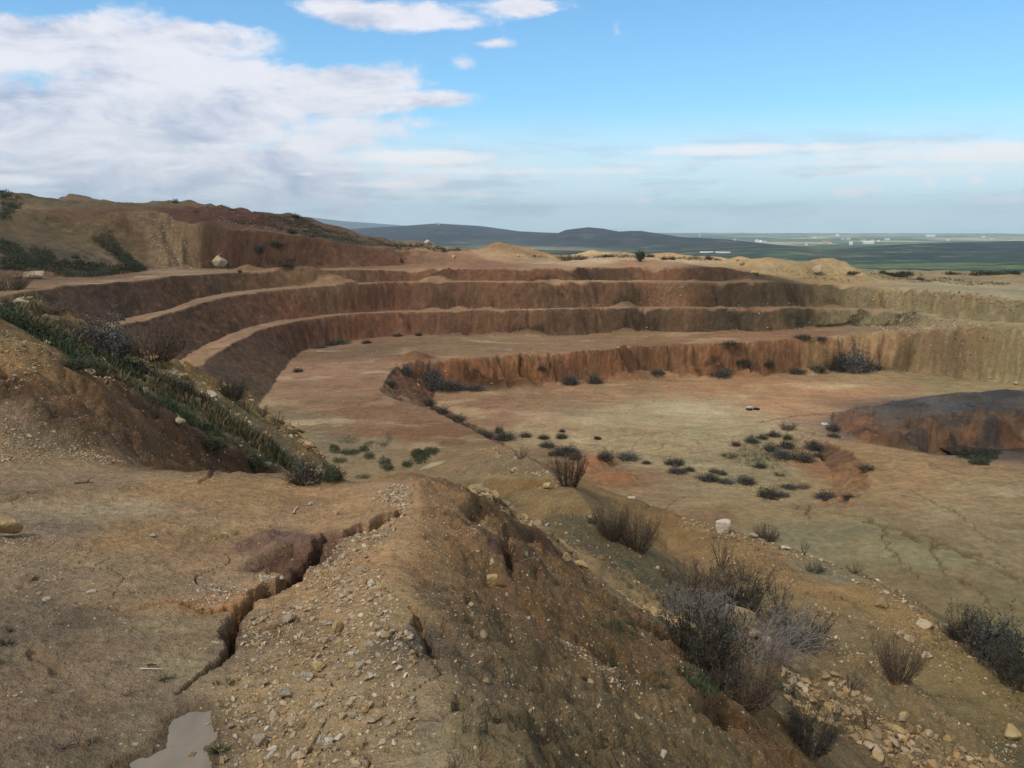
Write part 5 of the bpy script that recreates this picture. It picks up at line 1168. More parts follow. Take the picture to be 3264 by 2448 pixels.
def stems(rg, n, spread, tilt, length, k=6, wob=.05, bend=.35):
    a = rg.uniform(0, 6.283, n); r = np.sqrt(rg.uniform(0, 1, n)) * spread; tl = tilt * np.sqrt(rg.uniform(.02, 1, n)); ln = length * rg.uniform(.55, 1.0, n)
    t = np.linspace(0, 1, k)[None, :]
    out = np.stack([r * np.cos(a), r * np.sin(a), -.03 * np.ones(n)], 1)[:, None, :]
    th = tl[:, None] * (1 - bend * t)
    step = ln[:, None] / (k - 1); dx = np.concatenate([np.zeros((n, 1)), np.cumsum(np.sin(th) * step, 1)[:, :-1]], 1); dz = np.concatenate([np.zeros((n, 1)), np.cumsum(np.cos(th) * step, 1)[:, :-1]], 1)
    P = out + np.stack([dx * np.cos(a)[:, None], dx * np.sin(a)[:, None], dz], -1)
    return P + rg.normal(0, wob, P.shape) * np.linspace(0, 1, k)[None, :, None]
def twigs(rg, P, per, length, k=4, up=.4, lo=.35, wob=.02):
    n, m, _ = P.shape; i = rg.integers(0, n, n * per); f = rg.uniform(lo, .98, n * per) * (m - 1); j = np.clip(f.astype(int), 0, m - 2); u = (f - j)[:, None]
    base = P[i, j] * (1 - u) + P[i, j + 1] * u; d = P[i, j + 1] - P[i, j]; d /= np.linalg.norm(d, axis=1)[:, None] + 1e-9
    d = d * .8 + rg.normal(0, .6, d.shape) + np.array([0, 0, up]); d /= np.linalg.norm(d, axis=1)[:, None]
    ln = (length * rg.uniform(.4, 1.1, len(i)))[:, None, None]; t = np.linspace(0, 1, k)[None, :, None]
    Q = base[:, None, :] + d[:, None, :] * t * ln + rg.normal(0, wob, (len(i), k, 3)) * t
    return Q
M_ = {'brown': simple_mat('brown_twigs', (.115, .080, .056), rnd=.3), 'darkst': simple_mat('dark_twigs', (.072, .058, .046), rnd=.3), 'greyst': simple_mat('grey_twigs', (.20, .175, .15), rnd=.15),
      'lcush': simple_mat('dull_leaves', (.074, .068, .048), rnd=.35, var=.5, scale=3), 'ldark': simple_mat('dark_leaves', (.060, .062, .040), rnd=.35, var=.5, scale=3), 'lbrown': simple_mat('brown_leaves', (.125, .092, .062), rnd=.3, var=.4, scale=3), 'lgreen': simple_mat('green_leaves', (.058, .074, .038), rnd=.3, var=.4, scale=3),
      'lgrey': simple_mat('grey_green_leaves', (.088, .086, .080), rnd=.3, var=.4, scale=3), 'straw': simple_mat('dry_straw', (.30, .20, .09), rnd=.2), 'pale_wood': simple_mat('bleached_wood', (.55, .48, .38), rnd=.1), 'wood': simple_mat('dark_wood', (.10, .07, .05), rnd=.2)}
SH = {}
def merge(parts):
    v, f, o = [], [], 0
    for a, b_ in parts: v.append(a); f.append(b_ + o); o += len(a)
    return np.concatenate(v), np.concatenate(f)
def shrub_kind(kind, seed):
    rg = np.random.default_rng(seed)
    if kind == 'broom':
        P = stems(rg, 130, .24, .85, 1.02, 6, .02, .45); T = twigs(rg, P, 6, .22, 3, .7, .3)
        st = merge([tubes(P, .0065, .003), tubes(T, .003, .0015)]); C = np.concatenate([T[:, -1], T[:, 1]]); lf = leaves(C + rg.normal(0, .012, C.shape), .015, rg); ms, ml = 'brown', 'lbrown'
    elif kind == 'dark':
        P = stems(rg, 80, .34, 1.15, .98, 6, .045, .30); T = twigs(rg, P, 10, .24, 4, .5, .12); T2 = twigs(rg, T, 1, .10, 3, .4, .3)
        st = merge([tubes(P, .010, .004), tubes(T, .004, .002), tubes(T2, .0025, .0012)]); C = np.concatenate([T[:, -1], T[:, -2], T2[:, -1], T2[:, 1], T2[:, -1] + rg.normal(0, .03, T2[:, -1].shape)]); C = np.concatenate([C, T[:, 2] + rg.normal(0, .03, T[:, 2].shape)]); lf = leaves(C + rg.normal(0, .015, C.shape), .022, rg); ms, ml = 'darkst', 'ldark'
    elif kind == 'rust':
        P = stems(rg, 85, .34, 1.1, .98, 6, .045, .35); T = twigs(rg, P, 9, .22, 4, .6, .15); T2 = twigs(rg, T, 1, .09, 3, .5, .3)
        st = merge([tubes(P, .009, .004), tubes(T, .004, .002), tubes(T2, .0025, .0012)]); C = np.concatenate([T[:, -1], T2[:, -1]]); C = np.concatenate([C, T[:, 2]]); lf = leaves(C + rg.normal(0, .02, C.shape), .018, rg); ms, ml = 'brown', 'lbrown'
    elif kind == 'thorn':
        P = stems(rg, 80, .38, 1.3, .95, 7, .06, .2); T = twigs(rg, P, 13, .26, 4, .15, .1, .04); T2 = twigs(rg, T, 2, .10, 3, .1, .2, .02)
        st = merge([tubes(P, .006, .0025), tubes(T, .003, .0015), tubes(T2, .002, .001)]); C = T[::9, 2]; lf = leaves(C, .008, rg); ms, ml = 'greyst', 'lgrey'
    elif kind == 'spiky':
        P = stems(rg, 26, .05, .95, 1.0, 6, .02, .3); T = twigs(rg, P, 5, .2, 3, .6, .4)
        st = merge([tubes(P, .010, .004), tubes(T, .005, .002)]); C = np.concatenate([T[:, -1], T[::2, 1]]); lf = leaves(C + rg.normal(0, .012, C.shape), .014, rg); ms, ml = 'darkst', 'lbrown'
    elif kind in ('cushion', 'bluegrey', 'greenish'):
        P = stems(rg, 46, .30, 1.35, .80, 5, .04, .3); T = twigs(rg, P, 6, .25, 3, .4, .2); st = merge([tubes(P, .014, .006), tubes(T, .007, .003)])
        n = 1900; q = rg.normal(size=(n, 3)); q /= np.linalg.norm(q, axis=1)[:, None]; q[:, 2] = np.abs(q[:, 2]); rr = rg.uniform(.25, 1, (n, 1)) ** .7 * (1 + .25 * rg.uniform(0, 1, (n, 1)) ** 6)
        lob = 1 + .42 * np.sin(q[:, :1] * 5 + seed) * np.cos(q[:, 1:2] * 4 + seed * 2); C = q * rr * lob * np.array([.62, .62, .92])
        C[:, 2] = np.maximum(C[:, 2], .0); lf = leaves(C, .045, rg); ms = 'darkst'; ml = {'cushion': 'lcush', 'bluegrey': 'lgrey', 'greenish': 'lgreen'}[kind]
    else:  # leafy low green herb
        P = stems(rg, 40, .25, 1.25, .75, 4, .03, .2); st = tubes(P, .010, .004); C = (P[:, 1:] + rg.normal(0, .05, P[:, 1:].shape)).reshape(-1, 3); C = np.concatenate([C] * 5) + rg.normal(0, .06, (len(C) * 5, 3)); C[:, 2] = np.abs(C[:, 2]); lf = leaves(C, .05, rg); ms, ml = 'darkst', 'lgreen'
    return as_mesh('stems', *st, M_[ms]), as_mesh('foliage', *lf, M_[ml])
for kd in ('broom', 'dark', 'rust', 'thorn', 'spiky', 'cushion', 'bluegrey', 'greenish', 'herb'):
    for v in range(3): SH[(kd, v)] = shrub_kind(kd, 900 + 7 * v + len(SH))
def shrub_at(X, Y, w, h, kind, label, group=None, name='shrub', cat='shrub', wl=1.0):
    x, y, z = ray_ground(X, Y); d = math.sqrt(x * x + y * y + z * z)
    hh = h / FPX * d * (1.05 if Y < 1500 else 1.12); ww = w / FPX * d / 1.25
    r = empty(name, (x, y, z - .02 * hh), random.uniform(0, 6.28), (ww, ww, hh)); tag(r, label, cat, group)
    a, b_ = SH[(kind, random.randrange(3))]
    child('stems', a, r); child('foliage', b_, r); return r
SHRUBS = [
 (2225,2105,205,205,'dark','large dark green-brown shrub at the left of the thicket on the near slope'),
 (2375,2080,300,165,'thorn','wide pale grey thorn bush filling the middle of the thicket'),
 (2355,2240,215,200,'rust','tall brown twiggy shrub at the front of the thicket'),
 (2290,2180,120,95,'dark','dark shrub half hidden between the large dark shrub and the brown front shrub'),
 (2350,1940,150,140,'dark','dark bushy shrub behind the square yellow block'),
 (2215,1905,170,110,'rust','reddish-brown shrub at the upper left end of the thicket'),
 (2190,1960,150,90,'thorn','thin grey bush with bare twigs left of the reddish-brown shrub'),
 (2300,1812,90,95,'spiky','brown upright shrub with a green base on the open shelf'),
 (2370,1852,90,70,'spiky','low v-shaped twiggy shrub behind the dark bushy shrub'),
 (2482,1956,100,105,'spiky','v-shaped twiggy shrub standing alone beside bare mud'),
 (2530,2062,150,115,'dark','dark rounded bush to the right of the square yellow block'),
 (2862,2165,140,135,'broom','reddish broom-like shrub alone on the flat shelf'),
 (2575,2392,130,150,'dark','dark leafy shrub low on the slope left of the yellow rubble'),
 (2705,2200,120,75,'spiky','sparse dry bush at the upper edge of the yellow rubble'),
 (2760,2330,60,80,'spiky','small dark bush inside the yellow rubble heap'),
 (2660,2300,60,70,'spiky','thin dark twiggy plant between the leafy shrub and the rubble'),
 (3090,2052,110,110,'dark','dark bush just beyond the shelf edge, uppermost of three'),
 (3180,2110,150,130,'bluegrey','grey bush just beyond the shelf edge, middle of three'),
 (3255,2185,130,140,'dark','dark bush cut by the right frame edge beyond the shelf'),
 (1812,1550,120,115,'broom','brown broom shrub at the top of the spur edge'),
 (1660,1462,60,50,'spiky','small brown twig bush near the head of the spur'),
 (1950,1718,120,115,'broom','purple-brown broom shrub on the spur edge, upper of two touching'),
 (2030,1755,130,105,'broom','brown broom shrub on the spur edge, lower of two touching'),
 (1890,1668,40,45,'herb','small green plant by a whitish stone on the spur edge'),
 (2562,1768,40,50,'spiky','tuft of pale upright stalks at the brink of the shelf'),
 (2602,1822,60,30,'herb','low bright green plant on the gravelly shelf'),
 (2722,1826,70,40,'spiky','small twiggy plant on the outer shelf edge'),
 (2443,1724,60,52,'rust','rounded brown bush leaning over the shelf edge'),
 (340,1135,150,120,'bluegrey','large dark blue-grey shrub on the left crest'),
 (275,1085,110,70,'rust','brown shrub left of the large blue-grey shrub on the crest'),
 (480,1150,170,110,'rust','wide reddish twig bush behind the yellow rubble crest'),
 (500,1330,110,95,'spiky','greenish spindly shrub halfway down the left grassy slope'),
 (425,1185,90,45,'greenish','bright green bush below the large blue-grey shrub'),
 (560,1250,110,50,'cushion','dark low bush under the yellow rubble on the left slope'),
 (742,1272,75,75,'dark','dark shrub on the left crest where the bench road ends'),
 (790,1315,80,75,'spiky','dark twiggy shrub right of the crest, second of three in a row'),
 (838,1330,55,50,'spiky','small twig shrub right of the crest, third of three in a row'),
 (885,1365,50,62,'spiky','thin upright shrub alone lower on the left crest'),
 (930,1385,50,26,'spiky','tiny sprawling twig plant at the lower left crest'),
 (975,1536,110,75,'cushion','dark green bush in the gap behind the mud flat'),
 (1060,1530,70,50,'greenish','green leafy bush at the right of the gap behind the mud flat'),
 (150,1005,140,50,'rust','dull brown bush mass on the left crest above the rock group'),
 (30,925,90,70,'rust','brown bush at the far left end of the crest'),
 (240,1175,90,40,'greenish','green tuft bush in the grass left of the tan rock'),
 (680,1430,80,45,'greenish','green tuft bush on the brink above the dark bank'),
 (810,1490,90,50,'greenish','bluish green tuft bush at the lower end of the grass strip'),
 (2727,1182,96,72,'bluegrey','biggest blue-grey bush at the foot of the lowest wall'),
 (2668,1178,60,44,'cushion','dark bush touching the left side of the biggest blue-grey bush'),
 (2680,1150,40,32,'bluegrey','small grey bush clinging to the wall above the dark bush'),
 (2775,1178,70,26,'bluegrey','low grey bush at the right of the biggest blue-grey bush'),
 (2609,1182,52,24,'cushion','flat dark bush on the floor left of the wall bushes'),
 (2540,1186,60,14,'cushion','very low dark bush at the wall foot between two others'),
 (2449,1166,38,22,'cushion','small dark bush on the lower wall above an earth heap'),
 (2370,1160,50,18,'cushion','faint dark bush on the lower wall left of the earth heap'),
 (2299,1196,76,20,'bluegrey','low grey bush at the left foot of the earth heap'),
 (1818,1224,52,32,'bluegrey','grey slanting bush at the foot of the lowest wall below a ledge'),
 (1897,1222,46,36,'cushion','round dark bush at the foot of the lowest wall, right of the grey slanting one'),
 (1727,1178,28,16,'cushion','small bush on a ledge in the lowest wall'),
 (2096,1192,48,18,'cushion','low bush at the wall foot near the tall fissure'),
 (1295,1192,40,36,'bluegrey','blue-grey bush in the inner corner of the lowest wall'),
 (1390,1244,72,56,'bluegrey','largest of the grey bushes crowded at the wall corner'),
 (1383,1204,44,34,'bluegrey','upright grey bush at the back of the corner cluster'),
 (1425,1244,50,40,'cushion','dark bush in the corner cluster, beside the largest'),
 (1456,1242,56,34,'bluegrey','paler grey bush at the right of the corner cluster'),
 (1510,1240,64,18,'bluegrey','long low grey bush trailing right from the corner cluster'),
 (1245,1228,50,16,'greenish','green low bush at the top of the diagonal drop'),
 (1363,1292,56,28,'cushion','dark bush strip at the upper part of the diagonal drop'),
 (1405,1318,60,26,'cushion','dark bush strip at the middle of the diagonal drop'),
 (1455,1342,66,26,'cushion','dark bush strip at the lower part of the diagonal drop'),
 (1545,1392,64,24,'cushion','dark green bush where the diagonal drop reaches the floor'),
 (1605,1400,76,28,'cushion','dark wide bush next to a yellowish one at the drop foot'),
 (1590,1380,30,26,'greenish','yellowish green upright bush at the drop foot'),
 (1675,1392,40,16,'cushion','low bush on the floor right of the drop foot'),
 (1733,1398,38,16,'cushion','oval dark bush, left of a pair on the pale floor'),
 (1790,1396,40,18,'cushion','oval dark bush, right of a pair on the pale floor'),
 (1792,1376,22,10,'cushion','tiny bush above the oval pair on the pale floor'),
 (1745,1424,52,20,'bluegrey','low grey bush below the oval pair'),
 (1808,1446,90,30,'cushion','widest dark bush of the group in the muddy basin'),
 (1765,1450,40,16,'cushion','small dark bush left of the widest one in the basin'),
 (1835,1464,44,28,'cushion','dark bush at the lower right of the widest one in the basin'),
 (1930,1464,56,34,'cushion','upright dark bush in the basin, left of a lighter one'),
 (2000,1464,70,28,'bluegrey','lighter grey bush in the basin right of the upright dark one'),
 (2150,1480,66,22,'cushion','isolated oval bush on the basin floor'),
 (2158,1506,60,16,'bluegrey','grey flat bush just below the isolated oval bush'),
 (2060,1478,30,12,'cushion','tiny bush between the basin group and the isolated oval bush'),
 (2346,1420,32,16,'cushion','small bush at the left of the green patch'),
 (2397,1410,44,28,'bluegrey','grey bush at the top left of the green patch'),
 (2430,1398,34,16,'cushion','low bush on the upper edge of the green patch'),
 (2466,1390,44,18,'cushion','oval bush at the very top of the green patch'),
 (2506,1426,50,24,'cushion','dark oval bush at the right of the green patch'),
 (2455,1436,40,26,'greenish','green bush in the heart of the green patch'),
 (2491,1458,54,34,'bluegrey','grey-brown bush at the lower middle of the green patch'),
 (2557,1466,76,32,'cushion','wide dark bush at the lower right of the green patch'),
 (2594,1432,56,32,'cushion','dark bush at the far right, beside the reddish bank'),
 (2609,1456,36,16,'cushion','small bush below the dark bush beside the reddish bank'),
 (2510,1400,30,20,'greenish','light green upright bush behind the dark oval bush'),
 (2511,1370,44,28,'rust','brown round bush beside the dark gully line'),
 (2653,1372,44,26,'cushion','dark bush at the foot of the red cone'),
 (2656,1392,40,14,'cushion','low dark bush just below another at the red cone'),
 (2761,1500,46,22,'cushion','lone dark bush on the orange slope right of the bank'),
 (2629,1588,58,26,'bluegrey','grey bush at the lower end of the reddish bank'),
 (2705,1590,40,16,'cushion','small dark bush right of the grey bush under the bank'),
 (2450,1586,70,34,'cushion','dark bush at the head of the long mud gully'),
 (2495,1582,40,16,'bluegrey','small grey bush right of the gully-head bush'),
 (2515,1556,50,14,'bluegrey','flat grey bush in the middle of the mud basin'),
 (2560,1555,40,12,'rust','flat brown bush right of the flat grey one in the mud basin'),
 (2378,1540,60,26,'bluegrey','grey bush, largest in the row above the gully head'),
 (2316,1540,48,18,'bluegrey','grey bush, second in the row above the gully head'),
 (2260,1530,70,22,'bluegrey','grey bush, leftmost in the row above the gully head'),
 (2300,1512,34,16,'cushion','small dark bush behind the row above the gully head'),
 (2322,1456,44,12,'rust','flat brown tuft left of the green patch'),
 (2422,1490,40,18,'cushion','small bush below the green patch'),
 (2485,1515,30,10,'rust','tiny brown tuft on the bare mud below the green patch'),
 (2195,1500,40,14,'cushion','dark tuft near the white stones of the basin edge'),
 (2275,1505,30,12,'cushion','tiny dark tuft in the middle of the mud basin'),
 (1070,1096,100,16,'cushion','long low dark bush at the toe of the second wall'),
 (1168,1094,34,12,'cushion','small dark bush right of the long low one'),
 (1268,1072,34,10,'cushion','flat bush against the second wall, left of a pair'),
 (1334,1070,26,12,'cushion','flat bush against the second wall, right of a pair'),
 (1020,1108,50,10,'bluegrey','grey low bush left of the long dark one'),
 (950,1185,34,14,'cushion','dark tuft alone on the red bench'),
 (2560,1078,54,14,'cushion','flat dark bush on the bench edge, left of a pair'),
 (2615,1082,40,11,'cushion','flat dark bush on the bench edge, right of a pair'),
 (2330,1098,70,11,'cushion','long flat dark bush on the lip of the lowest wall'),
 (1820,830,70,22,'rust','brown round bush on the sandy rim'),
 (1856,828,30,15,'rust','small bush touching the brown round one on the rim'),
 (2118,828,24,13,'cushion','dark bush on the rim right of the lone tree'),
 (2142,828,24,13,'cushion','dark round bush on the rim, next along from the lone tree'),
 (2257,828,22,16,'cushion','upright dark bush near the end of the sandy rim'),
 (2072,820,26,12,'cushion','low bush close behind the lone tree'),
 (1940,820,40,10,'cushion','low dark bush on the rim left of the lone tree'),
 (2933,893,22,12,'cushion','small dark bush alone on the right plateau'),
 (560,646,20,12,'cushion','lone bush on the highest point of the red hill skyline'),
 (942,693,26,13,'greenish','green bush on the skyline where the red hill slopes down'),
 (1120,731,28,16,'greenish','bright green bush on the lower hill skyline'),
 (1188,752,20,14,'cushion','dark bush on the hill skyline near its lower end'),
 (930,742,34,12,'cushion','dark bush on the face of the red hill'),
 (1000,755,22,9,'cushion','small dark bush lower on the face of the red hill'),
 (825,800,34,22,'bluegrey','grey-green bush on the upper wall below the red hill'),
 (880,782,40,18,'cushion','wide bush on the upper wall right of the grey-green one'),
 (915,850,44,14,'cushion','dark low bush at the foot of the upper wall'),
 (765,868,14,10,'cushion','tiny bush on the top bench road'),
 (240,824,24,14,'cushion','small dark bush on the yellow slope of the left hill'),
 (92,884,28,24,'cushion','dark bush between the boulders at the left hill foot'),
]
for X, Y, w_, h_, kd, lab in SHRUBS: shrub_at(X, Y, w_, h_, kd, lab)

# lone tree on the rim
x, y, z = ray_ground(2040, 834); d = math.hypot(x, y); hh = 40 / FPX * d
rg = np.random.default_rng(5); tr = empty('tree', (x, y, z)); tag(tr, 'lone dark bushy tree standing on the sandy rim', 'tree')
P = stems(rg, 9, .12, .6, hh * .8, 6, .06, .3); T = twigs(rg, P, 14, .7, 4, .3, .35, .08)
child('trunk', as_mesh('trunk', *merge([tubes(P, .09, .03, 5), tubes(T, .03, .012)]), M_['darkst']), tr)
C = np.concatenate([T[:, -1], T[:, -2], T[:, 1]]); C = np.concatenate([C] * 3) + rg.normal(0, .13, (len(C) * 3, 3)); child('crown', as_mesh('crown', *leaves(C, .13, rg), M_['ldark']), tr)

# ------------------------------------------------------------------ grass, weeds and scrub (uncountable)
def clumps(px, n, kind, hmin, hmax, thresh=None, scale=2.0, world=False, blades=7):
    P = np.array(px, float)[:, :2] if world else plan(px); lo, hi = P.min(0), P.max(0); got = np.zeros((0, 2)); tr_ = 0
    while len(got) < n and tr_ < 30:
        c = RNG.uniform(lo, hi, (n * 4, 2)); m = inside(c[:, 0], c[:, 1], P)
        if thresh is not None: m &= (pnoise(c[:, 0] / scale, c[:, 1] / scale, 821) + .5 * pnoise(c[:, 0] / scale * 2.6, c[:, 1] / scale * 2.6, 822)) > thresh
        got = np.concatenate([got, c[m]]); tr_ += 1
    got = got[:n]; zz_ = surf(got[:, 0], got[:, 1]); h = RNG.uniform(hmin, hmax, len(got)); base = np.column_stack([got, zz_])
    if kind == 'grass':
        b_ = np.repeat(base, blades, 0); hb = np.repeat(h, blades) * RNG.uniform(.5, 1.1, len(b_)); b_[:, :2] += RNG.normal(0, .35, (len(b_), 2)) * hb[:, None]; b_[:, 2] = surf(b_[:, 0], b_[:, 1]) - .01
        a = RNG.uniform(0, 6.283, len(b_)); ln = np.stack([np.cos(a), np.sin(a), np.zeros(len(a))], 1); w_ = (hb * .07)[:, None] * ln; tip = b_ + np.stack([RNG.normal(0, .35, len(a)) * hb, RNG.normal(0, .35, len(a)) * hb, hb], 1); mid = (b_ + tip) / 2 + np.array([0, 0, 1]) * (hb * .12)[:, None]
        V = np.stack([b_ - w_, b_ + w_, mid + w_ * .8, mid - w_ * .8, tip], 1); n5 = len(b_); i = np.arange(n5) * 5
        F = np.concatenate([np.stack([i, i + 1, i + 2, i + 3], 1), np.stack([i + 3, i + 2, i + 4, i + 4], 1)[:0]]); T3_ = np.stack([i + 3, i + 2, i + 4], 1)
        return V.reshape(-1, 3), np.concatenate([np.stack([i, i + 1, i + 2], 1), np.stack([i, i + 2, i + 3], 1), T3_])
    nl = blades; c = np.repeat(base, nl, 0); hb = np.repeat(h, nl); q = RNG.normal(size=(len(c), 3)); q /= np.linalg.norm(q, axis=1)[:, None]; q *= RNG.uniform(.3, 1, (len(c), 1)) ** .5; q[:, 2] = np.abs(q[:, 2])
    c = c + q * np.stack([hb * .75, hb * .75, hb], 1); V, F = leaves(c, 1.0, RNG); ctr = np.repeat(c, 4, 0); V = ctr + (V - ctr) * np.repeat(hb * .16, 4)[:, None]
    return V, np.concatenate([F[:, [0, 1, 2]], F[:, [0, 2, 3]]])
def stuff(name, parts, material):
    v, f = merge(parts); o = mesh_from(name, v, f, {}, material, False); o['kind'] = 'stuff'; return o
GS = [(2,975),(120,1035),(380,1140),(620,1260),(800,1370),(950,1470),(900,1505),(840,1495),(690,1390),(480,1290),(280,1185),(100,1070)]
GR = [clumps(GS, 900, 'grass', .05, .16, .22, 1.1), clumps([(2,985),(140,1050),(300,1150),(260,1160),(110,1080),(2,1015)], 300, 'grass', .06, .18, .05, .9),
      clumps([(700,1370),(860,1430),(950,1490),(850,1500),(730,1420)], 240, 'grass', .05, .15, .15, .9),
      clumps([(1868,1962),(1960,1985),(2050,2030),(2030,2042),(1930,2010)], 120, 'grass', .02, .05), clumps([(1910,2080),(1950,2070),(1965,2120),(1930,2120)], 26, 'grass', .03, .07),
      clumps([(2080,2160),(2130,2150),(2150,2210),(2100,2215)], 45, 'grass', .03, .07), clumps([(2470,2160),(2540,2200),(2520,2230),(2450,2190)], 110, 'grass', .04, .10),
      clumps([(2150,2140),(2250,2160),(2300,2230),(2210,2220)], 110, 'grass', .04, .09), clumps([(2330,1960),(2200,1980),(2160,2010),(2240,2020)], 100, 'grass', .04, .10),
      clumps([(715,2170),(735,2160),(750,2185),(725,2195)], 14, 'grass', .015, .035), clumps([(690,2015),(745,2000),(750,2050),(700,2060)], 16, 'grass', .015, .035)]
stuff('grass', GR, M_['lgreen'])
stuff('dry_grass', [clumps(GS, 1300, 'grass', .06, .22, .05, 1.4), clumps([(2,960),(160,1025),(400,1125),(640,1215),(830,1325),(800,1350),(380,1150),(100,1040)], 700, 'grass', .06, .22, .0, 1.0), clumps(SHELF, 260, 'grass', .03, .12, .2, 1.5), clumps([(1420,1485),(1600,1455),(1900,1650),(2180,1860),(2080,1905),(1700,1690),(1400,1545)], 260, 'grass', .03, .12, .1, 1.5)],
      simple_mat('dry_grass_blades', (.13, .105, .055), rnd=.0, var=.4, scale=2))
LW = [clumps(GS, 420, 'leaf', .05, .16, .12, 1.3, blades=16), clumps([(2,985),(140,1050),(330,1160),(300,1190),(110,1080),(2,1015)], 200, 'leaf', .06, .22, -.1, .9, blades=18)]
def patch(X, Y, w, h): return [(X - w / 2, Y), (X - w / 4, Y - h / 2), (X + w / 4, Y - h / 2), (X + w / 2, Y), (X + w / 4, Y + h / 2), (X - w / 4, Y + h / 2)]
WD = list(LW)
for X, Y, w_, h_, n in [(1066,1435,34,26,70),(1115,1445,60,18,80),(1160,1435,36,16,50),(1178,1458,34,18,50),(1225,1480,40,36,70),(1240,1495,30,20,40),(1298,1484,34,16,50),(1340,1460,60,40,150),(1375,1440,50,22,100),(1330,1448,40,22,60),(1240,1395,20,30,15),(1155,1522,50,10,20),(1110,1405,90,20,30),(1200,1420,80,26,40),(1085,1470,50,16,40),(1060,1500,60,30,60)]:
    WD.append(clumps(patch(X, Y, w_, h_), n, 'leaf', .12, .34, blades=22))
for X, Y, w_, h_, n in [(2420,1440,150,60,260),(2480,1450,120,50,160),(2540,1420,90,60,120),(2380,1470,120,40,80),(2440,1480,150,40,100)]:
    WD.append(clumps(patch(X, Y, w_, h_), n, 'leaf', .08, .30, blades=16))
WD += [clumps([(1880,1380),(2180,1380),(2330,1460),(2200,1540),(1950,1500)], 260, 'leaf', .05, .2, .05, 4, blades=12), clumps([(2200,1480),(2500,1500),(2600,1560),(2350,1560)], 200, 'leaf', .05, .18, .05, 4, blades=12), clumps(SHELF, 120, 'leaf', .03, .12, .15, 2, blades=14),
       clumps([(2,2000),(600,1960),(640,2120),(380,2380),(2,2446)], 60, 'leaf', .005, .02, .1, .6, blades=8)]
stuff('weeds', WD, M_['lgreen'])
SC = [clumps([(2,612),(60,630),(70,655),(30,700),(2,712)], 330, 'leaf', .3, .8, blades=26), clumps([(2,765),(60,790),(120,840),(100,865),(2,862)], 420, 'leaf', .3, .8, blades=26), clumps([(60,850),(200,836),(330,846),(440,868),(300,884),(140,872)], 520, 'leaf', .3, .9, blades=24),
      clumps([(290,758),(350,740),(385,790),(470,862),(430,868),(360,815)], 340, 'leaf', .3, 1.0, blades=24), clumps([(100,790),(170,800),(180,850),(110,860)], 160, 'leaf', .3, .8, blades=22),
      clumps([(560,650),(800,672),(1050,735),(1150,760),(1100,768),(900,712),(640,660)], 420, 'leaf', .25, .8, .0, 12, blades=22), clumps([(600,664),(900,710),(1200,782),(1000,760),(700,700)], 420, 'leaf', .2, .8, .0, 10, blades=22),
      clumps([(1170,760),(1340,780),(1500,798),(1450,806),(1250,792)], 420, 'leaf', .25, .8, -.2, 8, blades=22), clumps([(1700,818),(1900,817),(2300,826),(2300,831),(1900,824),(1700,824)], 330, 'leaf', .2, .7, .0, 8, blades=22),
      clumps([(2700,866),(3250,872),(3250,884),(2900,876),(2720,880)], 800, 'leaf', .3, 1.0, -.1, 10, blades=20), clumps([(2730,884),(2900,882),(3240,900),(3200,912),(2850,898)], 420, 'leaf', .15, .5, .05, 8, blades=18),
      clumps([(2512,992),(2700,995),(2880,1000),(2960,1012),(2870,1034),(2700,1036),(2530,1032)], 420, 'leaf', .2, .6, .05, 4, blades=18), clumps([(2300,988),(2500,992),(2500,1040),(2320,1045)], 90, 'leaf', .2, .5, .1, 4, blades=16),
      clumps([(1600,945),(1850,930),(1860,955),(1650,965)], 70, 'leaf', .2, .5, .15, 4, blades=16), clumps([(1600,1010),(1900,1000),(1900,1030),(1650,1040)], 40, 'leaf', .2, .4, .15, 4, blades=14),
      clumps([(3000,1408),(3110,1405),(3180,1440),(3170,1468),(3100,1470),(3020,1440)], 330, 'leaf', .25, .6, blades=22), clumps([(3085,1470),(3160,1472),(3150,1484),(3095,1482)], 90, 'leaf', .2, .45, blades=22),
      clumps([(640,845),(760,846),(760,852),(640,852)], 60, 'leaf', .3, .7, blades=20), clumps([(800,835),(1000,830),(1050,850),(820,852)], 120, 'leaf', .2, .6, .0, 6, blades=18)]
stuff('scrub', SC, simple_mat('scrub_leaves', (.046, .052, .030), rnd=.0, var=.5, scale=.15))

# single grass tufts near the camera
def tuft(X, Y, w, label):
    x, y, z = ray_ground(X, Y); d = math.sqrt(x * x + y * y + z * z); s = w / FPX * d; rg_ = np.random.default_rng(int(X * 7 + Y))
    P = stems(rg_, 46, .10, 1.15, .5, 5, .01, -.45); me = as_mesh('grass_tuft', *tubes(P, .016, .004), M_['lgreen'])
    o = bpy.data.objects.new('grass_tuft', me); COL.objects.link(o); o.location = (x, y, z - .004); o.scale = (s, s, s); tag(o, label, 'grass tuft')
for X, Y, w_, lab in [(22,2055,66,'largest green grass tuft at the left frame edge on the mud flat'), (6,2112,44,'smaller grass tuft cut by the left frame edge below another'), (530,2168,64,'green grass tuft right of a pale twig on the mud flat'),
                      (292,2366,52,'green grass tuft next to dry straw stalks at lower left'), (702,2392,84,'green grass tuft at the right shore of the puddle'), (782,2322,40,'small grass tuft at the foot of the gravel above the puddle'), (28,2012,40,'small thin grass tuft above the largest tuft at the left edge'), (690,2180,44,'dull green tuft in the end of the crevice')]:
    tuft(X, Y, w_, lab)

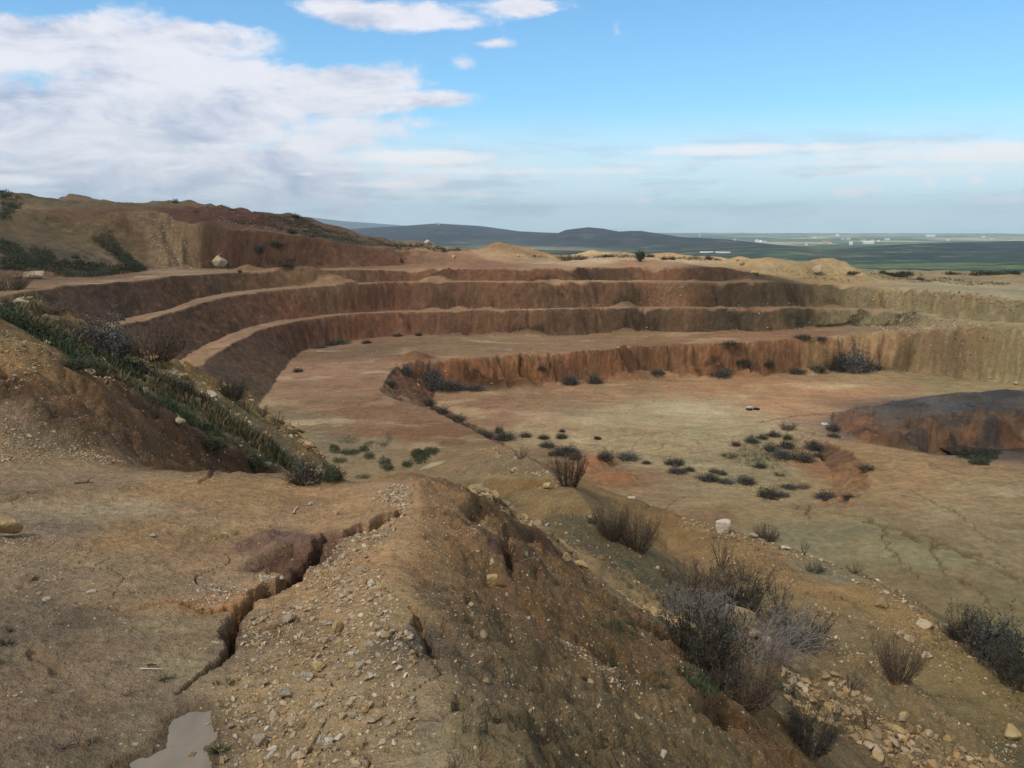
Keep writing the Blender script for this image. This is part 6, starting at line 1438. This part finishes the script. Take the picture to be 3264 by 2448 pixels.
# sticks and dry stalks
def stick(px, r, material, label, lift=.012, twig=0, name='stick'):
    pts = [ray_ground(*p) for p in px]; Q_ = np.array(catmull([(p[0], p[1], p[2] + lift) for p in pts], .004)); o0 = Q_[0].copy(); Q_ = (Q_ - o0)[None]
    parts = [tubes(Q_, r, r * .5, 6)]; rg_ = np.random.default_rng(len(label))
    if twig: parts.append(tubes(twigs(rg_, Q_, twig, .09, 4, .6, .2, .01), r * .5, r * .2, 4))
    o = bpy.data.objects.new(name, as_mesh(name, *merge(parts), material, True)); COL.objects.link(o); o.location = o0; return tag(o, label, 'stick')
stick([(937,1641),(939,1630),(944,1624),(950,1618)], .008, M_['pale_wood'], 'curved white stick lying on the mud flat behind the purple soil')
stick([(238,1544),(270,1542),(300,1541)], .008, M_['wood'], 'dark forked branch lying at the back of the mud flat', twig=3)
stick([(448,2138),(480,2139),(520,2139)], .0032, M_['pale_wood'], 'thin pale stick lying left of the grass tuft')
stick([(470,2128),(484,2125),(500,2127)], .006, M_['wood'], 'short dark stick just above the thin pale stick')
stick([(170,2375),(200,2392),(240,2380),(280,2400)], .004, M_['wood'], 'dead twiggy branch lying near the straw stalks', twig=8)
stick([(388,2218),(405,2222),(430,2214)], .005, M_['wood'], 'short dark twig alone on the mud flat', twig=2)
stick([(1655,1812),(1690,1800),(1725,1800),(1760,1815)], .0028, M_['greyst'], 'thin arched grey root sticking out of the dark slope', .05)
def stalks(X, Y, w, h, label):
    x, y, z = ray_ground(X, Y); d = math.sqrt(x * x + y * y + z * z); s = h / FPX * d; rg_ = np.random.default_rng(3)
    P = stems(rg_, 5, .12, .25, 1.0, 7, .02); T = twigs(rg_, P, 14, .10, 3, .4, .3); st = merge([tubes(P, .006, .003), tubes(T, .003, .0015)]); lf = leaves(T[:, -1], .012, rg_)
    r = empty('dry_weed', (x, y, z), 0, (s * .7, s * .7, s)); tag(r, label, 'weed'); child('stems', as_mesh('stems', *st, M_['straw']), r); child('seed_heads', as_mesh('seed_heads', *lf, M_['straw']), r)
stalks(280, 2300, 60, 150, 'thin orange dry weed stalks standing on the mud flat at lower left')
stalks(268, 2420, 60, 90, 'short dry weed stalks at the bottom left beside a grass tuft')
shrub_at(165, 2210, 20, 20, 'spiky', 'tiny dark seedling on the mud flat left of the straw stalks', name='seedling', cat='plant')

# ------------------------------------------------------------------ water
def sheet(name, pts, z, material):
    bm = bmesh.new(); vs = [bm.verts.new((p[0], p[1], z)) for p in pts]; f = bm.faces.new(vs); bmesh.ops.triangulate(bm, faces=[f]); bmesh.ops.recalc_face_normals(bm, faces=bm.faces)
    me = bpy.data.meshes.new(name); bm.to_mesh(me); bm.free(); me.materials.append(material); o = bpy.data.objects.new(name, me); COL.objects.link(o); o['kind'] = 'structure'; return o
WM, nt, b = mat('muddy_water', .16); b.inputs['Specular IOR Level'].default_value = .45
tcn = N(nt, 'ShaderNodeTexCoord'); nz = N(nt, 'ShaderNodeTexNoise'); nz.inputs['Scale'].default_value = 4; nz.inputs['Detail'].default_value = 7; nz.inputs['Distortion'].default_value = 1.2; nt.links.new(tcn.outputs['Object'], nz.inputs['Vector'])
cr = N(nt, 'ShaderNodeMix', data_type='RGBA'); nt.links.new(nz.outputs['Fac'], cr.inputs[0]); cr.inputs[6].default_value = (.13, .10, .065, 1); cr.inputs[7].default_value = (.30, .24, .165, 1); nt.links.new(cr.outputs[2], b.inputs['Base Color'])
cen = np.mean([p[:2] for p in PUDW], 0)
sheet('puddle', [tuple(cen + (np.array(p[:2]) - cen) * 1.12) for p in PUDW], PZ - .002, WM)
DW, nt, b = mat('dark_water', .15); b.inputs['Base Color'].default_value = (.035, .032, .030, 1); b.inputs['Specular IOR Level'].default_value = .4
sheet('pool', [Wz(X, Y, -21.12) for X, Y in [(2990,1425),(3060,1408),(3160,1404),(3264,1400),(3400,1400),(3400,1480),(3264,1482),(3150,1470),(3050,1450)]], -21.12, DW)

# ------------------------------------------------------------------ tyres on the pit floor
def tyre_mesh(material):
    prof = [(.19, -.07), (.20, -.09), (.25, -.105), (.31, -.10), (.335, -.08), (.34, 0), (.335, .08), (.31, .10), (.25, .105), (.20, .09), (.19, .07), (.215, .06), (.30, .075), (.31, 0), (.30, -.075), (.215, -.06)]
    n = 40; k = len(prof); V = []
    for i in range(n):
        a = 2 * math.pi * i / n
        for q, (r, z) in enumerate(prof):
            rr = r + (.008 if (q in (4, 5, 6) and i % 2) else 0); V.append((rr * math.cos(a), rr * math.sin(a), z))
    F = [(i * k + q, ((i + 1) % n) * k + q, ((i + 1) % n) * k + (q + 1) % k, i * k + (q + 1) % k) for i in range(n) for q in range(k)]
    return as_mesh('tyre', np.array(V), np.array(F), material, True)
RUB = tyre_mesh(simple_mat('black_rubber', (.020, .020, .021), .7, .2)); PNT = tyre_mesh(simple_mat('white_painted_rubber', (.50, .50, .50), .6, .2))
def tyre(X, Y, me, label, dz=0, tilt=(.05, .03), s=1.0, dx=0.0):
    x, y, z = ray_ground(X, Y); o = bpy.data.objects.new('tyre', me); COL.objects.link(o); o.location = (x + dx, y, z + .10 * s + dz); o.rotation_euler = (tilt[0], tilt[1], random.uniform(0, 3)); o.scale = (s, s, s); tag(o, label, 'tyre')
tyre(2388,1307,RUB,'black tyre lying under a white one on the pale pit floor'); tyre(2388,1307,PNT,'white-sided tyre stacked on a black one on the pale pit floor',.21,(.12,.05)); tyre(2411,1306,RUB,'black tyre lying flat just right of the stacked pair')
tyre(2629,1355,PNT,'white tyre lying alone near the foot of the red cone',s=1.05); tyre(1905,1399,RUB,'dark tyre half sunk in mud by the low shrubs of the basin',-.03,(.1,.1),1.05)

# ------------------------------------------------------------------ far village
HW = {'white': simple_mat('white_plaster', (.80, .78, .74), .8, .05), 'cream': simple_mat('cream_plaster', (.62, .55, .45), .8, .05), 'pink': simple_mat('pink_plaster', (.55, .36, .30), .8, .05)}
HR = {'red': simple_mat('red_tiles', (.36, .15, .09), .8, .1), 'grey': simple_mat('grey_sheet', (.50, .52, .54), .6, .05), 'white': simple_mat('white_sheet', (.75, .76, .77), .6, .05)}
def box(x0, x1, y0, y1, z0, z1):
    v = np.array([(x, y, z) for z in (z0, z1) for y in (y0, y1) for x in (x0, x1)], float); f = np.array([(0, 2, 3, 1), (4, 5, 7, 6), (0, 1, 5, 4), (2, 6, 7, 3), (0, 4, 6, 2), (1, 3, 7, 5)]); return v, f
def house(X, Y, w, h, wall, roof, label, name='house', cat='house'):
    x, y, z = far_ground(X, Y); d = math.hypot(x, y); W_ = max(5.0, w / FPX * d); H_ = max(3.0, h / FPX * d); D_ = W_ * .6 if W_ < 30 else 14
    r = empty(name, (x, y, z - .5), -math.atan2(x, y)); tag(r, label, cat)
    child('wall', as_mesh('wall', *box(-W_ / 2, W_ / 2, -D_ / 2, D_ / 2, 0, H_ * .75), HW[wall]), r)
    e = .4; a = H_ * .75 + .02; v = np.array([(-W_ / 2 - e, -D_ / 2 - e, a), (W_ / 2 + e, -D_ / 2 - e, a), (W_ / 2 + e, D_ / 2 + e, a), (-W_ / 2 - e, D_ / 2 + e, a), (-W_ / 2 - e, 0, H_ * 1.1), (W_ / 2 + e, 0, H_ * 1.1)], float)
    f = np.array([(0, 1, 5, 4), (2, 3, 4, 5), (0, 3, 2, 1), (0, 4, 3, 3), (1, 2, 5, 5)])
    f3 = np.array([(0, 1, 5), (0, 5, 4), (2, 3, 4), (2, 4, 5), (0, 3, 2), (0, 2, 1), (0, 4, 3), (1, 2, 5)]); child('roof', as_mesh('roof', v, f3, HR[roof]), r)
for a in [(2631,776,18,8,'pink','red','pinkish house with red roof at the near edge of the far village'), (2645,777,10,6,'cream','red','smaller red-roofed house touching the pinkish one'), (2712,781,10,9,'white','white','bright white house below the middle of the far village'),
          (2768,777,30,7,'white','white','long white building at the right of the far village'), (2752,772,16,8,'cream','red','cream house with red roof behind the long white building'), (2669,753,10,5,'white','white','white house on the crest above the far village'),
          (2966,755,24,6,'white','white','long white shed alone on the right part of the plain'), (2686,764,8,4,'white','grey','small white house left of the village centre'), (2704,764,14,7,'cream','red','cream block at the village centre'), (2600,781,9,5,'cream','red','cream house left of the pinkish house'),
          (2570,782,8,5,'cream','grey','little cream house at the left end of the far village'), (2828,766,14,5,'white','grey','grey-roofed house right of the village centre'), (2800,770,8,5,'white','red','small white house between the village and the right-hand houses'), (2780,768,7,5,'cream','red','tiny cream house behind the long white building'),
          (3022,768,7,5,'white','grey','white house beside the bright green field'), (3134,758,9,4,'white','grey','small white house far right on the plain'), (3164,762,10,5,'white','red','white house with red roof far right on the plain'), (2597,759,9,4,'white','grey','white house on the green rise left of the village'),
          (2412,771,10,7,'white','grey','white farm house, left one of a farm cluster'), (2424,772,10,5,'white','white','low white barn in the middle of a farm cluster'), (2438,773,10,4,'cream','grey','cream shed at the right of a farm cluster'), (2230,753,6,4,'white','white','lone white hut on the pale green plateau'),
          (2341,766,10,4,'cream','grey','pale farm shed left of the farm cluster'), (2240,738,6,3,'white','white','white building on the hazy plain near the horizon'), (2365,739,14,3,'white','white','long white building on the hazy plain near the horizon'), (2870,736,8,3,'white','white','white building just under the horizon at right'),
          (1397,718,8,6,'cream','grey','tiny building on top of the blue far hill')]:
    house(*a)
for X, w_, lab in [(2252,40,'long white greenhouse on the green valley floor, left of two'), (2304,44,'long white greenhouse on the green valley floor, right of two')]: house(X, 806, w_, 3, 'white', 'white', lab, 'greenhouse', 'greenhouse')
# ------------------------------------------------------------------ sky, sun, haze, camera
SUN_EL, SUN_AZ = math.radians(SUNE), math.radians(SUNA)        # azimuth measured from +Y towards +X
w = bpy.data.worlds.new('World'); scene.world = w; w.use_nodes = True
nt = w.node_tree; nt.nodes.clear(); L = nt.links.new
out = N(nt, 'ShaderNodeOutputWorld'); bg = N(nt, 'ShaderNodeBackground'); bg.inputs['Strength'].default_value = SKYS; L(bg.outputs[0], out.inputs[0])
sky = N(nt, 'ShaderNodeTexSky'); sky.sky_type = 'NISHITA'; sky.sun_disc = False; sky.sun_elevation = SUN_EL; sky.sun_rotation = SUN_AZ
sky.air_density = 1.0; sky.dust_density = .6; sky.ozone_density = 1.6; sky.altitude = 300
tc = N(nt, 'ShaderNodeTexCoord'); sep = N(nt, 'ShaderNodeSeparateXYZ'); L(tc.outputs['Generated'], sep.inputs[0])
def M(op, a, b=0.0, c=None):
    n = N(nt, 'ShaderNodeMath', operation=op)
    for i, s in enumerate((a, b, c)):
        if s is None: continue
        if isinstance(s, (int, float)): n.inputs[i].default_value = s
        else: L(s, n.inputs[i])
    return n.outputs[0]
def MR(v, a, b, c=0.0, d=1.0, t='SMOOTHSTEP'):
    n = N(nt, 'ShaderNodeMapRange', interpolation_type=t); L(v, n.inputs[0])
    for i, s in enumerate((a, b, c, d)): n.inputs[i + 1].default_value = s
    return n.outputs[0]
def mixc(f, a, b):
    n = N(nt, 'ShaderNodeMix', data_type='RGBA')
    if isinstance(f, (int, float)): n.inputs[0].default_value = f
    else: L(f, n.inputs[0])
    for i, s in ((6, a), (7, b)):
        if isinstance(s, tuple): n.inputs[i].default_value = (*s, 1)
        else: L(s, n.inputs[i])
    return n.outputs[2]
az = M('ARCTAN2', sep.outputs[0], sep.outputs[1]); el = M('ARCSINE', sep.outputs[2])
ang_ = N(nt, 'ShaderNodeCombineXYZ'); L(az, ang_.inputs[0]); L(el, ang_.inputs[1])
def snoise(sx, sy, scale, det, rough, off=0.0, dist=0.0):
    mp = N(nt, 'ShaderNodeMapping'); mp.inputs['Scale'].default_value = (sx, sy, 1); mp.inputs['Location'].default_value = (off, off * .7, off * .3); L(ang_.outputs[0], mp.inputs[0])
    n = N(nt, 'ShaderNodeTexNoise'); n.inputs['Scale'].default_value = scale; n.inputs['Detail'].default_value = det; n.inputs['Roughness'].default_value = rough; n.inputs['Distortion'].default_value = dist
    L(mp.outputs[0], n.inputs['Vector']); return n.outputs['Fac']
def skydir(X, Y):
    d = ray(X, Y); d = d / np.linalg.norm(d); return math.atan2(d[0], d[1]), math.asin(d[2])
n_big = snoise(1, 2.2, 5, 8, .58, 3.1, .3); n_fine = snoise(1, 2.0, 17, 7, .6, 9.7, .2); n_streak = snoise(1, 5.5, 5, 8, .6, 5.3, .4)
def blobs(lst):
    acc = None
    for X, Y, rx, ry, a in lst:
        ca, ce = skydir(X, Y); sx = rx / FPX; sy = ry / FPX
        dx = M('DIVIDE', M('SUBTRACT', az, ca), sx); dy = M('DIVIDE', M('SUBTRACT', el, ce), sy)
        d2 = M('ADD', M('MULTIPLY', dx, dx), M('MULTIPLY', dy, dy))
        g = M('MULTIPLY', M('EXPONENT', M('MULTIPLY', d2, -1.0)), a)
        acc = g if acc is None else M('MAXIMUM', acc, g)
    return acc
CL = blobs([(0,150,330,110,1.),(330,170,420,110,1.),(640,130,260,60,.9),(200,400,760,190,1.1),(850,300,330,110,1.),(1120,265,210,60,.95),(1320,315,200,28,.95),(1000,330,300,45,1.),(500,560,950,170,1.),
            (1230,45,270,52,.9),(1080,30,150,45,.85),(1400,75,160,24,.6),(1680,18,220,34,.75),(1560,140,120,18,.5),(1480,195,60,32,.6),(1965,85,30,40,.5),(1350,510,330,30,.8),(-400,300,500,400,1.),(1000,450,500,110,.8)])
HZ = blobs([(2450,475,620,22,.75),(1800,545,560,16,.7),(2950,545,420,22,.7),(1500,620,420,18,.55),(2300,600,500,16,.5),(3150,640,260,20,.55),(820,470,420,26,.6),(400,610,420,16,.55),(3180,490,240,40,.9),(2750,500,500,40,.6),(2050,640,34,16,.8),(2700,615,70,22,.85),(2780,600,60,18,.6),(2960,585,34,26,.85),(3110,575,36,26,.8),(1310,500,300,28,.9),(1240,590,170,16,.8),(970,555,60,12,.7),(60,575,150,20,.8),(560,535,60,14,.5),(2100,520,400,18,.5),(1900,480,500,24,.45)])
dens = M('ADD', CL, M('MULTIPLY', M('SUBTRACT', n_big, .5), 1.35)); dens = M('ADD', dens, M('MULTIPLY', M('SUBTRACT', n_fine, .5), 1.15))
cloud = MR(dens, .34, .74)
# shading of the cloud mass: bright billows, lavender-grey undersides
shade_mask = blobs([(130,330,520,95,.8),(100,640,760,150,1.),(650,640,650,130,.6),(330,250,260,60,.5)])
sh = M('ADD', M('MULTIPLY', shade_mask, .62), M('MULTIPLY', M('SUBTRACT', .50, snoise(1, 2.8, 10, 8, .62, 21., .5)), 3.4)); sh = M('ADD', sh, M('MULTIPLY', M('SUBTRACT', .5, n_fine), 1.1)); sh = MR(sh, -.25, 1.25)
K = 1.0 / SKYS / 2 ** EXPO
def C(r, g, b, k=1.0): return tuple(float(v) * K * k for v in s2l((r, g, b)))
cl_col = mixc(sh, C(236, 234, 240, 1.12), C(168, 180, 208, 1.05))
veil = M('MULTIPLY', MR(el, skydir(1632, 570)[1], skydir(1632, 330)[1], 1, 0), MR(n_streak, .25, .65, .72, 1.0))
skyc = N(nt, 'ShaderNodeMix', data_type='RGBA', blend_type='MULTIPLY'); skyc.inputs[0].default_value = 1; L(sky.outputs[0], skyc.inputs[6]); skyc.inputs[7].default_value = (*SKYT, 1)
veil_col = mixc(MR(el, skydir(1632, 725)[1], skydir(1632, 450)[1]), C(196, 216, 226, 1.5), C(210, 223, 232, 1.3))
c1 = mixc(M('MULTIPLY', veil, .88), skyc.outputs[2], veil_col)
c2 = mixc(M('MULTIPLY', cloud, .93), c1, cl_col)
hz = MR(M('ADD', HZ, M('ADD', M('MULTIPLY', M('SUBTRACT', n_fine, .5), 1.0), M('MULTIPLY', M('SUBTRACT', n_streak, .5), .9))), .30, .85)
c25 = mixc(M('MULTIPLY', M('MULTIPLY', veil, MR(snoise(1, 6, 7, 7, .6, 33., .3), .48, .66)), .5), c2, C(168, 184, 202, 1.15))
c3 = mixc(M('MULTIPLY', hz, .85), c25, C(232, 231, 232, 1.3))
# unseen broken overcast, added overhead and behind for soft neutral fill light
back = M('MAXIMUM', MR(el, math.radians(24), math.radians(42)), M('MULTIPLY', MR(sep.outputs[1], .35, -.2), MR(el, math.radians(4), math.radians(16))))
c4 = mixc(M('MULTIPLY', back, MR(n_big, .25, .6, .55, .95)), c3, C(214, 212, 210))
L(c4, bg.inputs['Color'])
w.cycles.sampling_method = 'MANUAL'; w.cycles.sample_map_resolution = 1024

sl_ = bpy.data.lights.new('sun', 'SUN'); sl_.energy = SUNP; sl_.angle = math.radians(SUNANG); sl_.color = (1, .95, .86)
so = bpy.data.objects.new('sun', sl_); COL.objects.link(so)
dirv = Vector((math.sin(SUN_AZ) * math.cos(SUN_EL), math.cos(SUN_AZ) * math.cos(SUN_EL), math.sin(SUN_EL)))
so.rotation_euler = (-dirv).to_track_quat('-Z', 'Y').to_euler()

if HAZE > 0:
    top = float(max(fh.max(), Hh.max())) + 25
    lo, hi = Vector((-13500, -400, -130)), Vector((13500, 13500, top))
    bm = bmesh.new(); bmesh.ops.create_cube(bm, size=1)
    for v in bm.verts: v.co = Vector([lo[i] + (v.co[i] + .5) * (hi[i] - lo[i]) for i in range(3)])
    me = bpy.data.meshes.new('haze'); bm.to_mesh(me); bm.free(); ho = bpy.data.objects.new('haze', me); COL.objects.link(ho); ho['kind'] = 'stuff'
    hm_ = bpy.data.materials.new('haze_air'); hm_.use_nodes = True; t = hm_.node_tree; t.nodes.clear()
    mo = t.nodes.new('ShaderNodeOutputMaterial'); pv = t.nodes.new('ShaderNodeVolumePrincipled'); pv.inputs['Density'].default_value = HAZE; pv.inputs['Color'].default_value = (.76, .89, 1.0, 1); pv.inputs['Anisotropy'].default_value = .2
    t.links.new(pv.outputs[0], mo.inputs['Volume']); me.materials.append(hm_)

cam = bpy.data.cameras.new('camera'); co = bpy.data.objects.new('camera', cam); COL.objects.link(co)
cam.sensor_fit = 'HORIZONTAL'; cam.sensor_width = 36; cam.lens = 36 * FPX / 3264; cam.clip_start = .05; cam.clip_end = 80000
co.location = (0, 0, 0); co.rotation_euler = (math.pi / 2 - PITCH, 0, 0); scene.camera = co
scene.view_settings.view_transform = 'Standard'; scene.view_settings.look = 'None'; scene.view_settings.exposure = EXPO; scene.view_settings.gamma = 1.0
scene.render.engine = 'CYCLES'
scene.cycles.use_denoising = True; scene.cycles.denoiser = 'OPENIMAGEDENOISE'; scene.cycles.denoising_input_passes = 'RGB_ALBEDO_NORMAL'; scene.cycles.denoising_prefilter = 'NONE'
scene.cycles.max_bounces = 4; scene.cycles.diffuse_bounces = 2; scene.cycles.glossy_bounces = 2; scene.cycles.transmission_bounces = 2; scene.cycles.volume_bounces = 2; scene.cycles.transparent_max_bounces = 4
scene.cycles.use_adaptive_sampling = True; scene.cycles.adaptive_threshold = .008
print('script done')
